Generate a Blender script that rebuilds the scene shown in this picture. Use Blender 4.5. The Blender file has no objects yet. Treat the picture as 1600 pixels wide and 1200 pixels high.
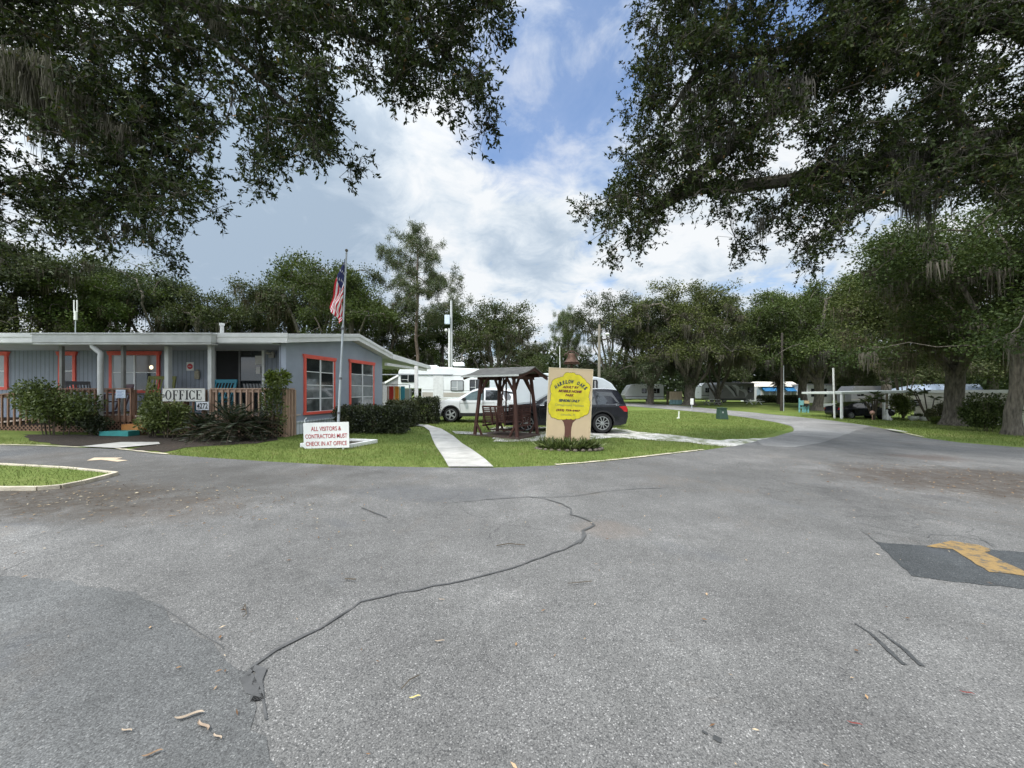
import bpy, math, random
import numpy as np
from mathutils import Vector, Matrix, noise as mnoise
from mathutils.geometry import delaunay_2d_cdt
R = math.radians
sc = bpy.context.scene
COL = sc.collection
F, CX, HY, CZ = 600.0, 800.0, 612.0, 1.6

# ------------------------------------------------------------------ terrain
def sst(a, b, x):
    t = min(1, max(0, (x-a)/(b-a))); return t*t*(3-2*t)
def gz(x, y):
    return -0.024*max(-22, min(48, x))*(1-sst(36, 60, y))*sst(-14, 2, y)
def W(px, py, d):
    return Vector(((px-CX)/F*d, d, CZ+(HY-py)/F*d))
def G(px, py, dmax=400):
    """the ground point seen at a picture point"""
    k, s = (px-CX)/F, (HY-py)/F
    f = lambda d: CZ+s*d-gz(k*d, d)
    a = 0.5
    while a < dmax:
        b = a*1.03
        if f(b) <= 0:
            for _ in range(30):
                m = (a+b)/2
                if f(m) > 0: a = m
                else: b = m
            return Vector((k*b, b, gz(k*b, b)))
        a = b
    return Vector((k*dmax, dmax, gz(k*dmax, dmax)))
def on(px, d):
    x = (px-CX)/F*d
    return Vector((x, d, gz(x, d)))

# ------------------------------------------------------------------ materials
MAT = {}
def nt(name):
    m = bpy.data.materials.new(name); m.use_nodes = True
    t = m.node_tree; b = t.nodes['Principled BSDF']
    return m, t, b
def N(t, typ, **kw):
    n = t.nodes.new(typ)
    for k, v in kw.items():
        if k in n.inputs: n.inputs[k].default_value = v
        else: setattr(n, k, v)
    return n
def L(t, a, b): t.links.new(a, b)
def ramp(t, fac, stops, interp='LINEAR'):
    r = t.nodes.new('ShaderNodeValToRGB'); r.color_ramp.interpolation = interp
    e = r.color_ramp.elements
    while len(e) < len(stops): e.new(0.5)
    for i, (p, c) in enumerate(stops):
        e[i].position = p; e[i].color = (c[0], c[1], c[2], 1) if hasattr(c, '__len__') else (c, c, c, 1)
    L(t, fac, r.inputs[0]); return r.outputs[0]
def mixc(t, fac, a, b, mode='MIX'):
    m = t.nodes.new('ShaderNodeMix'); m.data_type = 'RGBA'; m.blend_type = mode
    for s, v in ((m.inputs[0], fac), (m.inputs[6], a), (m.inputs[7], b)):
        if hasattr(v, 'is_linked') or hasattr(v, 'links'): L(t, v, s)
        elif isinstance(v, (int, float)): s.default_value = v
        else: s.default_value = (v[0], v[1], v[2], 1)
    return m.outputs[2]
def mth(t, op, a, b=None, c=None):
    m = t.nodes.new('ShaderNodeMath'); m.operation = op
    for i, v in enumerate((a, b, c)):
        if v is None: continue
        if hasattr(v, 'links'): L(t, v, m.inputs[i])
        else: m.inputs[i].default_value = v
    return m.outputs[0]
def noise(t, vec, scale, detail=4, rough=.55, dist=0):
    n = N(t, 'ShaderNodeTexNoise', Scale=scale, Detail=detail, Roughness=rough, Distortion=dist)
    L(t, vec, n.inputs['Vector']); return n.outputs['Fac']
def objco(t): return t.nodes.new('ShaderNodeTexCoord').outputs['Object']
def mat(name, col, rough=.6, var=.12, scale=6, metal=0, spec=.4, bump=0, bscale=40, stretch=None, dirt=0, coat=0):
    if name in MAT: return MAT[name]
    m, t, b = nt(name)
    co = objco(t)
    if stretch:
        mp = N(t, 'ShaderNodeMapping'); mp.inputs['Scale'].default_value = stretch
        L(t, co, mp.inputs['Vector']); co = mp.outputs[0]
    f = noise(t, co, scale, 5)
    c = ramp(t, f, [(.3, [x*(1-var) for x in col]), (.7, [min(1, x*(1+var)) for x in col])])
    if dirt:
        g = noise(t, co, scale*.35, 6, .65)
        c = mixc(t, mth(t, 'MULTIPLY', ramp(t, g, [(.48, 0), (.72, 1)]), dirt), c, (.09, .08, .06))
    L(t, c, b.inputs['Base Color'])
    b.inputs['Roughness'].default_value = rough; b.inputs['Metallic'].default_value = metal
    b.inputs['Specular IOR Level'].default_value = spec
    if coat: b.inputs['Coat Weight'].default_value = coat; b.inputs['Coat Roughness'].default_value = .04
    if bump:
        bn = N(t, 'ShaderNodeBump', Strength=bump, Distance=.02)
        L(t, noise(t, co, bscale, 5), bn.inputs['Height']); L(t, bn.outputs[0], b.inputs['Normal'])
    MAT[name] = m; return m
def leafmat(name, stops, transl=.25, spec=.3, rough=.55):
    m, t, b = nt(name)
    a = N(t, 'ShaderNodeAttribute'); a.attribute_name = 'tint'
    c = ramp(t, a.outputs['Fac'], stops)
    oi = t.nodes.new('ShaderNodeObjectInfo').outputs['Random']
    c = mixc(t, 1, c, ramp(t, oi, [(0, (.72, .78, .80)), (.35, (1.05, 1.0, .95)), (.6, (.85, .86, .95)), (.8, (1.22, 1.12, .95)), (1, (.92, 1.06, .85))]), 'MULTIPLY')
    L(t, c, b.inputs['Base Color']); b.inputs['Roughness'].default_value = rough
    b.inputs['Specular IOR Level'].default_value = spec
    if transl:
        tr = N(t, 'ShaderNodeBsdfTranslucent'); L(t, mixc(t, .5, c, (.10, .14, .02)), tr.inputs['Color'])
        mx = N(t, 'ShaderNodeMixShader'); mx.inputs[0].default_value = transl
        L(t, b.outputs[0], mx.inputs[1]); L(t, tr.outputs[0], mx.inputs[2])
        L(t, mx.outputs[0], t.nodes['Material Output'].inputs['Surface'])
    MAT[name] = m; return m

# ------------------------------------------------------------------ objects
ORG = {}
def prop(o, label=None, cat=None, group=None, kind=None):
    if label: o['label'] = label
    if cat: o['category'] = cat
    if group: o['group'] = group
    if kind: o['kind'] = kind
    return o
def thing(name, label, cat, loc, rz=0, group=None, local=False, rx=0, ry=0):
    o = bpy.data.objects.new(name, None); COL.objects.link(o)
    o.empty_display_size = .2
    o.location = loc; o.rotation_euler = (rx, ry, rz)
    ORG[o] = Vector((0, 0, 0)) if local else Vector(loc)
    return prop(o, label, cat, group)
def link(name, me, mats, parent=None, off=None):
    o = bpy.data.objects.new(name, me); COL.objects.link(o)
    for m in (mats if isinstance(mats, (list, tuple)) else [mats]): me.materials.append(m)
    if parent is not None:
        o.parent = parent; ORG[o] = ORG[parent]
    return o
class MB:
    def __init__(s): s.v, s.f, s.mi = [], [], []
    def add(s, vs, fs, mi=0):
        k = len(s.v); s.v += [Vector(v) for v in vs]
        for f in fs: s.f.append([i+k for i in f]); s.mi.append(mi)
        return s
    def hexa(s, p, mi=0):
        return s.add(p, [(3, 2, 1, 0), (4, 5, 6, 7), (0, 1, 5, 4), (1, 2, 6, 5), (2, 3, 7, 6), (3, 0, 4, 7)], mi)
    def box(s, x0, x1, y0, y1, z0, z1, mi=0):
        if x0 > x1: x0, x1 = x1, x0
        if y0 > y1: y0, y1 = y1, y0
        return s.hexa([(x0,y0,z0),(x1,y0,z0),(x1,y1,z0),(x0,y1,z0),(x0,y0,z1),(x1,y0,z1),(x1,y1,z1),(x0,y1,z1)], mi)
    def beam(s, p, q, w, h, mi=0, up=(0, 0, 1)):
        p, q = Vector(p), Vector(q); d = (q-p).normalized(); up = Vector(up)
        if abs(d.dot(up)) > .98: up = Vector((0, 1, 0))
        a = d.cross(up).normalized()*w/2; b = a.normalized().cross(d).normalized()*h/2
        return s.hexa([p-a-b, p+a-b, p+a+b, p-a+b, q-a-b, q+a-b, q+a+b, q-a+b], mi)
    def tube(s, pts, r, n=8, mi=0, cap=True):
        pts = [Vector(p) for p in pts]; rs = r if hasattr(r, '__len__') else [r]*len(pts)
        vs, fs = [], []; ref = None
        for i, p in enumerate(pts):
            d = (pts[min(i+1, len(pts)-1)]-pts[max(i-1, 0)]).normalized()
            if ref is None: ref = Vector((1, 0, 0)) if abs(d.x) < .8 else Vector((0, 1, 0))
            a = (ref-d*ref.dot(d)).normalized(); ref = a; b = d.cross(a)
            for k in range(n):
                t = 2*math.pi*k/n; vs.append(p+(a*math.cos(t)+b*math.sin(t))*rs[i])
        for i in range(len(pts)-1):
            for k in range(n):
                fs.append((i*n+k, i*n+(k+1) % n, (i+1)*n+(k+1) % n, (i+1)*n+k))
        if cap:
            fs.append(tuple(range(n))[::-1]); fs.append(tuple((len(pts)-1)*n+k for k in range(n)))
        return s.add(vs, fs, mi)
    def lathe(s, c, prof, n=18, axis=(0, 0, 1), mi=0, cap=False):
        """prof: (radius, height along axis)"""
        ax = Vector(axis).normalized(); a = ax.orthogonal().normalized(); b = ax.cross(a); c = Vector(c)
        vs, fs = [], []
        for r, h in prof:
            for k in range(n):
                t = 2*math.pi*k/n; vs.append(c+ax*h+(a*math.cos(t)+b*math.sin(t))*r)
        for i in range(len(prof)-1):
            for k in range(n): fs.append((i*n+k, i*n+(k+1) % n, (i+1)*n+(k+1) % n, (i+1)*n+k))
        if cap:
            fs.append(tuple(range(n))[::-1]); fs.append(tuple((len(prof)-1)*n+k for k in range(n)))
        return s.add(vs, fs, mi)
    def prism(s, poly, vec, mi=0):
        n = len(poly); vec = Vector(vec); p = [Vector(q) for q in poly]
        return s.add(p+[q+vec for q in p], [tuple(range(n))[::-1], tuple(range(n, 2*n))]+[(i, (i+1) % n, n+(i+1) % n, n+i) for i in range(n)], mi)
    def ball(s, c, r, n=10, mi=0, sx=1, sy=1, sz=1):
        vs, fs = [], []; c = Vector(c); h = n//2+1
        for i in range(h+1):
            a = math.pi*i/h
            for k in range(n):
                t = 2*math.pi*k/n
                vs.append(c+Vector((r*sx*math.sin(a)*math.cos(t), r*sy*math.sin(a)*math.sin(t), r*sz*math.cos(a))))
        for i in range(h):
            for k in range(n): fs.append((i*n+k, (i+1)*n+k, (i+1)*n+(k+1) % n, i*n+(k+1) % n))
        return s.add(vs, fs, mi)
    def build(s, name, mats, parent=None, T=None, smooth=0, bevel=0):
        off = ORG.get(parent, Vector((0, 0, 0))) if parent is not None else Vector((0, 0, 0))
        vs = [(Vector(T(*v)) if T else v)-off for v in s.v]
        me = bpy.data.meshes.new(name); me.from_pydata(vs, [], s.f)
        o = link(name, me, mats, parent)
        for p, k in zip(me.polygons, s.mi): p.material_index = k
        if smooth:
            me.shade_smooth(); me.set_sharp_from_angle(angle=R(smooth))
        if bevel:
            b = o.modifiers.new('edge', 'BEVEL'); b.width = bevel; b.segments = 2; b.limit_method = 'ANGLE'; b.angle_limit = R(40)
        return o
def single(o, label, cat, group=None, kind=None):
    """a thing that is one mesh: its origin goes to its base"""
    me = o.data
    n = len(me.vertices); a = np.empty(n*3, np.float32); me.vertices.foreach_get('co', a); a = a.reshape(-1, 3)
    c = np.array([(a[:, 0].min()+a[:, 0].max())/2, (a[:, 1].min()+a[:, 1].max())/2, a[:, 2].min()], np.float32)
    me.vertices.foreach_set('co', (a-c).ravel()); o.location = c.tolist(); ORG[o] = Vector(c.tolist())
    me.update()
    return prop(o, label, cat, group, kind)
def dup(root, loc, rz=0, label=None, scale=None, group=None):
    r = root.copy(); COL.objects.link(r); r.location = loc; r.rotation_euler = (0, 0, rz)
    if scale is not None: r.scale = scale if hasattr(scale, '__len__') else (scale,)*3
    if label: r['label'] = label
    if group: r['group'] = group
    for ch in root.children:
        c = ch.copy(); COL.objects.link(c); c.parent = r
        for g in ch.children:
            d = g.copy(); COL.objects.link(d); d.parent = c
    return r
def sheet(name, poly, mats, dz, step=1.0, kind='structure', parent=None):
    """a polygon laid on the terrain, dz above it"""
    vs = [Vector((p[0], p[1])) for p in poly]; n = len(vs)
    xs = [v.x for v in vs]; ys = [v.y for v in vs]
    pa = np.array([(v.x, v.y) for v in vs])
    gx, gy = np.meshgrid(np.arange(min(xs), max(xs), step), np.arange(min(ys), max(ys), step))
    q = np.stack([gx.ravel(), gy.ravel()], 1); q = q[inside(q, pa)]
    allv = vs+[Vector(a) for a in q.tolist()]
    r = delaunay_2d_cdt(allv, [], [list(range(n))], 1, 1e-5)
    me = bpy.data.meshes.new(name)
    me.from_pydata([(v.x, v.y, gz(v.x, v.y)+dz) for v in r[0]], [], [tuple(f) for f in r[2]])
    o = link(name, me, mats, parent); o['kind'] = kind
    for p in me.polygons:
        if p.normal.z < 0: p.flip()
    me.shade_smooth()
    return o
def inside(q, poly):
    x, y = q[:, 0], q[:, 1]; c = np.zeros(len(q), bool); n = len(poly)
    for i in range(n):
        x1, y1 = poly[i]; x2, y2 = poly[(i+1) % n]
        if y1 == y2: continue
        k = ((y1 > y) != (y2 > y)) & (x < (x2-x1)*(y-y1)/(y2-y1)+x1)
        c ^= k
    return c
def gp(pts): return [G(a, b).xy for a, b in pts]
def rough_edge(poly, amp, step, seed=0, keep=()):
    """subdivide a polygon and shake its edge"""
    rr = random.Random(seed); out = []; n = len(poly)
    for i in range(n):
        a, b = Vector(poly[i][:2]), Vector(poly[(i+1) % n][:2]); k = max(1, int((b-a).length/step)) if i not in keep else 1
        for j in range(k):
            p = a.lerp(b, j/k)
            if j or i not in keep:
                p = p+Vector((rr.uniform(-amp, amp), rr.uniform(-amp, amp)))
            out.append(p)
    return out
def ribbon(name, pts, w, mats, dz, seed=0, jit=.0):
    """a strip lying on the ground along ground points; w may be a list"""
    rr = random.Random(seed); P = []
    for i in range(len(pts)-1):
        a, b = Vector(pts[i][:2]), Vector(pts[i+1][:2]); wa = w[i] if hasattr(w, '__len__') else w; wb = w[i+1] if hasattr(w, '__len__') else w
        k = max(1, int((b-a).length/.12))
        for j in range(k): P.append((a.lerp(b, j/k), wa+(wb-wa)*j/k))
    P.append((Vector(pts[-1][:2]), w[-1] if hasattr(w, '__len__') else w))
    vs, fs = [], []
    for i, (p, ww) in enumerate(P):
        d = (P[min(i+1, len(P)-1)][0]-P[max(0, i-1)][0]).normalized(); nn = Vector((-d.y, d.x))
        p = p+nn*rr.uniform(-jit, jit); ww *= rr.uniform(.6, 1.3) if jit else 1
        for s in (-1, 1):
            q = p+nn*s*ww/2; vs.append((q.x, q.y, gz(q.x, q.y)+dz))
    for i in range(len(P)-1): fs.append((2*i, 2*i+2, 2*i+3, 2*i+1))
    me = bpy.data.meshes.new(name); me.from_pydata(vs, [], fs)
    o = link(name, me, mats)
    for p in me.polygons:
        if p.normal.z < 0: p.flip()
    o['kind'] = 'structure'
    return o
def text(parent, name, s, centre, right, up, width, height, m, shear=0, bold=0, off=.003):
    """flat lettering fitted into a width x height box; right and up are unit vectors"""
    cu = bpy.data.curves.new('t', 'FONT'); cu.body = s; cu.align_x = 'CENTER'; cu.align_y = 'CENTER'; cu.size = 1; cu.shear = shear
    cu.offset = bold; cu.resolution_u = 3
    o = bpy.data.objects.new('t', cu); COL.objects.link(o)
    bpy.context.view_layer.update()
    me = bpy.data.meshes.new_from_object(o.evaluated_get(bpy.context.evaluated_depsgraph_get()))
    bpy.data.objects.remove(o); bpy.data.curves.remove(cu)
    co = np.array([v.co for v in me.vertices]); mn, mx = co.min(0), co.max(0)
    r, u = Vector(right).normalized(), Vector(up).normalized(); nn = r.cross(u); c = Vector(centre)
    off0 = ORG.get(parent, Vector((0, 0, 0)))
    for v in me.vertices:
        x = ((v.co.x-mn[0])/(mx[0]-mn[0])-.5)*width; y = ((v.co.y-mn[1])/(mx[1]-mn[1])-.5)*height
        v.co = c+r*x+u*y+nn*off-off0
    me.materials.clear()
    return link(name, me, m, parent)

# ------------------------------------------------------------------ foliage
def npmesh(name, V, nf, k, tint=None, smooth=False):
    """mesh of nf faces with k own vertices each (V ordered)"""
    me = bpy.data.meshes.new(name); n = len(V)
    me.vertices.add(n); me.vertices.foreach_set('co', np.ascontiguousarray(V, np.float32).ravel())
    me.loops.add(nf*k); me.loops.foreach_set('vertex_index', np.arange(nf*k, dtype=np.int32))
    me.polygons.add(nf); me.polygons.foreach_set('loop_start', np.arange(0, nf*k, k, dtype=np.int32))
    if tint is not None:
        a = me.attributes.new('tint', 'FLOAT', 'POINT'); a.data.foreach_set('value', np.repeat(tint.astype(np.float32), k))
    me.update(calc_edges=True); me.validate()
    return me
def unit(v): return v/np.maximum(1e-9, np.linalg.norm(v, axis=-1, keepdims=True))
def leaf_quads(rng, P, D, Ln, Wd, flat=.5):
    """kite shaped leaves: base P, direction D"""
    n = len(P); D = unit(D)
    U = unit(rng.normal(size=(n, 3))+np.array([0, 0, flat*2])); S = unit(np.cross(D, U)); U = np.cross(S, D)
    Ln = np.asarray(Ln).reshape(-1, 1)*np.ones((n, 1)); Wd = np.asarray(Wd).reshape(-1, 1)*np.ones((n, 1))
    V = np.empty((n, 4, 3))
    V[:, 0] = P; V[:, 1] = P+D*Ln*.5+S*Wd*.5+U*Wd*.12; V[:, 2] = P+D*Ln; V[:, 3] = P+D*Ln*.5-S*Wd*.5+U*Wd*.12
    return V.reshape(-1, 3)
def branch_net(rng, nodes, parents, targets, wob=.12, sub=3):
    """joins every target to the nearest branch node; returns nodes, parents, weights, index of each target's end node"""
    nodes = [np.array(n, float) for n in nodes]; parents = list(parents)
    root = nodes[0]; nroot = len(nodes)
    T = np.array(targets); d0 = np.min(np.linalg.norm(T[:, None]-np.array(nodes)[None], axis=2), axis=1)
    order = np.argsort(d0); A = np.zeros((nroot+len(T)*(sub)+5, 3)); A[:nroot] = nodes; cnt = nroot; ends = np.zeros(len(T), int)
    for i in order:
        t = T[i]; d = np.linalg.norm(A[:cnt]-t, axis=1); d[0] += 2
        j = int(np.argmin(d)); p = A[j].copy(); prev = j; ln = d[j]
        for k in range(1, sub+1):
            q = p+(t-p)*k/sub
            if k < sub: q = q+rng.normal(size=3)*ln*wob*.5+np.array([0, 0, ln*.06])
            A[cnt] = q; parents.append(prev); prev = cnt; cnt += 1
        ends[i] = prev
    w = np.zeros(cnt); w[ends] = 1
    for i in range(cnt-1, -1, -1):
        if parents[i] >= 0: w[parents[i]] += w[i]
    return A[:cnt], np.array(parents), w, ends
def net_tubes(A, parents, rad, n=5, skip=0):
    idx = np.array([i for i in range(len(A)) if parents[i] >= 0 and i >= skip])
    p, q = A[parents[idx]], A[idx]; r0 = rad[parents[idx]]; r1 = rad[idx]
    r0 = np.minimum(r0, r1*1.6)
    d = unit(q-p); a = unit(np.cross(d, np.array([.31, .87, .22]))); b = np.cross(d, a)
    V = np.empty((len(idx), n, 4, 3))
    q = q+d*(r1*.5)[:, None]
    for k in range(n):
        t0, t1 = 2*math.pi*k/n, 2*math.pi*(k+1)/n
        o0 = a*math.cos(t0)+b*math.sin(t0); o1 = a*math.cos(t1)+b*math.sin(t1)
        V[:, k, 0] = p+o0*r0[:, None]; V[:, k, 1] = p+o1*r0[:, None]; V[:, k, 2] = q+o1*r1[:, None]; V[:, k, 3] = q+o0*r1[:, None]
    return V.reshape(-1, 3)
def moss_quads(rng, P, ln, spread=.12, strands=30, width=.018):
    """tufts of grey strands hanging from points P; ln: length per tuft"""
    out = []; tint = []
    segs = 4
    for p, l in zip(P, ln):
        k = strands; x = rng.normal(size=(k, 2))*spread*np.array([1, 1]); top = np.c_[p[0]+x[:, 0], p[1]+x[:, 1], p[2]+rng.uniform(-.05, .1, k)]
        hh = l*rng.beta(2, 1.6, k)*np.exp(-(x**2).sum(1)/(2*(spread*1.6)**2)); ang = rng.uniform(0, math.pi, k)
        side = np.c_[np.cos(ang), np.sin(ang), np.zeros(k)]; cur = top.copy(); dr = rng.normal(size=(k, 3))*.05; dr[:, 2] = 0
        tv = rng.uniform(.1, 1)*.6+rng.uniform(0, .4, k)
        for s in range(segs):
            nx = cur+dr*(hh/segs)[:, None]+rng.normal(size=(k, 3))*np.array([.012, .012, 0]); nx[:, 2] = cur[:, 2]-hh/segs
            w0 = width*(1-s/segs)+.003; w1 = width*(1-(s+1)/segs)+.003
            V = np.empty((k, 4, 3)); V[:, 0] = cur-side*w0; V[:, 1] = cur+side*w0; V[:, 2] = nx+side*w1; V[:, 3] = nx-side*w1
            out.append(V.reshape(-1, 3)); tint.append(tv); cur = nx
    return np.concatenate(out), np.concatenate(tint)
# ================================================================== camera, sky, sun
cam = bpy.data.objects.new('camera', bpy.data.cameras.new('camera')); COL.objects.link(cam)
cam.location = (0, 0, CZ); cam.rotation_euler = (R(90), 0, 0)
cam.data.sensor_width = 36; cam.data.lens = 36*F/1600; cam.data.shift_y = 12/1600; cam.data.clip_end = 3000; cam.data.clip_start = .05
sc.camera = cam
sc.view_settings.view_transform = 'Standard'; sc.view_settings.look = 'None'; sc.view_settings.gamma = 1; sc.view_settings.exposure = 0.6
SUN_EL, SUN_AZ = 60, 218      # azimuth clockwise from +Y
sun = bpy.data.objects.new('sun', bpy.data.lights.new('sun', 'SUN')); COL.objects.link(sun)
sun.data.energy = 2.4; sun.data.angle = R(10); sun.data.color = (1, .95, .87)
sd = Vector((math.cos(R(SUN_EL))*math.sin(R(SUN_AZ)), math.cos(R(SUN_EL))*math.cos(R(SUN_AZ)), math.sin(R(SUN_EL))))
sun.rotation_euler = sd.to_track_quat('Z', 'Y').to_euler(); sun.location = sd*60
w = bpy.data.worlds.new('World'); sc.world = w; w.use_nodes = True; t = w.node_tree
bg = t.nodes['Background']; bg.inputs['Strength'].default_value = .1
sky = t.nodes.new('ShaderNodeTexSky'); sky.sky_type = 'NISHITA'; sky.sun_disc = False
sky.sun_elevation = R(SUN_EL); sky.sun_rotation = R(SUN_AZ); sky.air_density = 1.0; sky.dust_density = .3; sky.ozone_density = 2.5
tc = t.nodes.new('ShaderNodeTexCoord'); dirv = tc.outputs['Generated']
def vm(op, a, b=None):
    m = t.nodes.new('ShaderNodeVectorMath'); m.operation = op
    for i, v in enumerate((a, b)):
        if v is None: continue
        if hasattr(v, 'links'): L(t, v, m.inputs[i])
        else: m.inputs[i].default_value = v
    return m
nd = vm('NORMALIZE', dirv).outputs[0]
sep = t.nodes.new('ShaderNodeSeparateXYZ'); L(t, nd, sep.inputs[0])
zz = mth(t, 'ADD', mth(t, 'MAXIMUM', sep.outputs[2], 0), .28)
inv = mth(t, 'DIVIDE', 1, zz)
cb = t.nodes.new('ShaderNodeCombineXYZ'); L(t, mth(t, 'MULTIPLY', sep.outputs[0], inv), cb.inputs[0]); L(t, mth(t, 'MULTIPLY', sep.outputs[1], inv), cb.inputs[1])
pv = cb.outputs[0]
def lobe(px, py, r0, r1):
    """1 near the sky direction, 0 away from it"""
    d = Vector(((px-CX)/F, 1, (HY-py)/F)).normalized()
    dt = vm('DOT_PRODUCT', nd, tuple(d)).outputs['Value']
    n = t.nodes.new('ShaderNodeMapRange'); n.interpolation_type = 'SMOOTHSTEP'; L(t, dt, n.inputs[0])
    n.inputs[1].default_value = math.cos(r1); n.inputs[2].default_value = math.cos(r0); return n.outputs[0]
nA = noise(t, pv, 2.2, 9, .58, .35); nB = noise(t, pv, 5.5, 9, .62, .5); nC = noise(t, pv, 1.1, 6, .5, .2)
cov = mth(t, 'ADD', mth(t, 'MULTIPLY', nA, .62), mth(t, 'MULTIPLY', nB, .38))
cov = mth(t, 'ADD', cov, .15)
cov = mth(t, 'SUBTRACT', cov, mth(t, 'MULTIPLY', lobe(850, 75, .02, .36), .215))
cov = mth(t, 'SUBTRACT', cov, mth(t, 'MULTIPLY', lobe(1230, 20, .02, .14), .18))
cov = mth(t, 'SUBTRACT', cov, mth(t, 'MULTIPLY', lobe(700, 195, .02, .10), .04))
cov = mth(t, 'ADD', cov, mth(t, 'MULTIPLY', lobe(430, 330, .15, .5), .25))
m0 = ramp(t, cov, [(.41, .22), (.49, .55), (.60, 1)])
# shade of the cloud: white tops, blue grey undersides
sh = mth(t, 'ADD', mth(t, 'MULTIPLY', nB, .55), mth(t, 'MULTIPLY', nA, .45))
sh = mth(t, 'ADD', sh, mth(t, 'MULTIPLY', lobe(760, 400, .05, .45), .05))
sh = mth(t, 'SUBTRACT', sh, mth(t, 'MULTIPLY', lobe(420, 330, .10, .34), .30))
sh = mth(t, 'SUBTRACT', sh, mth(t, 'MULTIPLY', lobe(825, 385, .01, .15), .17))
sh = mth(t, 'ADD', sh, mth(t, 'MULTIPLY', lobe(930, 472, .01, .06), .25))
cl = ramp(t, sh, [(.26, (2.7, 3.4, 4.25)), (.40, (3.7, 4.35, 5.1)), (.49, (5.0, 5.5, 6.0)), (.58, (6.1, 6.3, 6.5))])
# added sky brightening round the sun, unseen behind the viewer, to lift the light
dsun = mth(t, 'MAXIMUM', vm('DOT_PRODUCT', nd, tuple(sd)).outputs['Value'], 0)
glow = mth(t, 'ADD', 1, mth(t, 'MULTIPLY', mth(t, 'POWER', dsun, 3), 4.2))
mg = vm('SCALE', cl); L(t, glow, mg.inputs['Scale'])
skyb = mixc(t, 1.0, sky.outputs[0], (1.05, 1.28, 1.5), 'MULTIPLY')
L(t, mixc(t, m0, skyb, mg.outputs[0]), bg.inputs['Color'])
cy = sc.cycles; cy.use_denoising = True; cy.max_bounces = 5; cy.transparent_max_bounces = 6; cy.caustics_reflective = False; cy.caustics_refractive = False
try: cy.denoiser = 'OPENIMAGEDENOISE'; cy.denoising_prefilter = 'ACCURATE'
except Exception: pass

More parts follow.
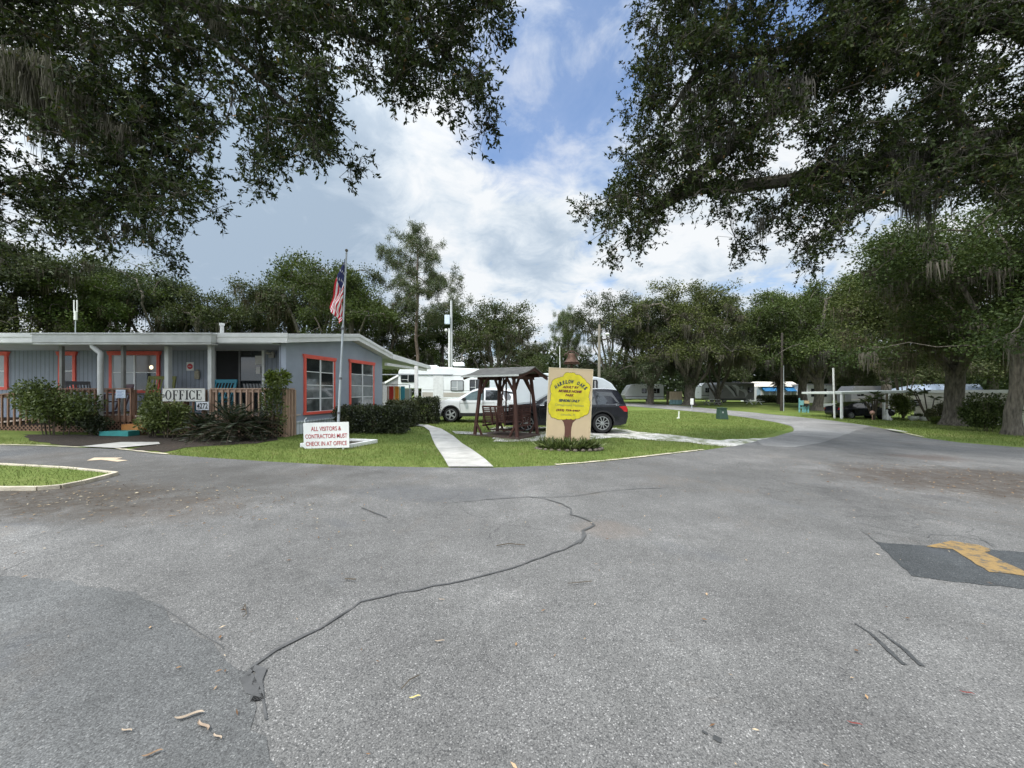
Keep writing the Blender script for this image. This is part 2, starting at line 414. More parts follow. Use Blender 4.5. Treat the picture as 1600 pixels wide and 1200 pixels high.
# ================================================================== ground materials
def vmx(t, co, scale, amt):
    n = N(t, 'ShaderNodeTexNoise', Scale=scale, Detail=6.0, Roughness=.65); L(t, co, n.inputs['Vector'])
    a = t.nodes.new('ShaderNodeVectorMath'); a.operation = 'SCALE'; L(t, n.outputs['Color'], a.inputs[0]); a.inputs['Scale'].default_value = amt
    b = t.nodes.new('ShaderNodeVectorMath'); b.operation = 'ADD'; L(t, co, b.inputs[0]); L(t, a.outputs[0], b.inputs[1]); return b.outputs[0]
def m_asphalt(name, lo, mid, hi, worn=1.0):
    m, t, b = nt(name); co = objco(t)
    v = N(t, 'ShaderNodeTexVoronoi', Scale=150.0); L(t, co, v.inputs['Vector'])
    wn = t.nodes.new('ShaderNodeTexWhiteNoise'); wn.noise_dimensions = '3D'; L(t, v.outputs['Position'], wn.inputs['Vector'])
    c = ramp(t, wn.outputs['Value'], [(0, lo), (.3, [x*.86 for x in mid]), (.75, mid), (.93, [x*1.22 for x in mid]), (1, hi)])
    edge = ramp(t, v.outputs['Distance'], [(.3, 1), (.8, .62)])
    c = mixc(t, 1, c, edge, 'MULTIPLY')
    big = noise(t, co, .22, 6, .62, .4); md = noise(t, co, 1.3, 6, .65); fine = noise(t, co, 14, 4, .6)
    k = mth(t, 'ADD', mth(t, 'MULTIPLY', big, .9), mth(t, 'ADD', mth(t, 'MULTIPLY', md, .5), mth(t, 'MULTIPLY', fine, .25)))
    c = mixc(t, 1, c, ramp(t, k, [(.60, .55), (.74, .86), (.86, 1.05), (1.02, 1.45)]), 'MULTIPLY')
    wv = vmx(t, co, 1.6, .5)
    vo = N(t, 'ShaderNodeTexVoronoi', Scale=.62); vo.feature = 'DISTANCE_TO_EDGE'; L(t, wv, vo.inputs['Vector'])
    cm = ramp(t, noise(t, co, .33, 5, .6, .3), [(.50, 0), (.58, 1)])
    c = mixc(t, mth(t, 'MULTIPLY', mth(t, 'MULTIPLY', ramp(t, vo.outputs['Distance'], [(.0015, 1), (.006, 0)]), cm), .75*min(1, worn+.2)), c, (.04, .04, .04))
    # brown leaf stain in loose patches
    st = noise(t, co, .45, 7, .68, .6); st2 = noise(t, co, 7, 5, .7)
    s = mth(t, 'MULTIPLY', ramp(t, st, [(.56, 0), (.68, 1)]), ramp(t, st2, [(.40, .1), (.62, .75)]))
    c = mixc(t, mth(t, 'MULTIPLY', s, .55*worn), c, (.12, .085, .055))
    # bluish dark damp or oily spots
    oi = noise(t, co, .8, 5, .55, .3)
    c = mixc(t, mth(t, 'MULTIPLY', ramp(t, oi, [(.62, 0), (.72, 1)]), .45), c, (.075, .08, .09))
    # brown leaf stain and plain darker patches set about the drive
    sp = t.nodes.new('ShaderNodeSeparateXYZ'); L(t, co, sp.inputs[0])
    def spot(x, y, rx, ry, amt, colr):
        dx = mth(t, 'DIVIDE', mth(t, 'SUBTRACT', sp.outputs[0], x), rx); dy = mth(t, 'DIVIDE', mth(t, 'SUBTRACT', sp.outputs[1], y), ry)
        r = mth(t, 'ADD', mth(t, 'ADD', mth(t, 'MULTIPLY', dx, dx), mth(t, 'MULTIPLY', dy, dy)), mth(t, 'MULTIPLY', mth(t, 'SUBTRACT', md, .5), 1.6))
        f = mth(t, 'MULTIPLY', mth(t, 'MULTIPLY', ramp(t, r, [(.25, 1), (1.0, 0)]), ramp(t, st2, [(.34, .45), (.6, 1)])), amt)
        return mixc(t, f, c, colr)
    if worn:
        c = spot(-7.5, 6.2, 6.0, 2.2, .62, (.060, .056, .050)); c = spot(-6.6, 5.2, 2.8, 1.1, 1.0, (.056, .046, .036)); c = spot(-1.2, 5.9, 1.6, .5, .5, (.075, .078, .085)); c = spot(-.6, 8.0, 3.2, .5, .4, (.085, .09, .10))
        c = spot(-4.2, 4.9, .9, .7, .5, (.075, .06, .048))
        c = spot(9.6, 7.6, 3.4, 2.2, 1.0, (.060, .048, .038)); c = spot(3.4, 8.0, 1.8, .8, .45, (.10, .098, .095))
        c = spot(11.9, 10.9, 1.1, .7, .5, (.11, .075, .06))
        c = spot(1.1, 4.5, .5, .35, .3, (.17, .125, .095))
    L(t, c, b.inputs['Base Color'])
    b.inputs['Roughness'].default_value = .82; b.inputs['Specular IOR Level'].default_value = .35
    bn = N(t, 'ShaderNodeBump', Strength=.3, Distance=.005); L(t, v.outputs['Distance'], bn.inputs['Height']); bn.invert = True
    L(t, bn.outputs[0], b.inputs['Normal'])
    MAT[name] = m; return m
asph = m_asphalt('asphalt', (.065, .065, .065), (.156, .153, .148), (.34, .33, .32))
asph2 = m_asphalt('asphalt_smooth', (.06, .06, .06), (.116, .118, .117), (.20, .20, .195), .5)
asph3 = m_asphalt('asphalt_patch', (.022, .024, .026), (.055, .06, .063), (.14, .14, .14), 0)
asph4 = m_asphalt('asphalt_pale', (.13, .13, .128), (.245, .24, .232), (.50, .49, .48), .25)
def m_grass():
    m, t, b = nt('grass'); co = objco(t)
    a = noise(t, co, .35, 6, .6); d = noise(t, co, 3.5, 6, .7); e = noise(t, co, 34, 3, .6)
    k = mth(t, 'ADD', mth(t, 'MULTIPLY', a, .5), mth(t, 'ADD', mth(t, 'MULTIPLY', d, .3), mth(t, 'MULTIPLY', e, .35)))
    c = ramp(t, k, [(.36, (.050, .075, .016)), (.5, (.095, .140, .030)), (.62, (.14, .18, .045)), (.76, (.22, .21, .085))])
    c = mixc(t, ramp(t, noise(t, co, .8, 7, .7, .4), [(.60, 0), (.70, .7)]), c, (.17, .135, .075))
    L(t, c, b.inputs['Base Color']); b.inputs['Roughness'].default_value = .9; b.inputs['Specular IOR Level'].default_value = .15
    bn = N(t, 'ShaderNodeBump', Strength=.8, Distance=.05); L(t, e, bn.inputs['Height']); L(t, bn.outputs[0], b.inputs['Normal'])
    MAT['grass'] = m; return m
grassm = m_grass()
mulch = mat('mulch', (.034, .025, .018), .95, .5, 22, bump=1, bscale=60)
conc = mat('concrete', (.42, .41, .385), .85, .16, 3.5, bump=.25, bscale=90, dirt=.35)
kerbm = mat('kerb_concrete', (.48, .43, .34), .9, .25, 4, bump=.3, bscale=60, dirt=.5)
sealm = mat('crack_sealant', (.075, .075, .075), .6, .3, 9)
skidm = mat('tyre_rubber_mark', (.045, .047, .048), .8, .4, 30)
def m_gravel():
    m, t, b = nt('white_gravel'); co = objco(t)
    v = N(t, 'ShaderNodeTexVoronoi', Scale=26.0); L(t, co, v.inputs['Vector'])
    g = ramp(t, noise(t, v.outputs['Color'], 3, 2), [(.3, (.40, .38, .34)), (.7, (.80, .78, .74))])
    k = noise(t, co, 1.6, 7, .7, .3)
    c = mixc(t, ramp(t, k, [(.47, 0), (.58, .9)]), g, (.13, .15, .06))
    L(t, c, b.inputs['Base Color']); b.inputs['Roughness'].default_value = .95
    bn = N(t, 'ShaderNodeBump', Strength=.7, Distance=.03); L(t, v.outputs['Distance'], bn.inputs['Height']); L(t, bn.outputs[0], b.inputs['Normal'])
    return m
gravm = m_gravel()
def m_paint(name, col, thr):
    """worn road paint: where it has gone the asphalt colour shows"""
    m, t, b = nt(name); co = objco(t)
    k = noise(t, co, 9, 7, .72); k2 = noise(t, co, 60, 3, .6)
    c = ramp(t, mth(t, 'ADD', mth(t, 'MULTIPLY', k, .7), mth(t, 'MULTIPLY', k2, .3)), [(thr-.07, (.06, .062, .063)), (thr, [x*.75 for x in col]), (thr+.14, col)])
    L(t, c, b.inputs['Base Color']); b.inputs['Roughness'].default_value = .75
    return m
yel = m_paint('yellow_road_paint', (.27, .175, .065), .49)
beig = m_paint('faded_road_paint', (.56, .45, .32), .38)

# ================================================================== ground and roads
gx = np.unique(np.concatenate([np.arange(-700, -60, 80), np.arange(-60, 90, 1.5), np.arange(90, 701, 80)]))
gy = np.unique(np.concatenate([np.arange(-200, -20, 45), np.arange(-20, 90, 1.5), np.arange(90, 901, 90)]))
V = [(x, y, gz(x, y)) for y in gy.tolist() for x in gx.tolist()]; nx = len(gx)
me = bpy.data.meshes.new('ground')
me.from_pydata(V, [], [(j*nx+i, j*nx+i+1, (j+1)*nx+i+1, (j+1)*nx+i) for j in range(len(gy)-1) for i in range(nx-1)])
me.shade_smooth(); g_ = link('ground', me, grassm); g_['kind'] = 'structure'
edge_near = [(0, 696), (60, 697.5), (125, 700), (183, 702.5), (240, 709), (300, 714), (420, 722), (560, 729), (700, 731.5), (772, 731.5), (870, 728), (950, 721), (1040, 711), (1100, 704), (1150, 697)]
turn = [(1185, 689), (1222, 680), (1243, 673), (1236, 666), (1215, 660.5), (1170, 653), (1120, 646.5), (1050, 640), (1000, 636), (940, 632), (890, 630.5)]
outer = [(890, 627.5), (950, 629), (1010, 631), (1060, 633.8), (1120, 639.5), (1180, 645), (1240, 651), (1300, 657.5), (1360, 666), (1400, 674), (1440, 684), (1500, 692), (1600, 700)]
A1, A2, A3 = gp(edge_near), gp(turn), gp(outer)
lx, ly = A1[0]
asp_poly = [Vector((-46, ly+.5))]+A1+A2+A3+[Vector((34, 12.2)), Vector((60, 13)), Vector((60, -24)), Vector((-46, -24))]
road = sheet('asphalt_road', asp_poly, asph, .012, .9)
lane = sheet('far_lane', rough_edge(A2[1:]+[A3[i] for i in range(0, 9)]+[G(1290, 690).xy, G(1240, 700).xy, G(1190, 697).xy, A2[0]], .06, 1.0, 3), asph4, .018, 1.2)
smooth_patch = sheet('asphalt_old_patch', rough_edge(gp([(-60, 902), (60, 905), (190, 925), (270, 965), (340, 1015), (385, 1060), (403, 1110), (425, 1200), (470, 1420), (-60, 1420)]), .035, .10, 5), asph2, .016, .5)
dark_patch = sheet('asphalt_repair_patch', rough_edge(gp([(1367, 849), (1405, 852), (1440, 855), (1500, 857), (1560, 862), (1640, 868), (1800, 885), (1800, 960), (1640, 927), (1540, 916), (1460, 908), (1425, 902), (1400, 880)]), .018, .10, 6), asph3, .016, .4)
yb = sheet('yellow_arrow_marking', rough_edge(gp([(1450, 857), (1466, 851), (1488, 848), (1530, 854), (1550, 861), (1541, 866), (1606, 899), (1700, 930), (1640, 912), (1600, 903), (1545, 896), (1490, 861)]), .012, .08, 8), yel, .021, .3)
fb = sheet('faded_arrow_marking', rough_edge(gp([(136, 721), (147, 716.5), (192, 716), (180, 719), (202, 720.5), (183, 722.5), (160, 719.5)]), .02, .2, 9), beig, .018, .3)
island = gp([(-40, 729), (40, 730), (100, 735), (150, 740), (181, 743.5), (165, 748), (130, 757), (95, 764), (60, 767), (-40, 768.5)])
sheet('island_lawn', [Vector((-22, island[0].y+.2))]+island+[Vector((-22, island[-1].y))], grassm, .045, .5)
for nm, pts in (('island_kerb', [(-200, 726), (0, 729.5), (100, 735), (150, 740), (181, 743.5)]), ('island_kerb', [(181, 743.5), (165, 748), (130, 757), (95, 764), (60, 767), (-200, 768.5)])):
    P = gp(pts); b = MB()
    for a, c in zip(P, P[1:]):
        za, zc = gz(*a), gz(*c)
        b.beam((a.x, a.y, za+.02), (c.x, c.y, zc+.02), .07, .09)
    o = b.build(nm, kerbm); o['kind'] = 'structure'
ribbon('kerb', gp([(868, 727.6), (910, 724.6), (950, 720.6), (1000, 715.4), (1040, 710.6), (1100, 703.6)]), .10, kerbm, .03, 2, .008)
ribbon('kerb', gp([(0, 696), (60, 697.5), (125, 700)]), .09, kerbm, .03, 2, .006)
ribbon('kerb', gp([(183, 702.5), (240, 709), (262, 711)]), .09, kerbm, .03, 2, .006)
ribbon('kerb', gp([(1388, 673.0), (1412, 677.5)]), [.3, .35], conc, .10)
ribbon('kerb', gp([(1412, 677.5), (1442, 684)]), .12, kerbm, .05)
gravel = sheet('gravel_drive', rough_edge(gp([(770, 690), (860, 690), (960, 684), (1000, 687), (1050, 690), (1100, 694.5), (1150, 699), (1190, 692), (1220, 683), (1180, 686), (1120, 688), (1060, 680.5), (1000, 675), (960, 669), (900, 667), (770, 667)]), .12, .35, 11), gravm, .009, .5)
path = sheet('concrete_path', gp([(701, 731), (771, 731), (757, 718), (738, 704), (722, 694), (708, 682), (690, 671), (668, 664.5), (640, 662.5), (640, 664.5), (662, 667.5), (671, 674), (675, 686), (680, 697), (692, 715)]), conc, .03, .5)
jt = mat('path_joint', (.12, .115, .10), .9)
for a, c in (((694, 718), (757, 718)), ((683, 702), (735, 702)), ((677, 690), (716, 690)), ((674, 681), (706, 681)), ((671, 674.5), (696, 674))):
    ribbon('path_joint', gp([a, c]), .022, jt, .034, 3, .002)
walk2 = sheet('concrete_walk', gp([(706, 674.5), (740, 676), (765, 679), (745, 680.5), (712, 678.5)]), conc, .028, .5)
ent = sheet('entry_slab', gp([(126, 699.5), (182, 702), (250, 695.5), (248, 692.5), (190, 692.5)]), conc, .034, .4)
bed = sheet('mulch_bed', rough_edge(gp([(50, 688), (80, 694), (128, 698), (190, 692.5), (250, 692.5), (205, 702), (255, 707), (285, 700), (330, 697), (400, 693), (436, 688), (430, 682), (40, 679)]), .06, .3, 4), mulch, .010, .5)
# sealed and open cracks
def crack(pts, wd, seed, m=sealm): ribbon('road_crack', gp(pts), wd, m, .022, seed, .012)
crack([(384, 1062), (397, 1046), (430, 1021), (475, 998), (500, 985), (530, 968), (552, 954), (562, 944), (600, 935), (650, 925), (700, 915), (760, 901), (800, 890), (850, 873), (880, 861), (904, 851)], [.024]*6+[.016]*3+[.02]*7, 1)
crack([(904, 851), (914, 838), (911, 832), (929, 823), (923, 817), (905, 809), (893, 806), (891, 797), (878, 789), (850, 781), (825, 778), (760, 782), (700, 788)], [.05, .045, .04, .035, .03, .03, .03, .028, .025, .022, .018, .014, .01], 2)
crack([(830, 779), (900, 777), (940, 770), (1000, 765), (1040, 764)], .014, 3)
crack([(565, 795), (585, 803), (603, 811)], .022, 4)
crack([(384, 1062), (392, 1085), (404, 1100), (398, 1072), (412, 1052), (397, 1046)], .05, 5)
crack([(404, 1085), (412, 1105), (420, 1128)], .012, 6)
crack([(240, 948), (290, 975), (320, 995), (345, 1012), (352, 1018)], .006, 7)
crack([(1340, 818), (1385, 829), (1440, 838), (1450, 842), (1452, 837), (1500, 839), (1540, 848), (1552, 856)], .010, 8)
crack([(1352, 832), (1420, 843), (1440, 853)], .008, 9)
crack([(1320, 808), (1440, 808)], .007, 10)
crack([(1346, 832), (1372, 851)], .008, 11)
for pts, s in (([(1335, 977), (1358, 992), (1372, 1004), (1390, 1022), (1404, 1034), (1413, 1043)], 1), ([(1372, 989), (1392, 1003), (1412, 1018), (1430, 1036), (1441, 1045)], 2)):
    n = len(pts); ribbon('tyre_mark', gp(pts), [.006]+[.022+.016*i/n for i in range(n-1)], skidm, .019, s, .004)
ribbon('tyre_mark', gp([(1097, 1147), (1106, 1153)]), .018, skidm, .019, 4, .003); ribbon('tyre_mark', gp([(1114, 1157), (1127, 1164)]), .024, skidm, .019, 5, .003)
# ================================================================== office: a grey mobile home with a recessed porch
def m_siding(name, col, pitch, vertical=True, depth=.4):
    m, t, b = nt(name); co = objco(t)
    sp = t.nodes.new('ShaderNodeSeparateXYZ'); L(t, co, sp.inputs[0])
    ax = mth(t, 'ADD', sp.outputs[0], sp.outputs[1]) if vertical else sp.outputs[2]
    fr = mth(t, 'FRACT', mth(t, 'DIVIDE', ax, pitch))
    g = ramp(t, fr, [(0, 0), (.14, 1), (.84, 1), (1, 0)]) if vertical else ramp(t, fr, [(0, 0), (.10, 1), (.9, .9), (1, .8)])
    n1 = noise(t, co, 1.2, 6, .6); n2 = noise(t, co, 18, 4)
    c = ramp(t, mth(t, 'ADD', mth(t, 'MULTIPLY', n1, .7), mth(t, 'MULTIPLY', n2, .3)), [(.35, [x*.88 for x in col]), (.65, [min(1, x*1.08) for x in col])])
    c = mixc(t, ramp(t, g, [(0, .85), (1, 0)]), c, [x*.45 for x in col])
    L(t, c, b.inputs['Base Color']); b.inputs['Roughness'].default_value = .6
    bn = N(t, 'ShaderNodeBump', Strength=depth, Distance=.02); L(t, g, bn.inputs['Height']); L(t, bn.outputs[0], b.inputs['Normal'])
    MAT[name] = m; return m
grey = m_siding('grey_siding', (.25, .28, .335), .155)
greyflat = mat('grey_panel', (.31, .345, .41), .6, .07, 2, dirt=.12)
skirt = m_siding('white_skirting', (.62, .66, .70), .18)
white = mat('white_paint', (.76, .76, .75), .5, .06, 2, dirt=.15)
offw = mat('gutter_paint', (.50, .51, .50), .5, .12, 2.5, dirt=.25)
red = mat('coral_trim', (.78, .12, .085), .5, .10, 3)
sash = mat('aluminium_sash', (.76, .77, .77), .4, .08, 4, spec=.5)
roofm = mat('white_roof_coat', (.72, .72, .70), .6, .08, 1.5, dirt=.2)
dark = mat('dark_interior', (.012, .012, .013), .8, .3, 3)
glass = mat('dark_glass', (.022, .026, .028), .06, .4, 1.5, spec=.8)
blind = mat('blind_behind_glass', (.30, .32, .33), .12, .12, 2, spec=.7)
paleg = mat('glass_before_pale_room', (.075, .085, .085), .06, .6, 2.2, spec=.8); paleg2 = mat('glass_before_curtain', (.14, .15, .15), .08, .5, 3, spec=.8)
tan = mat('tan_curtain_glass', (.13, .10, .07), .12, .3, 2, spec=.7)
soff = mat('soffit_paint', (.42, .44, .46), .6, .08, 2)
black = mat('black_paint', (.012, .012, .013), .4, .2, 5)
C0 = Vector((-7.24, 12.3)); EV = Vector((.164, .986))
def H(a, b, z): p = C0+Vector((-1, 0))*a+EV*b; return (p.x, p.y, z)
house = thing('mobile_home', 'long grey mobile home with coral window trim, a white roof edge and a porch', 'mobile home', (*C0, gz(*C0)))
FB = 1.62      # the porch wall stands this far behind the end room's corner
ZB, ZT = .62, 3.16
def zr(b): return 3.14+.56*(b+.35)/3.95 if b < 3.6 else 3.70-.50*(b-3.6)/2.9
b = MB()
ep = [(0, 0, ZB), (0, 6.2, ZB), (0, 6.2, zr(6.2)), (0, 3.6, zr(3.6)), (0, 0, zr(0))]
b.prism(ep, (.16, 0, 0)); b.build('wall', greyflat, house, H).__setitem__('label', 'smooth grey gable end wall')
b = MB(); b.box(.162, 17, FB, FB+.12, ZB, 3.2); b.build('wall', grey, house, H)
b = MB(); b.box(.16, .26, .05, FB-.002, ZB, 3.12); b.build('wall', grey, house, H)
b = MB(); b.box(.16, 17, 6.08, 6.2, ZB, 3.2); b.build('wall', grey, house, H)
b = MB(); b.box(0.005, 17, -.01, 6.2, -.1, ZB-.012); b.box(-.03, .1, -.03, 6.24, ZB-.06, ZB-.004); b.build('skirting', skirt, house, H, bevel=.004)
# gable roof with a deep white fascia
b = MB()
prof = [(-.35, 0), (3.6, 0), (6.5, 0)]
top = [(-.35, 3.38), (3.6, 3.96), (6.5, 3.46)]; bot = [(-.35, 3.15), (3.6, 3.72), (6.5, 3.22)]
for i in (0, 1):
    (b0, z0), (b1, z1) = top[i], top[i+1]; (_, y0), (_, y1) = bot[i], bot[i+1]
    b.hexa([(-.28, b0, y0), (17, b0, y0), (17, b1, y1), (-.28, b1, y1), (-.28, b0, z0), (17, b0, z0), (17, b1, z1), (-.28, b1, z1)])
b.build('roof', roofm, house, H, bevel=.01)
b = MB()
for i in (0, 1):
    (b0, z0), (b1, z1) = top[i], top[i+1]; (_, y0), (_, y1) = bot[i], bot[i+1]
    b.hexa([(-.33, b0, y0-.02), (-.285, b0, y0-.02), (-.285, b1, y1-.02), (-.33, b1, y1-.02), (-.33, b0, z0+.02), (-.285, b0, z0+.02), (-.285, b1, z1+.02), (-.33, b1, z1+.02)])
    b.hexa([(-.36, b0, z0-.10), (-.332, b0, z0-.10), (-.332, b1, z1-.10), (-.36, b1, z1-.10), (-.36, b0, z0+.025), (-.332, b0, z0+.025), (-.332, b1, z1+.025), (-.36, b1, z1+.025)])
b.box(-.33, 17, -.40, -.352, 3.12, 3.40); b.box(-.36, 17, -.43, -.402, 3.29, 3.42)
b.build('fascia', white, house, H, bevel=.006)
b = MB(); b.box(.17, 16.9, -.34, FB-.01, 3.09, 3.13); b.build('soffit', soff, house, H)
b = MB(); b.tube([H(4.05, 2.2, 3.6), H(4.05, 2.2, 4.16)], .06, 10); b.tube([H(4.05, 2.2, 4.1), H(4.05, 2.2, 4.18)], .085, 10); b.build('roof_vent', white, house, smooth=40)
# porch gutter, its posts and the fat downspout
def on_x(px, b_):       # house coordinate a of a picture column at depth b_
    d = C0.y+EV.y*b_; return C0.x+EV.x*b_-(px-CX)/F*d
ga0, ga1 = on_x(333, -.55), on_x(54, -.55)
b = MB(); b.box(ga0, ga1, -.62, -.435, 3.09, 3.36); b.box(ga0-.02, ga1+.02, -.65, -.44, 3.33, 3.395); b.box(ga0+.02, ga1, -.60, -.35, 3.035, 3.088)
b.build('gutter', offw, house, H, bevel=.02)
b = MB()
for px, wd, bb in ((330, .12, -.15), (263, .13, .2), (193, .085, -.1), (97, .085, .1)):
    a = on_x(px, bb); b.build if 0 else None
    p = MB(); p.box(a-wd/2, a+wd/2, bb-wd/2, bb+wd/2, .3, 3.07); p.build('porch_post', offw if wd > .1 else mat('grey_post', (.20, .20, .19), .6), house, H, bevel=.008)
a = on_x(157, -.5); a2 = on_x(145, -.5)
b = MB(); b.tube([H(a2, -.5, 3.07), H(a2, -.5, 2.98), H((a+a2)/2, -.5, 2.88), H(a-.01, -.5, 2.78), H(a, -.5, 2.6), H(a, -.5, .3)], .072, 12)
b.build('downspout', offw, house, smooth=50)
# windows
def window(parent, T, a0, a1, z0, z1, o, panes, cols, rows, trim=.13, head=.06, col=None, back=.02, sashw=.028):
    """o: outward direction sign handled by T(a, out, z); outer size a0..a1, z0..z1 includes the trim"""
    b = MB()
    b.box(a0+.03, a0+trim, 0, .05, z0+trim*.8, z1-trim); b.box(a1-trim, a1-.03, 0, .05, z0+trim*.8, z1-trim)
    b.box(a0+.01, a1-.01, 0, .055, z0, z0+trim*.8); 
    b.prism([(a0+.015, 0, z1-trim*1.1), (a1-.015, 0, z1-trim*1.1), (a1+head-.02, 0, z1), (a0-head+.02, 0, z1)], (0, .07, 0))
    wn = b.build('window', col or red, parent, T, bevel=.005)
    ia0, ia1, iz0, iz1 = a0+trim, a1-trim, z0+trim*.8, z1-trim
    cw, rh = (ia1-ia0)/cols, (iz1-iz0)/rows; b = MB(); g = MB()
    g2 = []
    for i in range(cols+1):
        w2 = sashw*1.6 if 0 < i < cols else sashw
        x = ia0+cw*i; b.box(max(ia0, x-w2/2*1.3), min(ia1, x+w2/2*1.3), .003, .035, iz0, iz1)
    for i in range(cols):
        for j in range(rows+1):
            z = iz0+rh*j; w2 = sashw
            b.box(ia0+cw*i+sashw*1.06, ia0+cw*(i+1)-sashw*1.06, .004, .03, max(iz0, z-w2/2), min(iz1, z+w2/2))
    b.build('sash', sash, wn, T)
    for i in range(cols):
        for j in range(rows):
            k = panes[(i*rows+j) % len(panes)]
            q = MB(); q.box(ia0+cw*i+.004, ia0+cw*(i+1)-.004, -.006, .012, iz0+rh*j+.004, iz0+rh*(j+1)-.004)
            g2.append((q, k))
    for k in set(id(k) for _, k in g2):
        q = MB(); mm = None
        for qq, kk in g2:
            if id(kk) == k: q.add(qq.v, qq.f); mm = kk
        q.build('pane', mm, wn, T)
    return wn
def TF(a, o, z): return H(a, FB-.002-o, z)          # porch wall, looking out of it
def TE(bv, o, z): return H(-.002-o, bv, z)          # gable end wall
def fa(px): return on_x(px, FB)
def zf(py, d=13.9): return CZ+(HY-py)/F*d
window(house, TF, fa(15), fa(-30), zf(609), zf(549.5), 1, [blind], 2, 2)
window(house, TF, fa(121), fa(92), zf(609), zf(549.5), 1, [glass], 1, 2)
wn = window(house, TF, fa(252), fa(171), zf(614), zf(549), 1, [glass, tan, blind, blind], 2, 2)
lampg = bpy.data.materials.new('lit_lamp_globe'); lampg.use_nodes = True
lampg.node_tree.nodes['Principled BSDF'].inputs['Emission Color'].default_value = (1, .8, .5, 1); lampg.node_tree.nodes['Principled BSDF'].inputs['Emission Strength'].default_value = 1.2
gl = MB(); gl.ball(H(fa(237), FB-.012, zf(574)), .075, 14, sy=.25); gl.build('lamp_globe', lampg, wn, smooth=60)
def eb(px):                                          # depth along the end wall of a picture column
    k = (px-CX)/F; return (k*C0.y-C0.x)/(EV.x-k*EV.y)
for (p0, p1, y0, y1) in ((473, 523, 672, 553), (544.5, 584, 664, 561)):
    b0, b1 = eb(p0), eb(p1); d0 = C0.y+EV.y*b0
    z1 = CZ+(HY-y1)/F*d0; z0 = CZ+(HY-y0)/F*d0
    window(house, TE, b0, b1, max(z0, .8), z1, 1, [paleg, paleg2, paleg, glass, paleg2, paleg, glass, paleg], 2, 4, trim=.12, head=.05)
# sliding door
a0, a1 = fa(415), fa(334); zt = zf(548)
b = MB(); b.box(a0-.0, a0+.09, 0, .06, .86, zt); b.box(a1-.09, a1, 0, .06, .86, zt); b.box(a0-.06, a1+.06, 0, .08, zt, zt+.16)
dr = b.build('sliding_door', sash, house, TF, bevel=.006)
am = fa(374)
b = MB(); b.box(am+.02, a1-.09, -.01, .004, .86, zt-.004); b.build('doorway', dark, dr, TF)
b = MB(); b.box(a0+.09, am-.04, -.01, .012, .88, zt-.004); b.build('glass_panel', glass, dr, TF)
b = MB(); b.box(am-.06, am, .002, .035, .87, zt-.006); b.box(a0+.092, a0+.13, .002, .03, .87, zt-.006); b.box(a0+.132, am-.062, .002, .028, .87, .93); b.build('door_stile', mat('bronze_stile', (.10, .10, .10), .4), dr, TF)
b = MB(); b.box(fa(412), fa(400), .030, .036, zf(570), zf(556)); b.box(fa(408), fa(401), .030, .036, zf(584), zf(573)); b.build('paper_notice', mat('paper', (.62, .60, .58), .8, .06), dr, TF)
b = MB(); q = H(fa(427), FB-.14, zf(553)); b.ball(q, .09, 10, sz=.5); b.ball((q[0]-.10, q[1], q[2]+.02), .06, 10); b.ball((q[0]+.10, q[1], q[2]+.02), .06, 10)
b.box(q[0]-.09, q[0]+.09, q[1]+.05, q[1]+.14, q[2]-.14, q[2]); b.build('porch_flood_lamp', mat('lamp_housing', (.36, .34, .30), .5), house, smooth=50)
# carport roof at the back
b = MB(); zc0, zc1 = 3.40, 3.16
b.hexa([(-.3, 6.3, zc0-.14), (3.5, 6.3, zc0-.14), (3.5, 11.4, zc1-.12), (-.3, 11.4, zc1-.12), (-.3, 6.3, zc0), (3.5, 6.3, zc0), (3.5, 11.4, zc1), (-.3, 11.4, zc1)])
b.build('carport_roof', soff, house, H)
b = MB()
b.hexa([(-.36, 6.51, zc0-.20), (-.31, 6.51, zc0-.20), (-.31, 11.5, zc1-.18), (-.36, 11.5, zc1-.18), (-.36, 6.51, zc0+.04), (-.31, 6.51, zc0+.04), (-.31, 11.5, zc1+.03), (-.36, 11.5, zc1+.03)])
b.box(-.31, 3.5, 11.405, 11.5, zc1-.18, zc1+.03)
b.box(-.2, -.06, 6.3, 11.3, 2.86, 2.99); b.build('carport_fascia', white, house, H, bevel=.006)
pc = on(650.5, 20.2)
b = MB(); b.box(pc.x-.085, pc.x+.085, pc.y-.085, pc.y+.085, pc.z-.05, 2.95); b.build('carport_post', white, house, bevel=.008)
# things on the porch wall
nm = white
b = MB(); b.box(fa(303)-.0, fa(292), .004, .012, zf(579), zf(566)); o = b.build('wall_sign', mat('sign_white', (.74, .73, .72), .5, .03), None, TF)
o = single(o, 'small white square sign with red octagon on the porch wall beside the door', 'sign')
b = MB(); cc = TF((fa(303)+fa(292))/2, .014, zf(572.6)); oct_ = [(cc[0]+.105*math.cos(R(22.5+45*i)), cc[1], cc[2]+.105*math.sin(R(22.5+45*i))) for i in range(8)]
b.prism(oct_, (0, -.004, 0)); rs = b.build('red_octagon', mat('sign_red', (.55, .03, .04), .5, .05), o)
text(o, 'lettering', 'NO', (cc[0], cc[1]-.006, cc[2]), (1, 0, 0), (0, 0, 1), .10, .05, white)
b = MB(); wq = H(fa(310), FB-.05, zf(590)); b.box(wq[0]-.09, wq[0]+.09, wq[1]-.03, wq[1]+.03, wq[2]-.06, wq[2]+.24); b.box(wq[0]-.05, wq[0]+.05, wq[1]-.025, wq[1]+.025, wq[2]+.242, wq[2]+.30)
single(b.build('cloth_bag', mat('tan_cloth', (.34, .31, .24), .9, .2, 20), bevel=.03), 'beige cloth bag hanging on the porch wall under the octagon sign', 'bag')

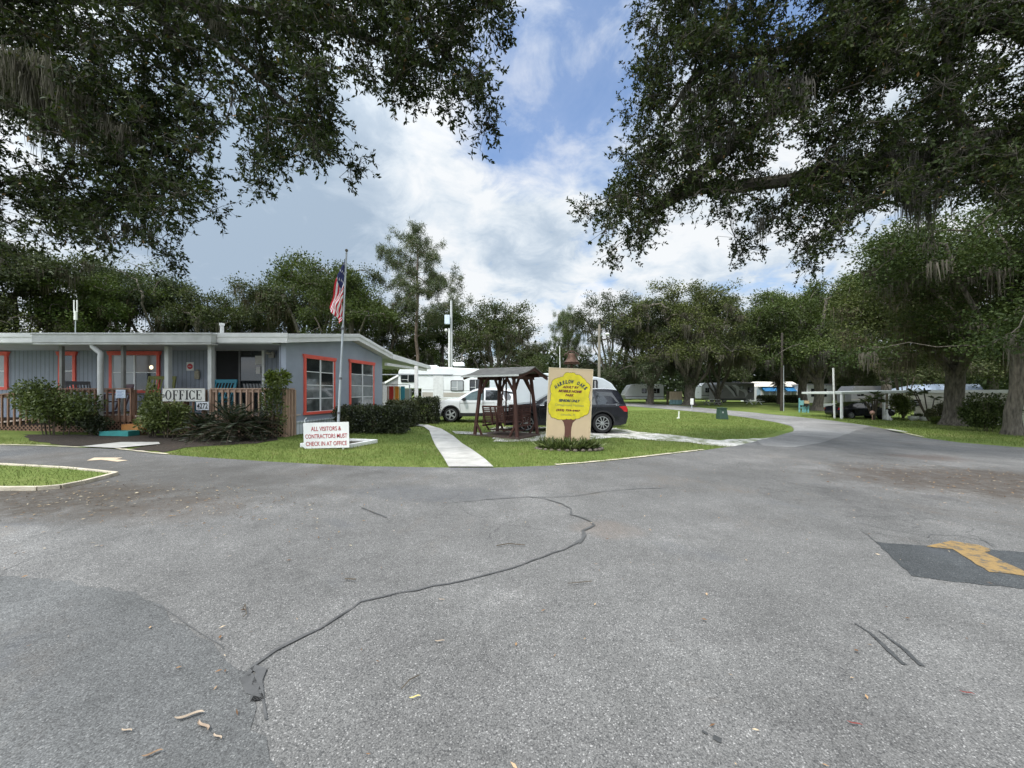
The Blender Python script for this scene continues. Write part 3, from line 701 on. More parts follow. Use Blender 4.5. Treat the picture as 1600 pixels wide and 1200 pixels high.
# ================================================================== deck
redw = mat('red_stained_wood', (.22, .130, .088), .75, .28, 7, bump=.3, bscale=30, stretch=(3, 3, .6))
palew = mat('weathered_wood', (.40, .27, .195), .8, .25, 7, bump=.3, bscale=30, stretch=(3, 3, .6))
floorw = mat('grey_deck_boards', (.50, .42, .38), .8, .2, 5, stretch=(1, 8, 1))
DY = 12.05; DZ = .85
def dx(px, d=None): return (px-CX)/F*(d or DY)
deck = thing('wooden_deck', 'raised wooden deck with slatted railing and lattice in front of the grey office home', 'deck', (-12.5, DY+.9, gz(-12.5, DY)))
xr, xs0, xs1, xl = dx(446), dx(258), dx(206), dx(86)
b = MB(); b.box(xl, xr-.02, DY+.05, 13.88, DZ-.05, DZ); b.build('deck_floor', floorw, deck)
b = MB(); b.box(xl, xs1, DY, DY+.045, DZ-.2, DZ-.002); b.box(xs0, xr, DY, DY+.045, DZ-.2, DZ-.002); b.box(xs1+.002, xs0-.002, DY+.07, DY+.11, DZ-.2, DZ-.052); b.build('rim_board', redw, deck, bevel=.004)
def rail(x0, x1, m, z0=DZ, z1=DZ, y0=DY, y1=DY, hh=.86, step=.185, tw=.05, yoff=-.03, low=.0):
    top, bal, pst_l = MB(), MB(), []; n = max(2, int(abs(x1-x0)/step)) if abs(x1-x0) > .3 else max(2, int(abs(y1-y0)/step))
    for i in range(n+1):
        k = i/n; x, y, z = x0+(x1-x0)*k, y0+(y1-y0)*k, z0+(z1-z0)*k
        bal.box(x-.022, x+.022, y+yoff-.02, y+yoff+.02, z-.17+low, z+hh-.042)
    top.beam((x0, y0+.02, z0+hh-.02), (x1, y1+.02, z1+hh-.02), .13, .038)
    top.beam((x0, y0+.02, z0+hh-.09), (x1, y1+.02, z1+hh-.09), .036, .085)
    for k in (0, .5, 1):
        x, y, z = x0+(x1-x0)*k, y0+(y1-y0)*k, z0+(z1-z0)*k
        q_ = MB(); q_.box(x-.045, x+.045, y+.04, y+.13, 0, z+hh-.045); pst_l.append(q_)
    r = top.build('railing', m, deck, bevel=.004); bal.build('balusters', m, r); [q_.build('rail_post', m, r) for q_ in pst_l]; return r
rail(dx(330), xr-.05, palew).__setitem__('label', 'pale weathered railing section at the right end')
rail(xs0+.02, dx(318), redw, step=.25)
rail(xl, xs1, redw)
rail(dx(-110), xl-.08, redw, z0=DZ-.40, z1=DZ-.02)
rail(xr-.03, xr-.03, palew, y0=DY+.1, y1=12.5)
b = MB(); b.hexa([(dx(-110), DY+.05, DZ-.47), (xl-.05, DY+.05, DZ-.05), (xl-.05, 13.3, DZ-.05), (dx(-110), 13.3, DZ-.47), (dx(-110), DY+.05, DZ-.42), (xl-.05, DY+.05, DZ), (xl-.05, 13.3, DZ), (dx(-110), 13.3, DZ-.42)]); b.build('ramp_floor', floorw, deck)
def lattice(x0, x1, z0, z1, y=DY+.012, s=.125, w=.03):
    b = MB(); hh = z1-z0
    for sgn in (1, -1):
        x = x0-hh
        while x < x1+hh:
            pa, pb = (x, z0), (x+hh, z1)
            if sgn < 0: pa, pb = (x, z1), (x+hh, z0)
            t0, t1 = max(0, (x0-x)/hh), min(1, (x1-x)/hh)
            if t1-t0 > .05:
                q = lambda t: (pa[0]+(pb[0]-pa[0])*t, y+(.008 if sgn > 0 else 0), pa[1]+(pb[1]-pa[1])*t)
                b.beam(q(t0), q(t1), w, .008, up=(0, 1, 0))
            x += s
    return b
lattice(xs0-.02, xr-.03, gz(-8, 12)-.02, DZ-.19).build('lattice', palew, deck)
lattice(dx(158), xs1-.05, .22, DZ-.19).build('lattice', redw, deck)
lattice(dx(-20), dx(158), .26, DZ-.3, y=DY+.03).build('lattice', redw, deck)
b = MB(); b.box(dx(-20), xr-.05, DY+.12, DY+.14, .05, DZ-.06); b.build('deck_shade_sheet', mat('deck_shade_dark', (.03, .022, .018), .9), deck)  # dark sheet behind the lattice, its colour standing in for shade beneath the deck
orange = mat('orange_paint', (.42, .18, .055), .6, .2, 5); teal = mat('teal_paint', (.035, .24, .23), .55, .15, 5); teal2 = mat('blue_teal_paint', (.03, .20, .27), .5, .12, 5)
olive = mat('olive_paint', (.16, .165, .035), .55, .15, 5); purple = mat('mauve_paint', (.12, .07, .085), .55, .15, 5); slate = mat('slate_paint', (.12, .12, .13), .5, .15, 5)
b = MB(); b.box(dx(207), dx(241), DY-.35, DY-.02, .42, .60); b.build('step', orange, deck, bevel=.006).__setitem__('label', 'orange upper step')
b = MB(); b.box(dx(193), dx(236), DY-.72, DY-.36, .24, .43); b.build('step', teal, deck, bevel=.006).__setitem__('label', 'teal lower step')
b = MB(); b.box(dx(196), dx(234), DY-.34, DY-.03, .2, .41); b.build('step_base', redw, deck)
# signs on the railing
def board(name, x0, x1, y, z0, z1, m, th=.025, label=None, cat='sign'):
    b = MB(); b.box(x0, x1, y-th, y, z0, z1); o = b.build(name, m, bevel=.003)
    return single(o, label, cat)
ypl = DY-.075
kx = ypl/F
ox0, ox1, oz1, oz0 = (255-CX)*kx, (321-CX)*kx, CZ+(HY-607)*kx, CZ+(HY-627)*kx
os_ = board('office_sign', ox0, ox1, ypl, oz0, oz1, mat('cream_board', (.66, .65, .60), .6, .06, 4, dirt=.2), label='long white OFFICE sign in black serif letters on the deck railing')
def serif_word(parent, word, x0, x1, z0, z1, y, m):
    b = MB(); h = z1-z0; adv = {'O': 1.0, 'F': .86, 'I': .5, 'C': .92, 'E': .9}
    s = (x1-x0)/sum(adv[c] for c in word); x = x0; T = -.006
    def bx(a, c, e, f, k=0): b.box(a, c, y+T-.0004*k, y, z0+h*e, z0+h*f)
    for c in word:
        wd = adv[c]*s*.84; a, e = x, x+wd; st = s*.20
        if c in 'FEI':
            p = a+(wd-st)/2 if c == 'I' else a+s*.09
            bx(p, p+st, .06, .94)
            bx(p-s*.09, p+st+s*.09, 0, .06, 1); bx(p-s*.09, p+st+s*.09, .94, 1, 1)
            if c != 'I':
                bx(p+st+s*.09, e-s*.02, .94, 1, 1); bx(e-s*.08, e-s*.02, .74, .94, 2); bx(p+st, e-s*.22, .47, .54, 1); bx(e-s*.26, e-s*.20, .38, .63, 2)
                if c == 'E': bx(p+st+s*.09, e, 0, .06, 1); bx(e-s*.06, e, .06, .28, 2)
        else:
            cx, cz, n = (a+e)/2, (z0+z1)/2, 28; r0, r1 = wd/2, h/2*1.03; vs, fs = [], []
            lo, hi = (0, n) if c == 'O' else (3, n-3)
            ks = list(range(lo, hi+1))
            for k in ks:
                t_ = 2*math.pi*k/n; i0, i1 = r0-st*.95, r1-h*.055
                vs += [(cx+r0*math.cos(t_), y+T, cz+r1*math.sin(t_)), (cx+i0*math.cos(t_), y+T, cz+i1*math.sin(t_))]
            for k in range(len(ks)-1): fs.append((2*k, 2*k+2, 2*k+3, 2*k+1))
            b.add(vs, fs)
            if c == 'C': bx(e-s*.07, e-s*.01, .68, .98, 1); bx(e-s*.07, e-s*.01, .04, .26, 1)
        x += adv[c]*s
    return b.build('lettering', m, parent)
serif_word(os_, 'OFFICE', ox0+.09, ox1-.07, oz0+.055, oz1-.055, ypl-.026, black)
b = MB(); zm = (oz0+oz1)/2-.03; b.box(ox0+.0, ox0+.06, ypl-.032, ypl-.026, zm+.02, zm+.045); b.box(ox0+.0, ox0+.06, ypl-.032, ypl-.026, zm-.05, zm-.025); b.box(ox0+.04, ox0+.065, ypl-.0315, ypl-.026, zm-.03, zm+.02); b.build('scroll_mark', black, os_)
nx0, nx1, nz1, nz0 = (308.5-CX)*kx, (328-CX)*kx, CZ+(HY-627.8)*kx, CZ+(HY-640.5)*kx
ns = board('number_sign', nx0, nx1, ypl-.03, nz0, nz1, mat('white_number_plate', (.68, .70, .72), .5, .05), .02, label='small white house number sign reading 4272 below the OFFICE sign')
text(ns, 'lettering', '4272', ((nx0+nx1)/2, ypl-.051, (nz0+nz1)/2), (1, 0, 0), (0, 0, 1), (nx1-nx0)*.86, (nz1-nz0)*.72, black, bold=.025)
px0, px1, pz1, pz0 = (182-CX)*kx, (197-CX)*kx, CZ+(HY-609)*kx, CZ+(HY-622)*kx
pb = board('notice_board', px0, px1, ypl, pz0, pz1, mat('pale_blue_board', (.50, .56, .64), .5, .12, 20), label='small pale blue notice on the deck railing left of the steps')
b = MB()
for i in range(5): b.box(px0+.05, px1-.05-(i % 2)*.06, ypl-.0275, ypl-.0255, pz1-.055-i*.045, pz1-.04-i*.045)
b.build('printed_lines', mat('blue_print', (.15, .22, .40), .6), pb)
# rocking chairs
def rocker(label, m, loc, rz, wide=.62, high=1.12, arch=False):
    t_ = thing('rocking_chair', label, 'chair', loc, rz, 'rocking chairs on the porch', local=True)
    b = MB(); b.box(-wide/2+.03, wide/2-.03, -.26, .24, .40, .43); b.build('seat', m, t_, bevel=.006)
    b = MB(); n = 7
    for i in range(n):
        x = -wide/2+.075+(wide-.15)*i/(n-1); b.beam((x, .24, .45), (x, .24+.24, high-.09), .042, .014, up=(0, 1, 0))
    b.beam((-wide/2, .24+.24, high-.05), (wide/2, .24+.24, high-.05), .03, .12); b.beam((-wide/2+.06, .27, .55), (wide/2-.06, .27, .55), .024, .05)
    for s_ in (-1, 1): b.beam((s_*(wide/2-.02), .23, .12), (s_*(wide/2-.02), .24+.25, high), .045, .045)
    b.build('backrest', m, t_, bevel=.005)
    for s_ in (-1, 1):
        b = MB(); b.beam((s_*(wide/2+.0), -.30, .66), (s_*wide/2, .36, .64), .085, .024); b.beam((s_*(wide/2-.02), -.24, .12), (s_*(wide/2-.02), -.24, .646), .045, .045); b.build('armrest', m, t_, bevel=.005)
        b = MB(); b.tube([(s_*(wide/2-.02), -.42+.95*k/8, .035+.12*((k/8-.42)**2)*2.2) for k in range(9)], .024, 6); b.build('rocker', m, t_)
    return t_
rocker('olive green slatted rocking chair beside the OFFICE sign', olive, (dx(239, 12.9), 12.85, DZ), R(8), .86, 1.28)
rocker('teal rocking chair on the porch in front of the open door', teal2, (dx(334, 12.75), 12.75, DZ), R(-6), .84, 1.16)
rocker('mauve rocking chair on the deck behind the downspout', purple, (dx(172, 12.9), 12.9, DZ), R(-25), .66, 1.0)
rocker('dark grey rocking chair left of the double window, turned sideways', slate, (dx(128, 13.1), 13.1, DZ), R(60), .6, 1.1)
# ================================================================== vehicles
rubber = mat('tyre_rubber', (.018, .018, .019), .85, .2, 20)
alloy = mat('alloy_rim', (.48, .49, .50), .3, .06, 8, metal=.75)
darkrim = mat('dark_wheel_well', (.01, .01, .011), .9)
chrome = mat('chrome_trim', (.6, .6, .6), .2, .05, 4, metal=.9)
carglass = mat('tinted_car_glass', (.015, .018, .02), .04, .2, 1, spec=.9)
clearg = mat('clear_car_glass', (.10, .14, .15), .04, .6, 1.6, spec=.9)
redl = mat('tail_lamp_red', (.50, .012, .015), .15, .2, 6, spec=.7)
headl = mat('head_lamp_glass', (.55, .57, .60), .1, .2, 10, spec=.8)
bplas = mat('black_plastic', (.022, .022, .024), .6, .15, 9)
def carpaint(name, col): return mat(name, col, .25, .05, 1.5, spec=.45, coat=.5 if col[0] > .1 else .25)
def arc(cx, cz, r, n=10, a0=180, a1=0):
    return [(cx+r*math.cos(R(a0+(a1-a0)*k/n)), cz+r*math.sin(R(a0+(a1-a0)*k/n))) for k in range(n+1)]
def wheel(parent, x, y, r, side, spokes=10, wd=.24, rimr=.70):
    b = MB(); pr = [(r*rimr, -wd/2), (r*.93, -wd/2), (r, -wd/2+.04), (r, wd/2-.04), (r*.93, wd/2), (r*rimr, wd/2)]
    b.lathe((x, y, r), pr, 28, (0, side, 0)); wl = b.build('wheel', rubber, parent, smooth=50)
    b = MB(); o = wd/2-.02
    b.lathe((x, y, r), [(r*rimr, -wd/2), (r*rimr, o+.012), (r*(rimr-.06), o+.012), (r*(rimr-.08), o-.06)], 28, (0, side, 0))
    for k in range(spokes):
        a = 2*math.pi*k/spokes; c, s = math.cos(a), math.sin(a); yy = y+side*o
        b.beam((x+c*r*.10, yy, r+s*r*.10), (x+c*r*(rimr-.03), yy, r+s*r*(rimr-.03)), .030 if spokes > 6 else .075, .03, up=(0, 1, 0))
    b.lathe((x, y, r), [(.001, o+.02), (.055, o+.02), (.07, o), (.07, o-.05)], 14, (0, side, 0)); b.build('rim', alloy, wl, smooth=40)
    b = MB(); b.lathe((x, y, r), [(.001, -.02), (r*rimr-.012, -.02)], 24, (0, side, 0)); b.build('brake_disc', darkrim, wl)
def car(name, label, cat, loc, rz, spec, paint, group=None):
    """spec: top/bottom outline, axles, windows in side view; x forward"""
    root = thing(name, label, cat, loc, rz, group, local=True)
    r, (xf, xb), ar, sill = spec['wr'], spec['axles'], spec['arch'], spec['sill']
    out = list(spec['top'])                       # from front bumper bottom over the roof to rear bumper bottom
    zc = r
    def archpts(x):
        h = math.degrees(math.asin(max(-1, min(1, (sill-zc)/ar)))); return arc(x, zc, ar, 12, 180-h, h)
    out += archpts(xb)+archpts(xf)
    Wd, belt, tum, zt = spec['w']/2, spec['belt'], spec['tumble'], max(z for x, z in spec['top'])
    xm = max(x for x, z in spec['top']); xn = min(x for x, z in spec['top'])
    def hw(x, z):
        v = Wd
        if z > belt: v -= tum*(z-belt)/(zt-belt)
        if z < belt: v -= .05*((belt-z)/(belt-sill))**2
        if abs(z-belt-.02) < .15: v += .012*(1-abs(z-belt-.02)/.15)
        e = max(0, (x-(xm-.75))/.75, ((xn+.75)-x)/.75); return v-.16*e*e
    # subdivide the outline so that the skins meet
    P = []
    for i, a in enumerate(out):
        c = out[(i+1) % len(out)]; k = max(1, int(math.hypot(c[0]-a[0], c[1]-a[1])/.16))
        for j in range(k): P.append((a[0]+(c[0]-a[0])*j/k, a[1]+(c[1]-a[1])*j/k))
    n = len(P); q = np.array(P); gx_, gy_ = np.meshgrid(np.arange(xn, xm, .12), np.arange(.2, zt, .09)); g = np.stack([gx_.ravel(), gy_.ravel()], 1); g = g[inside(g, q)]
    rr = delaunay_2d_cdt([Vector(p) for p in P]+[Vector(p) for p in g.tolist()], [], [list(range(n))], 1, 1e-4)
    b = MB(); M = 7
    for s in (-1, 1):
        b.add([(v.x, s*hw(v.x, v.y), v.y) for v in rr[0]], [tuple(f) if s > 0 else tuple(f)[::-1] for f in rr[2]])
    vs, fs = [], []
    for x, z in P:
        for j in range(M):
            k = -1+2*j/(M-1); vs.append((x, k*hw(x, z), z+(.035*(1-k*k) if z > belt+.02 else 0)))
    for i in range(n):
        for j in range(M-1): fs.append((i*M+j, i*M+j+1, ((i+1) % n)*M+j+1, ((i+1) % n)*M+j))
    b.add(vs, fs)
    body = b.build('body', paint, root, smooth=32)
    side = lambda poly, off, s: [(x, s*(hw(x, z)+off), z) for x, z in poly]
    for s in (-1, 1):
        for poly, m in spec['glass']:
            b = MB(); p = side(poly, .012, s); b.prism(p, (0, -s*.014, 0)); b.build('window', m, root)
        for ln in spec['lines']:
            b = MB()
            for a, c in zip(ln, ln[1:]): b.beam((a[0], s*(hw(*a)+.001), a[1]), (c[0], s*(hw(*c)+.001), c[1]), .012, .010, up=(0, 1, 0))
            b.build('door_seam', bplas, body)
        for x, z in spec['handles']:
            b = MB(); b.box(x-.10, x+.10, s*(hw(x, z)-.01), s*(hw(x, z)+.03), z-.018, z+.018); b.build('door_handle', spec.get('hmat', paint), root, bevel=.01)
        b = MB(); x, z = spec['mirror']; y = s*(hw(x, z)); b.box(x-.09, x+.07, y, y+s*.20, z-.02, z+.14); b.build('mirror', spec.get('mmat', paint), root, bevel=.04)
        for x in (xf, xb): wheel(root, x, s*(Wd-.15), r, s, spec.get('spokes', 10))
        if spec.get('clad'):
            b = MB()
            for x in (xf, xb):
                A = archpts(x); B_ = [(x+(a-x)*1.14, zc+(c-zc)*1.13) for a, c in A]
                for k in range(len(A)-1):
                    p = [A[k], A[k+1], B_[k+1], B_[k]]; b.prism(side(p, .014, s), (0, -s*.03, 0))
            xa, xb2 = xf-ar, xb+ar; b.prism(side([(xa, sill), (xb2, sill), (xb2, sill+.17), (xa, sill+.17)], .012, s), (0, -s*.03, 0)); b.build('side_cladding', bplas, root)
        for nm, poly, m in spec.get('lamps', []):
            b = MB(); p = side(poly, .015, s); b.prism(p, (0, -s*.12, 0)); b.build(nm, m, root)
        for nm, poly, m in spec.get('trim', []):
            b = MB(); p = side(poly, .018, s); b.prism(p, (0, -s*.03, 0)); b.build(nm, m, root)
        b = MB()
        for x in (xf, xb): b.lathe((x, s*(Wd-.42), r), [(.01, 0), (ar, 0), (ar, .34*1)], 18, (0, s, 0))
        b.build('wheel_arch_liner', darkrim, body)
    for nm, (x0, z0), (x1, z1), k in spec['screens']:
        nx_, nz_ = (z0-z1), (x1-x0); l = math.hypot(nx_, nz_); nx_, nz_ = nx_/l*.02, nz_/l*.02
        if nz_ < 0: nx_, nz_ = -nx_, -nz_
        b = MB(); a, c = (x0+(x1-x0)*.06, z0+(z1-z0)*.06), (x1+(x0-x1)*.08, z1+(z0-z1)*.08)
        h0, h1 = hw(*a)*k, hw(*c)*k; S = 6; vs, fs = [], []
        for (x, z), h in ((a, h0), (c, h1)):
            for j in range(S+1):
                u = -1+2*j/S; vs.append((x+nx_, u*h, z+nz_+.035*(1-(u*k)**2)))
        for j in range(S): fs.append((j, j+1, S+2+j, S+1+j))
        b.add(vs, fs); b.build(nm, carglass, root, smooth=40)
    return root, hw
SUVTOP = [(2.40, .30), (2.50, .40), (2.53, .62), (2.50, .90), (2.42, 1.03), (2.15, 1.10), (1.65, 1.16), (1.18, 1.20), (.85, 1.40), (.42, 1.64), (.15, 1.73), (-.40, 1.775), (-1.1, 1.775), (-1.75, 1.75), (-2.12, 1.70), (-2.28, 1.50), (-2.42, 1.16), (-2.47, 1.05), (-2.53, .95), (-2.54, .62), (-2.46, .36), (-2.2, .30)]
suv = dict(wr=.39, axles=(1.55, -1.48), arch=.455, sill=.30, top=SUVTOP, w=1.98, belt=1.10, tumble=.24, spokes=10, clad=True,
    glass=[([(1.02, 1.15), (.50, 1.53), (.24, 1.635), (-.22, 1.665), (-.22, 1.13)], clearg), ([(-.29, 1.13), (-.29, 1.665), (-1.12, 1.66), (-1.22, 1.13)], carglass), ([(-1.30, 1.13), (-1.20, 1.66), (-1.88, 1.62), (-2.16, 1.19), (-2.0, 1.13)], carglass)],
    lines=[[(1.0, 1.12), (1.06, .9), (.98, .5), (.7, .36)], [(-.26, 1.12), (-.28, .40)], [(-1.28, 1.12), (-1.22, .95), (-1.02, .62), (-1.0, .42)], [(1.0, .97), (-.3, 1.0), (-2.2, 1.01)]],
    handles=[(.0, .99), (-1.0, 1.01)], mirror=(.78, 1.13), screens=[('windscreen', (1.18, 1.20), (.42, 1.64), .84), ('rear_window', (-2.28, 1.50), (-2.14, 1.68), .84)],
    lamps=[('tail_lamp', [(-2.14, 1.06), (-2.43, 1.08), (-2.51, .97), (-2.50, .84), (-2.36, .86), (-2.26, .97)], redl), ('headlamp', [(2.44, .98), (2.10, 1.02), (2.2, .88), (2.47, .86)], headl)],
    trim=[('roof_rail', [(.3, 1.735), (-1.9, 1.765), (-1.9, 1.80), (.3, 1.765)], chrome), ('window_trim', [(1.04, 1.105), (-2.14, 1.105), (-2.16, 1.125), (1.02, 1.125)], chrome)])
pc = on(983, 15.3); cx_ = pc.x-2.53
car('black_suv', 'black SUV with chrome ten-spoke wheels and red tail lamp, parked behind the oak tree sign', 'car', (cx_, 16.3, gz(cx_, 16.3)), R(180), suv, carpaint('black_car_paint', (.007, .008, .013)))
S2 = [(2.26, .30), (2.36, .42), (2.40, .62), (2.36, .86), (2.22, 1.0), (1.9, 1.06), (1.5, 1.11), (1.12, 1.15), (.75, 1.38), (.32, 1.60), (.0, 1.67), (-.6, 1.69), (-1.3, 1.66), (-1.85, 1.58), (-2.05, 1.46), (-2.26, 1.12), (-2.36, .95), (-2.38, .6), (-2.3, .36), (-2.1, .30)]
suv2 = dict(wr=.365, axles=(1.45, -1.33), arch=.425, sill=.28, top=S2, w=1.88, belt=1.06, tumble=.24, spokes=5, clad=True, mmat=bplas,
    glass=[([(.96, 1.10), (.44, 1.47), (.15, 1.565), (-.20, 1.59), (-.20, 1.09)], clearg), ([(-.27, 1.09), (-.27, 1.59), (-1.0, 1.57), (-1.18, 1.09)], carglass), ([(-1.26, 1.09), (-1.08, 1.57), (-1.6, 1.50), (-1.98, 1.17), (-1.9, 1.09)], carglass)],
    lines=[[(.98, 1.06), (1.0, .8), (.95, .45), (.7, .34)], [(-.24, 1.07), (-.26, .38)], [(-1.22, 1.07), (-1.1, .8), (-.92, .5)], [(1.0, .93), (-.3, .95), (-1.9, .98)]],
    handles=[(.02, .92), (-.98, .94)], mirror=(.78, 1.07), screens=[('windscreen', (1.12, 1.15), (.32, 1.60), .84), ('rear_window', (-2.26, 1.12), (-2.05, 1.46), .82)],
    lamps=[('tail_lamp', [(-1.95, 1.03), (-2.26, 1.04), (-2.32, .94), (-2.2, .9)], redl), ('headlamp', [(2.28, .95), (1.9, 1.0), (2.0, .88), (2.33, .82)], headl)], trim=[])
pc = on(674, 19.0)
cw, _ = car('white_suv', 'white SUV with dark windows parked behind the wooden swing, facing left', 'car', (pc.x+2.40, 19.95, gz(pc.x, 19.9)), R(180), suv2, carpaint('white_car_paint', (.72, .74, .77)))
S3 = [(2.26, .28), (2.36, .40), (2.38, .58), (2.30, .74), (1.9, .86), (1.3, .95), (1.05, .98), (.55, 1.24), (.15, 1.40), (-.3, 1.45), (-.8, 1.42), (-1.3, 1.28), (-1.75, 1.08), (-2.1, 1.05), (-2.33, 1.0), (-2.4, .7), (-2.38, .42), (-2.2, .28)]
sedan = dict(wr=.33, axles=(1.42, -1.36), arch=.38, sill=.24, top=S3, w=1.8, belt=.92, tumble=.22, spokes=9,
    glass=[([(.9, .97), (.5, 1.18), (.12, 1.33), (-.18, 1.365), (-.18, .96)], carglass), ([(-.25, .96), (-.25, 1.37), (-.8, 1.34), (-1.28, 1.16), (-1.4, .99)], carglass)],
    lines=[[(.95, .93), (.98, .6), (.8, .32)], [(-.22, .94), (-.24, .32)], [(-1.1, .94), (-1.05, .6), (-.9, .4)]],
    handles=[(.0, .83), (-.9, .85)], mirror=(.72, .94), screens=[('windscreen', (1.05, .98), (.15, 1.40), .84), ('rear_window', (-1.75, 1.08), (-.8, 1.42), .82)],
    lamps=[('tail_lamp', [(-2.0, .96), (-2.34, .94), (-2.38, .78), (-2.1, .8)], redl), ('headlamp', [(2.26, .72), (1.9, .80), (1.95, .70), (2.32, .62)], headl)], trim=[])
pc = on(846, 22.5)
car('white_sedan', 'white sedan seen through the wooden swing, behind the black SUV bonnet', 'car', (pc.x-.3, 22.2, gz(pc.x, 22.2)), R(168), sedan, MAT['white_car_paint'])
pc = on(1304, 33.3)
car('black_sedan', 'black sedan with silver wheels parked under the flat white carport', 'car', (pc.x+2.4, 33.6, gz(pc.x+2.4, 33.6)), R(-2), sedan, MAT['black_car_paint'])
# ---------------------------------------------------------------- trailers
rvw = mat('caravan_white', (.76, .78, .79), .35, .05, 1.2, dirt=.12)
rvtan = mat('caravan_tan_stripe', (.40, .37, .33), .45, .1, 2)
rvgrey = mat('caravan_grey', (.28, .28, .29), .4, .1, 2)
def panel(root, nm, poly, y, m, th=.02):
    b = MB(); b.prism([(x, y, z) for x, z in poly], (0, -th, 0)); return b.build(nm, m, root, bevel=.004)
def rect(x0, x1, z0, z1, c=.06): return [(x0+c, z0), (x1-c, z0), (x1, z0+c), (x1, z1-c), (x1-c, z1), (x0+c, z1), (x0, z1-c), (x0, z0+c)]
def trailer(name, label, cat, loc, rz, prof, depth, m, wins, stripes, wheels=(), extras=(), mat_win=None):
    """prof: side view (x,z); the seen side is y = 0 facing -y"""
    root = thing(name, label, cat, loc, rz, local=True)
    b = MB(); b.prism([(x, 0, z) for x, z in prof], (0, depth, 0)); b.build('body', m, root, bevel=.05)
    for x0, x1, z0, z1, mm in wins:
        wn = panel(root, 'window', rect(x0, x1, z0, z1), -.002, bplas, .03); panel(wn, 'pane', rect(x0+.05, x1-.05, z0+.05, z1-.05, .04), -.026, mm or carglass, .012)
        b = MB(); xm = (x0+x1)/2; b.box(xm-.012, xm+.012, -.045, -.036, z0+.05, z1-.05); b.box(x0+.05, xm-.013, -.045, -.036, z0+(z1-z0)*.32, z0+(z1-z0)*.32+.02); b.build('glazing_bar', sash, wn)
    for poly, mm in stripes: panel(root, 'stripe', poly, -.002, mm, .006)
    for x in wheels:
        wheel(root, x, .12, .36, -1, 5, .2)
    for f in extras: f(root)
    return root
def rv_extras(root):
    for x0, x1, z0, z1 in ((-2.2, -1.1, 3.16, 3.46), (1.5, 2.3, 3.26, 3.50), (-.2, .4, 3.2, 3.28)):
        b = MB(); b.box(x0, x1, .7, 1.5, z0, z1); b.build('roof_unit', rvw, root, bevel=.07)
    b = MB(); b.box(-3.3, 1.6, -.05, -.005, 2.56, 2.62); b.build('awning_rail', mat('awning_rail', (.30, .32, .34), .5), root)
    b = MB(); b.box(-3.45, 1.2, -.06, -.005, .62, .74); b.build('side_skirt', rvgrey, root)
    for x0, x1, z0, z1 in ((-.3, .5, .62, .98), (.7, 1.3, .62, .98), (3.0, 3.5, .6, .98)):
        panel(root, 'hatch', rect(x0, x1, z0, z1, .03), -.004, mat('hatch_panel', (.58, .58, .57), .4), .012)
    panel(root, 'side_door', rect(.25, .95, .95, 2.55, .06), -.004, mat('caravan_door', (.64, .65, .65), .4), .02)
    b = MB()
    for x in (1.9, 2.3): b.box(x-.05, x+.05, .3, .4, .1, 1.5)
    b.build('landing_leg', rvgrey, root)
pc = on(624, 26.5)
trailer('fifth_wheel_caravan', 'long white fifth-wheel caravan with a raised front over the hitch, behind the carport post', 'caravan', (pc.x+2.1, 26.4, gz(pc.x, 26)), R(2),
    [(-4.4, .55), (-.6, .55), (-.6, 1.62), (-2.15+.0, 1.62)][:0]+[(3.6, .55), (3.6, 2.98), (-1.4, 3.22), (-1.9, 3.16), (-2.12, 2.8), (-2.15, 1.75), (-2.0, 1.62), (-.55, 1.62), (-.55, .55)], 2.3, rvw,
    [(-1.95, -.95, 2.05, 2.62, carglass), (1.45, 2.35, 1.45, 2.2, blind), (2.75, 3.55, 1.45, 2.25, carglass)],
    [([(-.5, 1.05), (3.6, 1.05), (3.6, 1.32), (-.5, 1.38)], rvtan), ([(-2.1, 2.66), (3.6, 2.5), (3.6, 2.46), (-2.1, 2.62)], rvgrey), ([(-.5, 1.56), (3.6, 1.50), (3.6, 1.47), (-.5, 1.53)], rvgrey)], wheels=(1.9, 2.7), extras=(rv_extras,))
pc = on(968, 18.6)
def cap_extras(root):
    b = MB(); b.tube([(-.9, -.03, 1.15), (-.5, -.03, 1.2), (-.25, -.03, 1.05)], .02, 6); b.build('grab_rail', bplas, root)
trailer('travel_trailer', 'white travel trailer with a rounded end showing above the black SUV roof', 'caravan', (pc.x, 18.4, gz(pc.x, 18.6)), R(-1),
    [(-5.0, .45), (-.25, .45), (-.05, .75), (0, 1.3), (-.14, 1.75), (-.42, 2.12), (-.82, 2.36), (-1.25, 2.45), (-5.0, 2.45)], 2.3, mat('caravan_grey_white', (.55, .60, .64), .3, .05, 1.2),
    [(-1.36, -1.10, 1.25, 2.3, None), (-2.6, -1.7, 1.3, 2.0, None)], [([(-5.0, .95), (-.1, .95), (-.06, 1.05), (-5.0, 1.05)], rvgrey)], wheels=(-2.6, -3.4), extras=(cap_extras,))
pc = on(765, 25.5)
trailer('cargo_trailer', 'plain white box trailer with one pale grey panel, behind the swing roof', 'trailer', (pc.x, 25.6, gz(pc.x, 25)), R(1), [(0, .5), (4.5, .5), (4.5, 2.72), (4.3, 2.8), (.15, 2.8), (0, 2.65)], 2.2, MAT['caravan_grey_white'], [], [([(.35, 1.75), (1.7, 1.75), (1.7, 2.45), (.35, 2.45)], mat('pale_panel', (.50, .53, .57), .4)), ([(0, .9), (4.5, .9), (4.5, .98), (0, .98)], rvgrey)], wheels=(2.2, 3.0))
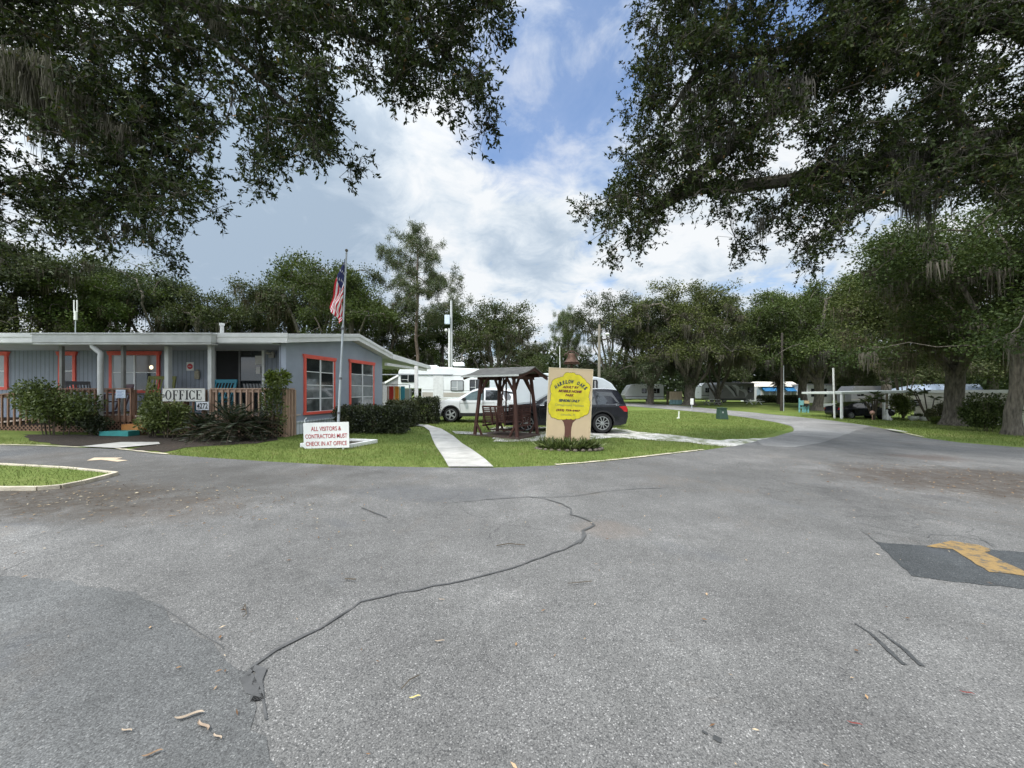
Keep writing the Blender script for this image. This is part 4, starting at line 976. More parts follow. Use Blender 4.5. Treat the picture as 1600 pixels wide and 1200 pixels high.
# ================================================================== glider swing with its own little roof
swood = mat('dark_red_wood', (.072, .030, .022), .7, .3, 6, bump=.25, bscale=25, stretch=(3, 3, .7))
shing = mat('grey_roofing_felt', (.155, .148, .135), .95, .25, 5, bump=.5, bscale=60, dirt=.3)
sw = thing('garden_swing', 'dark red wooden glider swing with facing benches under a small grey felt roof', 'swing', (-.20, 14.0, gz(-.2, 14)-.01), R(-31), local=True)
HX, HYY = .84, .66
for sx in (-1, 1):
    for sy in (-1, 1):
        x0, y0 = sx*HX*1.06, sy*HYY*1.12; x1, y1 = sx*HX*.80, sy*HYY*.94
        b = MB(); b.beam((x0, y0, 0), (x1, y1, 2.16), .10, .10, up=(0, 1, 0))
        b.beam((x0*.93, y0, .52), (x0*.62, y0*.995, .02), .07, .06, up=(0, 1, 0)); b.beam((x1*1.06, y1, 1.55), (x1*.55, y1*.99, 2.12), .08, .07, up=(0, 1, 0))
        b.beam((x1*1.04, y1*1.02, 1.55), (x1, y1*.35, 2.14), .07, .08)
        b.build('leg', swood, sw, bevel=.008)
b = MB()
for sy in (-1, 1): b.beam((-1.0, sy*HYY*.93, 2.19), (1.0, sy*HYY*.93, 2.19), .06, .13)
for sx in (-1, 1):
    b.beam((sx*HX*.84, -.8, 2.10), (sx*HX*.84, .8, 2.10), .05, .12); b.beam((sx*1.12, -1.08, 2.08), (sx*1.12, 0, 2.39), .05, .11); b.beam((sx*1.12, 1.08, 2.08), (sx*1.12, 0, 2.39), .05, .11)
    b.beam((sx*HX*.84, 0, 2.12), (sx*HX*.84, 0, 2.40), .07, .07)
b.beam((-1.1, 0, 2.385), (1.1, 0, 2.385), .05, .10); b.build('roof_frame', swood, sw, bevel=.006)
b = MB(); nseg = 8
for s in (-1, 1):
    for i in range(nseg):
        u0, u1 = i/nseg, (i+1)/nseg
        f = lambda u: (s*1.14*u, 2.46-.31*u-.045*math.sin(u*math.pi))
        (ya, za), (yb, zb) = f(u0), f(u1)
        b.hexa([(-1.18, ya, za), (1.18, ya, za), (1.18, yb, zb), (-1.18, yb, zb), (-1.18, ya, za+.028), (1.18, ya, za+.028), (1.18, yb, zb+.028), (-1.18, yb, zb+.028)])
b.build('roof', shing, sw, smooth=20)
b = MB(); b.box(-1.18, 1.18, -1.175, -1.142, 2.11, 2.17); b.build('drip_edge', mat('drip_edge_metal', (.55, .55, .52), .5), sw)
def bench(y, s, x0, x1, nm='bench'):
    b = MB()
    for i in range(7): b.box(x0, x1, y-s*(.02+i*.07), y-s*(.075+i*.07), .50, .522)
    bb = b.build(nm, swood, sw, bevel=.004)
    b = MB()
    for i in range(8): b.beam((x0, y+s*(.02+.018*i), .56+.062*i), (x1, y+s*(.02+.018*i), .56+.062*i), .018, .046)
    for x in (x0+.03, (x0+x1)/2-.10, (x0+x1)/2+.10, x1-.03): b.beam((x, y+s*.035, .42), (x, y+s*.20, 1.10), .05, .035, up=(0, 1, 0))
    b.beam((x0, y+s*.17, 1.08), (x1, y+s*.17, 1.08), .03, .07)
    b.build('backrest', swood, bb, bevel=.003)
    b = MB()
    for x in (x0, x1): b.beam((x, y+s*.08, .76), (x, y-s*.52, .76), .06, .03); b.beam((x, y-s*.48, .40), (x, y-s*.48, .76), .045, .045)
    b.build('armrest', swood, bb, bevel=.003)
bench(-.50, -1, -.60, .30); bench(.50, 1, -.30, .66)
b = MB()
for x in (-.62, .66): b.beam((x, -.62, .40), (x, .62, .40), .05, .07)
b.box(-.6, .6, -.22, .22, .20, .23)
for x in (-.58, .6):
    for y in (-.3, .3): b.beam((x, y, .22), (x, y*1.6, .42), .04, .04)
b.build('glider_frame', swood, sw)
b = MB()
for x in (-.62, .66):
    for y in (-.6, .6): b.tube([(x, y, .42), (x*1.04, y*.95, 2.06)], .016, 6)
for y in (-.07, .07): b.beam((-.16, y*3, .50), (-.06, y*1.2, 2.15), .045, .045)
b.build('hanger', swood, sw)
b = MB(); b.box(-.98, .98, -.80, .80, -.02, .055); b.box(-1.02, 1.02, -.86, -.802, -.03, .075); b.build('base_platform', mat('brown_platform', (.09, .06, .05), .8, .2, 6), sw)

# ================================================================== oak tree sign
ply = mat('cream_plywood', (.54, .415, .26), .7, .06, 1.6, dirt=.12)
d0 = 11.2; a = on(854.5, d0); c = on(918.5, d0)
sg = thing('park_sign', 'tall cream board with a painted yellow oak tree and park lettering, standing in the lawn', 'sign', ((a.x+c.x)/2, d0, gz(1.6, d0)-.03), R(0), local=True, ry=R(2.6))
Wb, Hb = 1.25, 2.33
b = MB(); b.box(-Wb/2, Wb/2, -.02, .02, .0, Hb); b.build('panel', ply, sg, bevel=.004)
b = MB(); b.box(-Wb/2-.02, -Wb/2-.002, -.03, .05, 0, Hb); b.box(Wb/2+.002, Wb/2+.02, -.03, .05, 0, Hb); b.box(-Wb/2-.02, Wb/2+.02, -.03, .05, Hb+.002, Hb+.02); b.build('edge_frame', mat('cream_frame', (.66, .56, .38), .7), sg)
b = MB()
for x in (-.4, .4): b.box(x-.045, x+.045, .022, .11, -.3, Hb-.05)
b.build('support_post', swood, sg)
# outline read off the painted crown; x 0..933 and y 0..1200 over the upper part of the board
crown = [(330,160),(350,115),(395,85),(440,95),(480,90),(520,85),(560,110),(570,135),(610,120),(660,140),(700,180),(750,215),(775,270),(820,290),(850,340),(852,400),(845,460),(838,520),(830,570),(845,620),(862,690),(858,770),(850,850),(830,910),(770,940),(700,980),(650,1015),(600,1010),(560,1040),(510,1020),(470,1035),(420,1025),(380,1045),(320,1040),(280,1050),(220,1030),(180,1015),(140,1015),(110,960),(80,920),(70,850),(60,760),(85,710),(105,660),(100,590),(112,530),(92,470),(88,400),(110,330),(120,270),(150,240),(200,215),(250,195),(310,180)]
def sp(u, v): return ((u-470)/870*Wb*1.035, Hb-.02-(v-20)/1200*1.70)
def scal(poly, amp):
    out = []
    for i, p in enumerate(poly):
        q = poly[(i+1) % len(poly)]
        for k in range(3):
            t_ = k/3; nx_, ny_ = q[1]-p[1], -(q[0]-p[0]); l = math.hypot(nx_, ny_) or 1; s_ = amp*math.sin(t_*math.pi)
            out.append((p[0]+(q[0]-p[0])*t_+nx_/l*s_, p[1]+(q[1]-p[1])*t_+ny_/l*s_))
    return out
def flat(poly, y0, th, nm, m, par):
    pts = [Vector(sp(*p)) for p in poly]; r_ = delaunay_2d_cdt(pts, [], [list(range(len(pts)))], 1, 1e-5)
    b = MB(); b.add([(v.x, y0-th, v.y) for v in r_[0]], [tuple(f) for f in r_[2]]); return b.build(nm, m, par)
brown = mat('brown_sign_paint', (.11, .045, .03), .6, .15, 6); yellow = mat('yellow_sign_paint', (.60, .51, .018), .6, .16, 5, dirt=.15)
outl = mat('dark_sign_outline', (.16, .13, .02), .6)
trunkp = [(400,1020),(320,1040),(370,1110),(395,1200),(400,1300),(395,1420),(385,1560),(555,1560),(528,1420),(525,1300),(530,1200),(550,1110),(620,1030),(520,1015)]
flat(trunkp, -.021, .002, 'painted_trunk', brown, sg)
big = scal(crown, 10); ccx, ccy = 465, 560
flat([(ccx+(x-ccx)*1.022, ccy+(y-ccy)*1.018) for x, y in big], -.021, .004, 'painted_outline', outl, sg)
flat(big, -.021, .006, 'painted_crown', yellow, sg)
maroon = mat('maroon_letters', (.13, .025, .02), .5); navy = mat('dark_blue_letters', (.012, .03, .06), .5); greyl = mat('grey_letters', (.20, .22, .09), .5)
def line(s, u0, u1, v0, v1, m, shear=.28, bold=.05):
    (x0, z1), (x1, z0) = sp(u0, v0), sp(u1, v1)
    text(sg, 'lettering', s, ((x0+x1)/2, -.0285, (z0+z1)/2), (1, 0, 0), (0, 0, 1), x1-x0, z1-z0, m, shear, bold)
# arched name
nm_ = 'HARSLOW OAKS'; n_ = len(nm_)
for i, ch in enumerate(nm_):
    if ch == ' ': continue
    k = (i+.5)/n_; an = R(-52+104*k); u = 478+395*math.sin(an); v = 640-375*math.cos(an)*1.0
    x, z = sp(u, v); rt = (math.cos(an*.8), 0, -math.sin(an*.8)); up = (math.sin(an*.8), 0, math.cos(an*.8))
    text(sg, 'lettering', ch, (x, -.0285, z), rt, up, .074 if ch not in 'W' else .088, .112, navy, .2, .06)
line('ADULT RV', 315, 640, 355, 405, maroon); line('MOBILE HOME', 240, 705, 437, 492, maroon); line('PARK', 378, 550, 520, 570, maroon)
line('SENIORS ONLY', 255, 675, 630, 685, navy); line('Campground Vehicles', 185, 750, 725, 785, greyl, .2, 0)
line('(352) 759-4407', 215, 690, 835, 890, maroon, .15); line('Umatilla, FL', 310, 600, 925, 975, greyl, .2, 0)
# bell on its post behind the board
bronze = mat('bronze_bell', (.15, .085, .058), .5, .35, 6, metal=.55, dirt=.3)
bx = W(893, 560, d0+.2); zb = CZ+(HY-569)/F*(d0+.2)
bl = thing('bell', 'old bronze bell on a bracket above the top edge of the yellow oak tree sign', 'bell', (bx.x, d0+.2, zb))
b = MB(); prof = [(.232, .02), (.228, .0), (.185, .012), (.212, .05), (.165, .10), (.125, .16), (.108, .215), (.104, .26), (.088, .29), (.03, .30)]
b.lathe((bx.x, d0+.2, zb), [(r_*1.08, h*1.08) for r_, h in prof], 28); b.build('body', bronze, bl, smooth=40)
b = MB(); z2 = zb+.30; b.tube([(bx.x-.20, d0+.2, z2-.06), (bx.x-.19, d0+.2, z2+.0), (bx.x-.11, d0+.2, z2+.03), (bx.x-.09, d0+.2, z2+.07), (bx.x+.09, d0+.2, z2+.07), (bx.x+.11, d0+.2, z2+.03), (bx.x+.19, d0+.2, z2), (bx.x+.20, d0+.2, z2-.06)], .022, 8)
b.box(bx.x-.06, bx.x+.06, d0+.17, d0+.23, z2+.05, z2+.105); b.build('yoke', mat('rusty_iron', (.09, .055, .04), .8, .3, 12), bl, smooth=40)
b = MB(); b.tube([(bx.x, d0+.2, 0-.3), (bx.x, d0+.2, zb-.06)], .045, 10); b.tube([(bx.x, d0+.2, zb-.06), (bx.x, d0+.2, zb+.1)], .022, 8); b.lathe((bx.x, d0+.2, zb-.04), [(.01, 0), (.035, .02), (.035, .05), (.01, .08)], 10); b.build('bell_post', MAT['rusty_iron'], bl)
# ================================================================== visitors sign, flower bed frame, flagpole, flag
d1 = 9.95
a = on(475, d1); c = on(546, d1)
x0, x1 = a.x, c.x; z0, z1 = CZ+(HY-700)/F*d1, CZ+(HY-660)/F*d1
vs_ = thing('visitor_sign', 'white metal sign with red lettering telling visitors to check in at the office', 'sign', ((x0+x1)/2, d1, z0-.04), local=True, ry=R(-1.5))
ww, hh = x1-x0, z1-z0
b = MB(); b.box(-ww/2, ww/2, -.006, .006, .04, .04+hh); b.build('panel', mat('white_sign_sheet', (.68, .68, .68), .45, .05, 3, dirt=.15), vs_)
rl = mat('red_sign_letters', (.36, .03, .04), .6)
for s, k, wq in (('ALL VISITORS &', .76, .66), ('CONTRACTORS MUST', .47, .92), ('CHECK IN AT OFFICE', .18, .90)):
    text(vs_, 'lettering', s, (0, -.009, .04+hh*k), (1, 0, 0), (0, 0, 1), ww*wq, hh*.17, rl, bold=.008)
b = MB()
for x in (-.42, .42): b.box(x-.02, x+.02, .008, .04, -.2, hh*.9)
b.tube([(-ww/2+.05, .0, hh+.0), (-ww/2+.03, 0, hh+.12), (-ww/2+.09, 0, hh+.17)], .008, 6)
b.build('stake', sash, vs_)
bf = thing('flower_bed_frame', 'low white timber frame on the grass round the flagpole foot', 'bed frame', on(530, 10.9))
fr = [G(471, 698.5), G(545, 700), G(588, 692), G(520, 690)]
b = MB()
for i in range(4):
    p, q = fr[i], fr[(i+1) % 4]; b.beam((p.x, p.y, p.z+.05), (q.x, q.y, q.z+.05), .09, .10)
b.build('timber', white, bf, bevel=.006)
b = MB(); b.prism([(p.x, p.y, p.z+.03) for p in fr], (0, 0, .008)); b.build('soil', mulch, bf)
pf = G(527, 693); dF = pf.y
top = W(541.5, 394, dF); steel = mat('galvanised_pole', (.42, .45, .48), .4, .1, 3, metal=.3)
fp = thing('flagpole', 'slim silver flagpole leaning slightly right in front of the office end wall', 'flagpole', pf)
lerp = lambda k: pf.lerp(top, k)
b = MB(); b.tube([pf-Vector((0, 0, .1)), lerp(.36)], .036, 10); b.tube([lerp(.36), lerp(.62)], .031, 10); b.tube([lerp(.62), top], .024, 10); b.build('pole', steel, fp, smooth=50)
for k in (.16, .34, .60):
    b = MB(); b.tube([lerp(k-.006), lerp(k+.006)], .046, 10); b.build('collar', mat('dark_steel', (.12, .12, .13), .5), fp)
b = MB(); b.ball(top+Vector((0, 0, .05)), .045, 10); b.tube([top, top+Vector((0, 0, .08))], .02, 6); b.build('finial', mat('finial_metal', (.14, .13, .12), .4), fp, smooth=60)
# limp flag: a folded cloth hanging beside the pole
fh, fl = 1.0, 1.55
NU, NV = 60, 27
hoist_t, hoist_b = W(540.5, 406, dF-.03), W(536.5, 470, dF-.03)
vs, fs, mi = [], [], []
def flagp(u, v):        # u along the fly 0..1, v down the hoist 0..1
    h = hoist_t.lerp(hoist_b, v); e = W(514, 481, dF-.05).lerp(W(536, 507, dF-.10), v); q = h.lerp(e, u); k = min(1, u*4)
    return Vector((q.x-.02-.05*math.sin(u*math.pi)+.022*math.sin(u*13+v*5)*k, q.y-.10*k*math.sin(v*9+u*5)-.03*math.sin(u*14), q.z-.10*math.sin(u*math.pi)+.02*math.sin(u*9+v*7)*k))
    out = 0.30*(1-math.exp(-2.6*u))*(.55+.45*v)               # falls away from the pole, then hangs
    drop = fl*u*(.80-.46*v)-.10*u*u
    wav = .055*math.sin(u*15+v*3.2)*min(1, u*4)
    return Vector((h.x-out-.03+.03*math.sin(u*9+v*5), h.y-.05*math.sin(u*12+v*4)+wav, h.z-drop))
for j in range(NV):
    for i in range(NU+1): vs.append(flagp(i/NU, j/(NV-1)))
for j in range(NV-1):
    for i in range(NU):
        fs.append((j*(NU+1)+i, j*(NU+1)+i+1, (j+1)*(NU+1)+i+1, (j+1)*(NU+1)+i))
        st = int(j/(NV-1)*13); blue = i/NU < .31 and j/(NV-1) < 7/13-.001
        star = blue and (i % 4 in (1, 2)) and (j % 3 == 1) and ((i//4+j//3) % 2 == 0)
        mi.append(3 if star else 2 if blue else (0 if st % 2 == 0 else 1))
b = MB(); b.add(vs, fs); b.mi = mi
fo = b.build('flag', [mat('flag_red', (.62, .03, .05), .8, .1, 3), mat('flag_white', (.85, .84, .85), .8, .06, 3), mat('flag_blue', (.03, .036, .12), .8, .1, 3), mat('flag_star', (.62, .62, .66), .8)], None, smooth=60)
single(fo, 'limp United States flag of stars and stripes hanging from the flagpole top', 'flag')
# ================================================================== trees
bark = mat('oak_bark', (.105, .092, .075), .95, .62, 5, bump=.9, bscale=14, stretch=(2.2, 2.2, .5))
barkd = mat('dark_mossy_bark', (.050, .045, .034), .95, .4, 3, bump=.9, bscale=12)
pineb = mat('pine_bark', (.16, .125, .10), .95, .3, 4, bump=.8, bscale=16)
LF_OAK = leafmat('oak_leaves', [(0, (.020, .028, .011)), (.35, (.040, .054, .020)), (.65, (.066, .084, .031)), (1, (.115, .13, .055))], .2, .14)
LF_GREY = leafmat('grey_green_leaves', [(0, (.022, .031, .016)), (.4, (.044, .057, .028)), (.7, (.070, .086, .043)), (1, (.115, .128, .07))], .2, .14)
LF_BRIGHT = leafmat('bright_green_leaves', [(0, (.022, .034, .010)), (.4, (.046, .068, .020)), (.7, (.076, .104, .031)), (1, (.125, .148, .052))], .22, .14)
LF_PINE = leafmat('pine_needles', [(0, (.030, .044, .018)), (.5, (.065, .088, .034)), (1, (.125, .14, .055))], .12)
LF_NEAR = leafmat('near_oak_leaves', [(0, (.010, .018, .006)), (.4, (.021, .034, .009)), (.75, (.038, .055, .015)), (.94, (.070, .083, .022)), (1, (.14, .085, .03))], .14, .12, .55)
MOSS = leafmat('spanish_moss', [(0, (.055, .050, .038)), (.5, (.105, .098, .078)), (1, (.175, .165, .135))], .25, .1, .95)
LF_FAR = leafmat('far_wood_leaves', [(0, (.012, .018, .009)), (.5, (.028, .036, .018)), (1, (.055, .066, .034))], .1, .15, .7)
def crown_leaves(rng, T, per, sig, Ln, Wd, cen, flat=.6, tv=.5):
    n = len(T)*per
    base = np.repeat(T, per, 0); off = rng.normal(size=(n, 3))*sig*np.array([1, 1, .75])
    P = base+off; out = unit(P-cen)
    D = unit(rng.normal(size=(n, 3))+unit(off)*.8+out*.6+np.array([0, 0, -.15]))
    ct = np.repeat(rng.uniform(0, 1, len(T)), per)
    tint = np.clip(.5+(ct-.5)*tv+rng.normal(size=n)*.16, 0, 1)
    ln = Ln*rng.uniform(.6, 1.35, n); return leaf_quads(rng, P, D, ln, ln*Wd/Ln, flat), tint
def trunk_mesh(A, P, rad, seed):
    import bmesh
    V = net_tubes(A, P, rad, 9, skip=5); me = npmesh('trunk', V, len(V)//4, 4)
    bm = bmesh.new(); bm.from_mesh(me); bmesh.ops.remove_doubles(bm, verts=bm.verts, dist=.002)
    N_, K = 26, 20; pts = [A[0]+(A[1]-A[0])*0]+[A[i] for i in range(1, 5)]; rings = []
    for i in range(N_+1):
        u = i/N_*4; j = min(3, int(u)); f = u-j; c = pts[j]*(1-f)+pts[j+1]*f; r = (rad[j]*(1-f)+rad[j+1]*f)
        r = rad[2]*(1.0+.55*math.exp(-u*2.6)) if u < 4 else rad[3]; ring = []
        for k in range(K):
            a_ = 2*math.pi*k/K; q = 1+.10*mnoise.noise(Vector((math.cos(a_)*1.7, math.sin(a_)*1.7, u*.8+seed)))+.28*math.exp(-u*3.2)*math.sin(a_*4+seed)**2
            ring.append(bm.verts.new((c[0]+math.cos(a_)*r*q, c[1]+math.sin(a_)*r*q, c[2]-(.12 if i == 0 else 0))))
        rings.append(ring)
    for i in range(N_):
        for k in range(K): bm.faces.new((rings[i][k], rings[i][(k+1) % K], rings[i+1][(k+1) % K], rings[i+1][k]))
    bm.faces.new(rings[-1])
    bmesh.ops.recalc_face_normals(bm, faces=bm.faces); bm.to_mesh(me); bm.free(); me.shade_smooth(); return me
def trunk_nodes(rng, H, Rc, th, nl, lean=.05, spread=.62):
    nodes = [np.zeros(3)]; par = [-1]
    d = rng.normal(size=2)*lean
    for k in range(1, 5): nodes.append(np.array([d[0]*k*th/4+rng.normal()*.05, d[1]*k*th/4+rng.normal()*.05, th*k/4])); par.append(k-1)
    blobs = []
    a0 = rng.uniform(0, 6.28)
    for i in range(nl):
        an = a0+i*2*math.pi/nl+rng.normal()*.25; rr = Rc*spread*rng.uniform(.6, 1.1); zt = H*rng.uniform(.50, .80)
        e = np.array([math.cos(an)*rr, math.sin(an)*rr, zt]); s = nodes[4 if i % 3 else 3]; prev = 4 if i % 3 else 3
        for k in range(1, 5):
            q = s+(e-s)*k/4+np.array([0, 0, (.5-abs(k/4-.5))*-.08*H])+rng.normal(size=3)*.18; nodes.append(q); par.append(prev); prev = len(nodes)-1
        blobs.append(e)
    s = nodes[4]; e = np.array([rng.normal()*.5, rng.normal()*.5, H*.84]); prev = 4
    for k in range(1, 5): nodes.append(s+(e-s)*k/4+rng.normal(size=3)*.2); par.append(prev); prev = len(nodes)-1
    blobs.append(e); return nodes, par, blobs
def oak(name, seed, label, H=13., Rc=6.2, th=3., nl=6, ntarg=300, per=115, leaf=(.215, .12), rt=.42, lm=None, sig=.44, mossn=90, mossl=1.7, zlow=.30, spread=.62, blobr=.40, cat='tree', mz=2.9):
    rng = np.random.default_rng(seed); nodes, par, blobs = trunk_nodes(rng, H, Rc, th, nl, spread=spread)
    B = list(blobs)
    for _ in range(nl): B.append(blobs[rng.integers(len(blobs))]+rng.normal(size=3)*np.array([.28, .28, .12])*Rc)
    for _ in range(nl+2):
        an = rng.uniform(0, 6.28); rr = Rc*rng.uniform(.55, .95); B.append(np.array([math.cos(an)*rr, math.sin(an)*rr, H*max(zlow+.06, rng.uniform(.24, .44))]))
    for _ in range(3): B.append(np.array([rng.normal()*Rc*.4, rng.normal()*Rc*.4, H*rng.uniform(.86, .95)]))
    S_ = []
    for c in B:
        for _ in range(4): S_.append((c+unit(rng.normal(size=3))*Rc*blobr*.8*np.array([1, 1, .7]), Rc*rng.uniform(.10, .24)))
    T = []
    while len(T) < ntarg:
        c, br = S_[rng.integers(len(S_))]; v = unit(rng.normal(size=3)); p = c+v*br*rng.uniform(.5, 1)*np.array([1, 1, .7])
        if H*zlow+.5 < p[2] < H: T.append(p)
        continue
        c = B[rng.integers(len(B))]; v = unit(rng.normal(size=3)); r = Rc*blobr*rng.uniform(.35, 1)**.4*rng.uniform(.8, 1.15)
        p = c+v*r*np.array([1, 1, .66])
        if H*zlow+.5 < p[2] < H: T.append(p)
    T = np.array(T)
    A, P, w, ends = branch_net(rng, nodes, par, T)
    rad = np.maximum(.014, rt*(w/w[0])**.52); rad[0] *= 1.45; rad[1] *= 1.08
    root = thing(name, label, cat, (0, 0, 0))
    link('trunk', trunk_mesh(A, P, rad, seed), bark, root)
    V, ti = crown_leaves(rng, T, per, sig, leaf[0], leaf[1], np.array([0, 0, H*.5]))
    link('crown', npmesh('crown', V, len(V)//4, 4, ti), lm or LF_OAK, root)
    if mossn:
        k = rng.integers(0, len(T), mossn); k = k[T[k, 2] < H*.8]
        V, ti = moss_quads(rng, T[k]+np.array([0, 0, -.2]), np.minimum(mossl*rng.uniform(.5, 1.6, len(k)), np.maximum(.3, T[k, 2]-mz)), .26, 30, .034)
        link('spanish_moss', npmesh('spanish_moss', V, len(V)//4, 4, ti), MOSS, root)
    return root
def pine(name, seed, label, H=17., th=8.):
    rng = np.random.default_rng(seed); nodes = [np.array([0, 0, H*k/10.])+rng.normal(size=3)*np.array([.10, .10, 0]) for k in range(11)]; nodes[0] *= 0; par = [-1]+list(range(10)); T = []
    for i in range(44):
        z = H*(.42+.56*(i/43)); an = i*2.4+rng.normal()*.4; k = (z/H-.42)/.58; rr = H*.42*(1-.66*k**1.6)*rng.uniform(.35, 1.2)
        tip = np.array([math.cos(an)*rr, math.sin(an)*rr, z+rr*rng.uniform(.05, .5)])
        for q in range(int(5+rr*1.5)):
            u = 1-rng.uniform(0, .6)**1.3; T.append(np.array([0, 0, z])*(1-u)+tip*u+rng.normal(size=3)*np.array([.45, .45, .28])*(.5+u))
    T = np.array(T)
    A, P, w, ends = branch_net(rng, nodes, par, T, wob=.10); rad = np.maximum(.02, .21*(w/w[0])**.5); rad[0] *= 1.2
    root = thing(name, label, 'tree', (0, 0, 0)); link('trunk', npmesh('trunk', net_tubes(A, P, rad, 7), (len(A)-1)*7, 4), pineb, root)
    per = 95; n = len(T)*per; D = unit(rng.normal(size=(n, 3))+np.array([0, 0, .35])); base = np.repeat(T, per, 0)+rng.normal(size=(n, 3))*.22
    ti = np.clip(np.repeat(rng.uniform(.1, .9, len(T)), per)*.6+rng.uniform(0, .4, n), 0, 1)
    V = leaf_quads(rng, base, D, rng.uniform(.24, .46, n), .05, .2); link('crown', npmesh('crown', V, n, 4, ti), LF_PINE, root); return root
def put(root, px, d, s=1, rz=0, dz=0):
    p = on(px, d); root.location = (p.x, p.y, p.z-.05+dz); root.rotation_euler = (0, 0, rz); root.scale = (s, s, s); return root
oA = oak('oak_tree', 11, 'broad dark oak behind the left end of the office roof', H=14.5, Rc=6.5, zlow=.14, lm=LF_OAK)
oB = oak('oak_tree', 22, 'grey green oak hung with moss behind the roof vent pipe', H=15, Rc=5.8, nl=5, zlow=.14, lm=LF_GREY, mossn=150)
oC = oak('oak_tree', 33, 'bushy olive green oak behind the gable and flag', H=14, Rc=6.4, lm=LF_BRIGHT, mossn=50, zlow=.14, per=125)
oD = oak('oak_tree', 44, 'rounded oak behind the caravans, left of the sky gap', H=12.6, Rc=6.2, lm=LF_OAK, mossn=110, zlow=.12)
oE = oak('oak_tree', 55, 'tall open grey green oak with sky showing through its crown', H=16, Rc=5.8, nl=7, ntarg=260, per=95, lm=LF_GREY, sig=.42, mossn=120, blobr=.34, zlow=.18)
GRP = 'trees round the mobile home park'
put(oA, 20, 36, 1.02, .4); put(oB, 255, 44, 1.0, 2); put(oC, 545, 40, 1.0, 1.0); put(oD, 765, 46, .92, 0); put(oE, 955, 56, 1.02, 3)
def more(src, px, d, s, rz, label):
    p = on(px, d); return dup(src, (p.x, p.y, p.z-.05), rz, label, s)
more(oB, -80, 33, 1.15, 1, 'moss hung oak at the far left edge, behind the office'); more(oC, 130, 40, 1.02, 4, 'oak behind the white antenna pole, left of the roof vent pipe')
more(oA, 190, 47, 1.15, 2.5, 'tall dark oak rising between the antenna pole and the vent pipe'); more(oD, 345, 47, 1.0, 5, 'oak behind the porch door, right of the vent pipe')
more(oA, 405, 52, .96, 1.2, 'oak with a low crown left of the flagpole'); more(oE, 452, 50, 1.12, 2.0, 'tall thin crowned oak just left of the flagpole')
more(oB, 500, 47, 1.14, 4.1, 'tall oak directly behind the flag'); more(oD, 610, 52, 1.05, 3.6, 'oak in front of the pine, right of the flag')
more(oC, 690, 55, .95, 2.2, 'olive green oak right of the pine trunk'); more(oB, 800, 62, .80, .7, 'smaller oak at the left side of the sky gap'); more(oA, 838, 72, .62, .2, 'low distant tree at the bottom of the sky gap')
more(oB, 1015, 52, .98, 1.4, 'moss hung oak behind the small white caravan across the lawn'); more(oD, 1165, 74, 1.35, 1.4, 'oak behind the dark motorhome')
more(oA, 1220, 84, 1.5, 4.4, 'tall oak behind the blue awning home'); more(oC, 1300, 70, 1.4, .3, 'bright green oak behind the carport end'); more(oE, 1340, 62, 1.35, 5.5, 'tall open oak behind the carport roof')
more(oB, 1385, 50, 1.2, 3.3, 'grey mossy oak above the carport and black sedan'); more(oD, 1455, 52, 1.25, 2.1, 'oak behind the blue metal roof'); more(oA, 1550, 50, 1.2, 5.2, 'dark oak behind the beige home, right of the thick trunk'); more(oC, 1680, 44, 1.2, 1.1, 'oak at the far right edge behind the beige home')
pn = pine('pine_tree', 5, 'lone tall pine with open layered branches above the oaks', H=18.6); p = on(652, 47); pn.location = p; pn.rotation_euler = (0, 0, 1.2); pn.scale = (.93, .93, 1.06)
cy_ = pine('cypress_tree', 9, 'narrow dark conifer at the right side of the sky gap', H=13); p = on(888, 60); cy_.location = p; cy_.scale = (.62, .62, 1.05)
# the oaks whose trunks stand in view
t1 = oak('oak_tree', 101, 'big spreading oak with a forked trunk behind the white marker board', H=15, Rc=7.5, th=2.6, nl=7, ntarg=380, per=120, rt=.62, lm=LF_OAK, mossn=260, zlow=.32); put(t1, 1076, 50.5, 1.06, .9)
t2 = oak('oak_tree', 102, 'oak with several slim dark stems in front of the motorhome', H=13, Rc=6, th=.9, nl=6, ntarg=280, per=115, rt=.34, lm=LF_GREY, mossn=150, zlow=.36); put(t2, 1122, 53, 1.12, 2.2)
t3 = oak('oak_tree', 103, 'oak on the verge right of the blue awning home, behind the teal stand', H=13.5, Rc=6, th=3.4, nl=6, ntarg=320, per=120, rt=.42, lm=LF_BRIGHT, mossn=150, zlow=.36); put(t3, 1276, 45, 1.1, 0); more(t3, 1257, 49.4, 1.1, 3.1, 'second oak trunk just left of the teal stand')
t4 = oak('oak_tree', 104, 'massive oak with a thick grey trunk in front of the beige home', H=14.5, Rc=7.8, th=4.2, nl=8, ntarg=760, per=115, leaf=(.17, .095), rt=.47, lm=LF_OAK, sig=.45, mossn=240, mossl=1.7, zlow=.27); put(t4, 1488, 26.5, 1.0, 4.3)
t5 = oak('oak_tree', 105, 'rough barked oak at the right edge beside the leafy bush', H=12.5, Rc=6.8, th=4.6, nl=7, ntarg=680, per=110, leaf=(.15, .085), rt=.28, lm=LF_BRIGHT, sig=.42, mossn=150, mossl=1.2, zlow=.30); put(t5, 1583, 19.6, 1.0, 2.9)
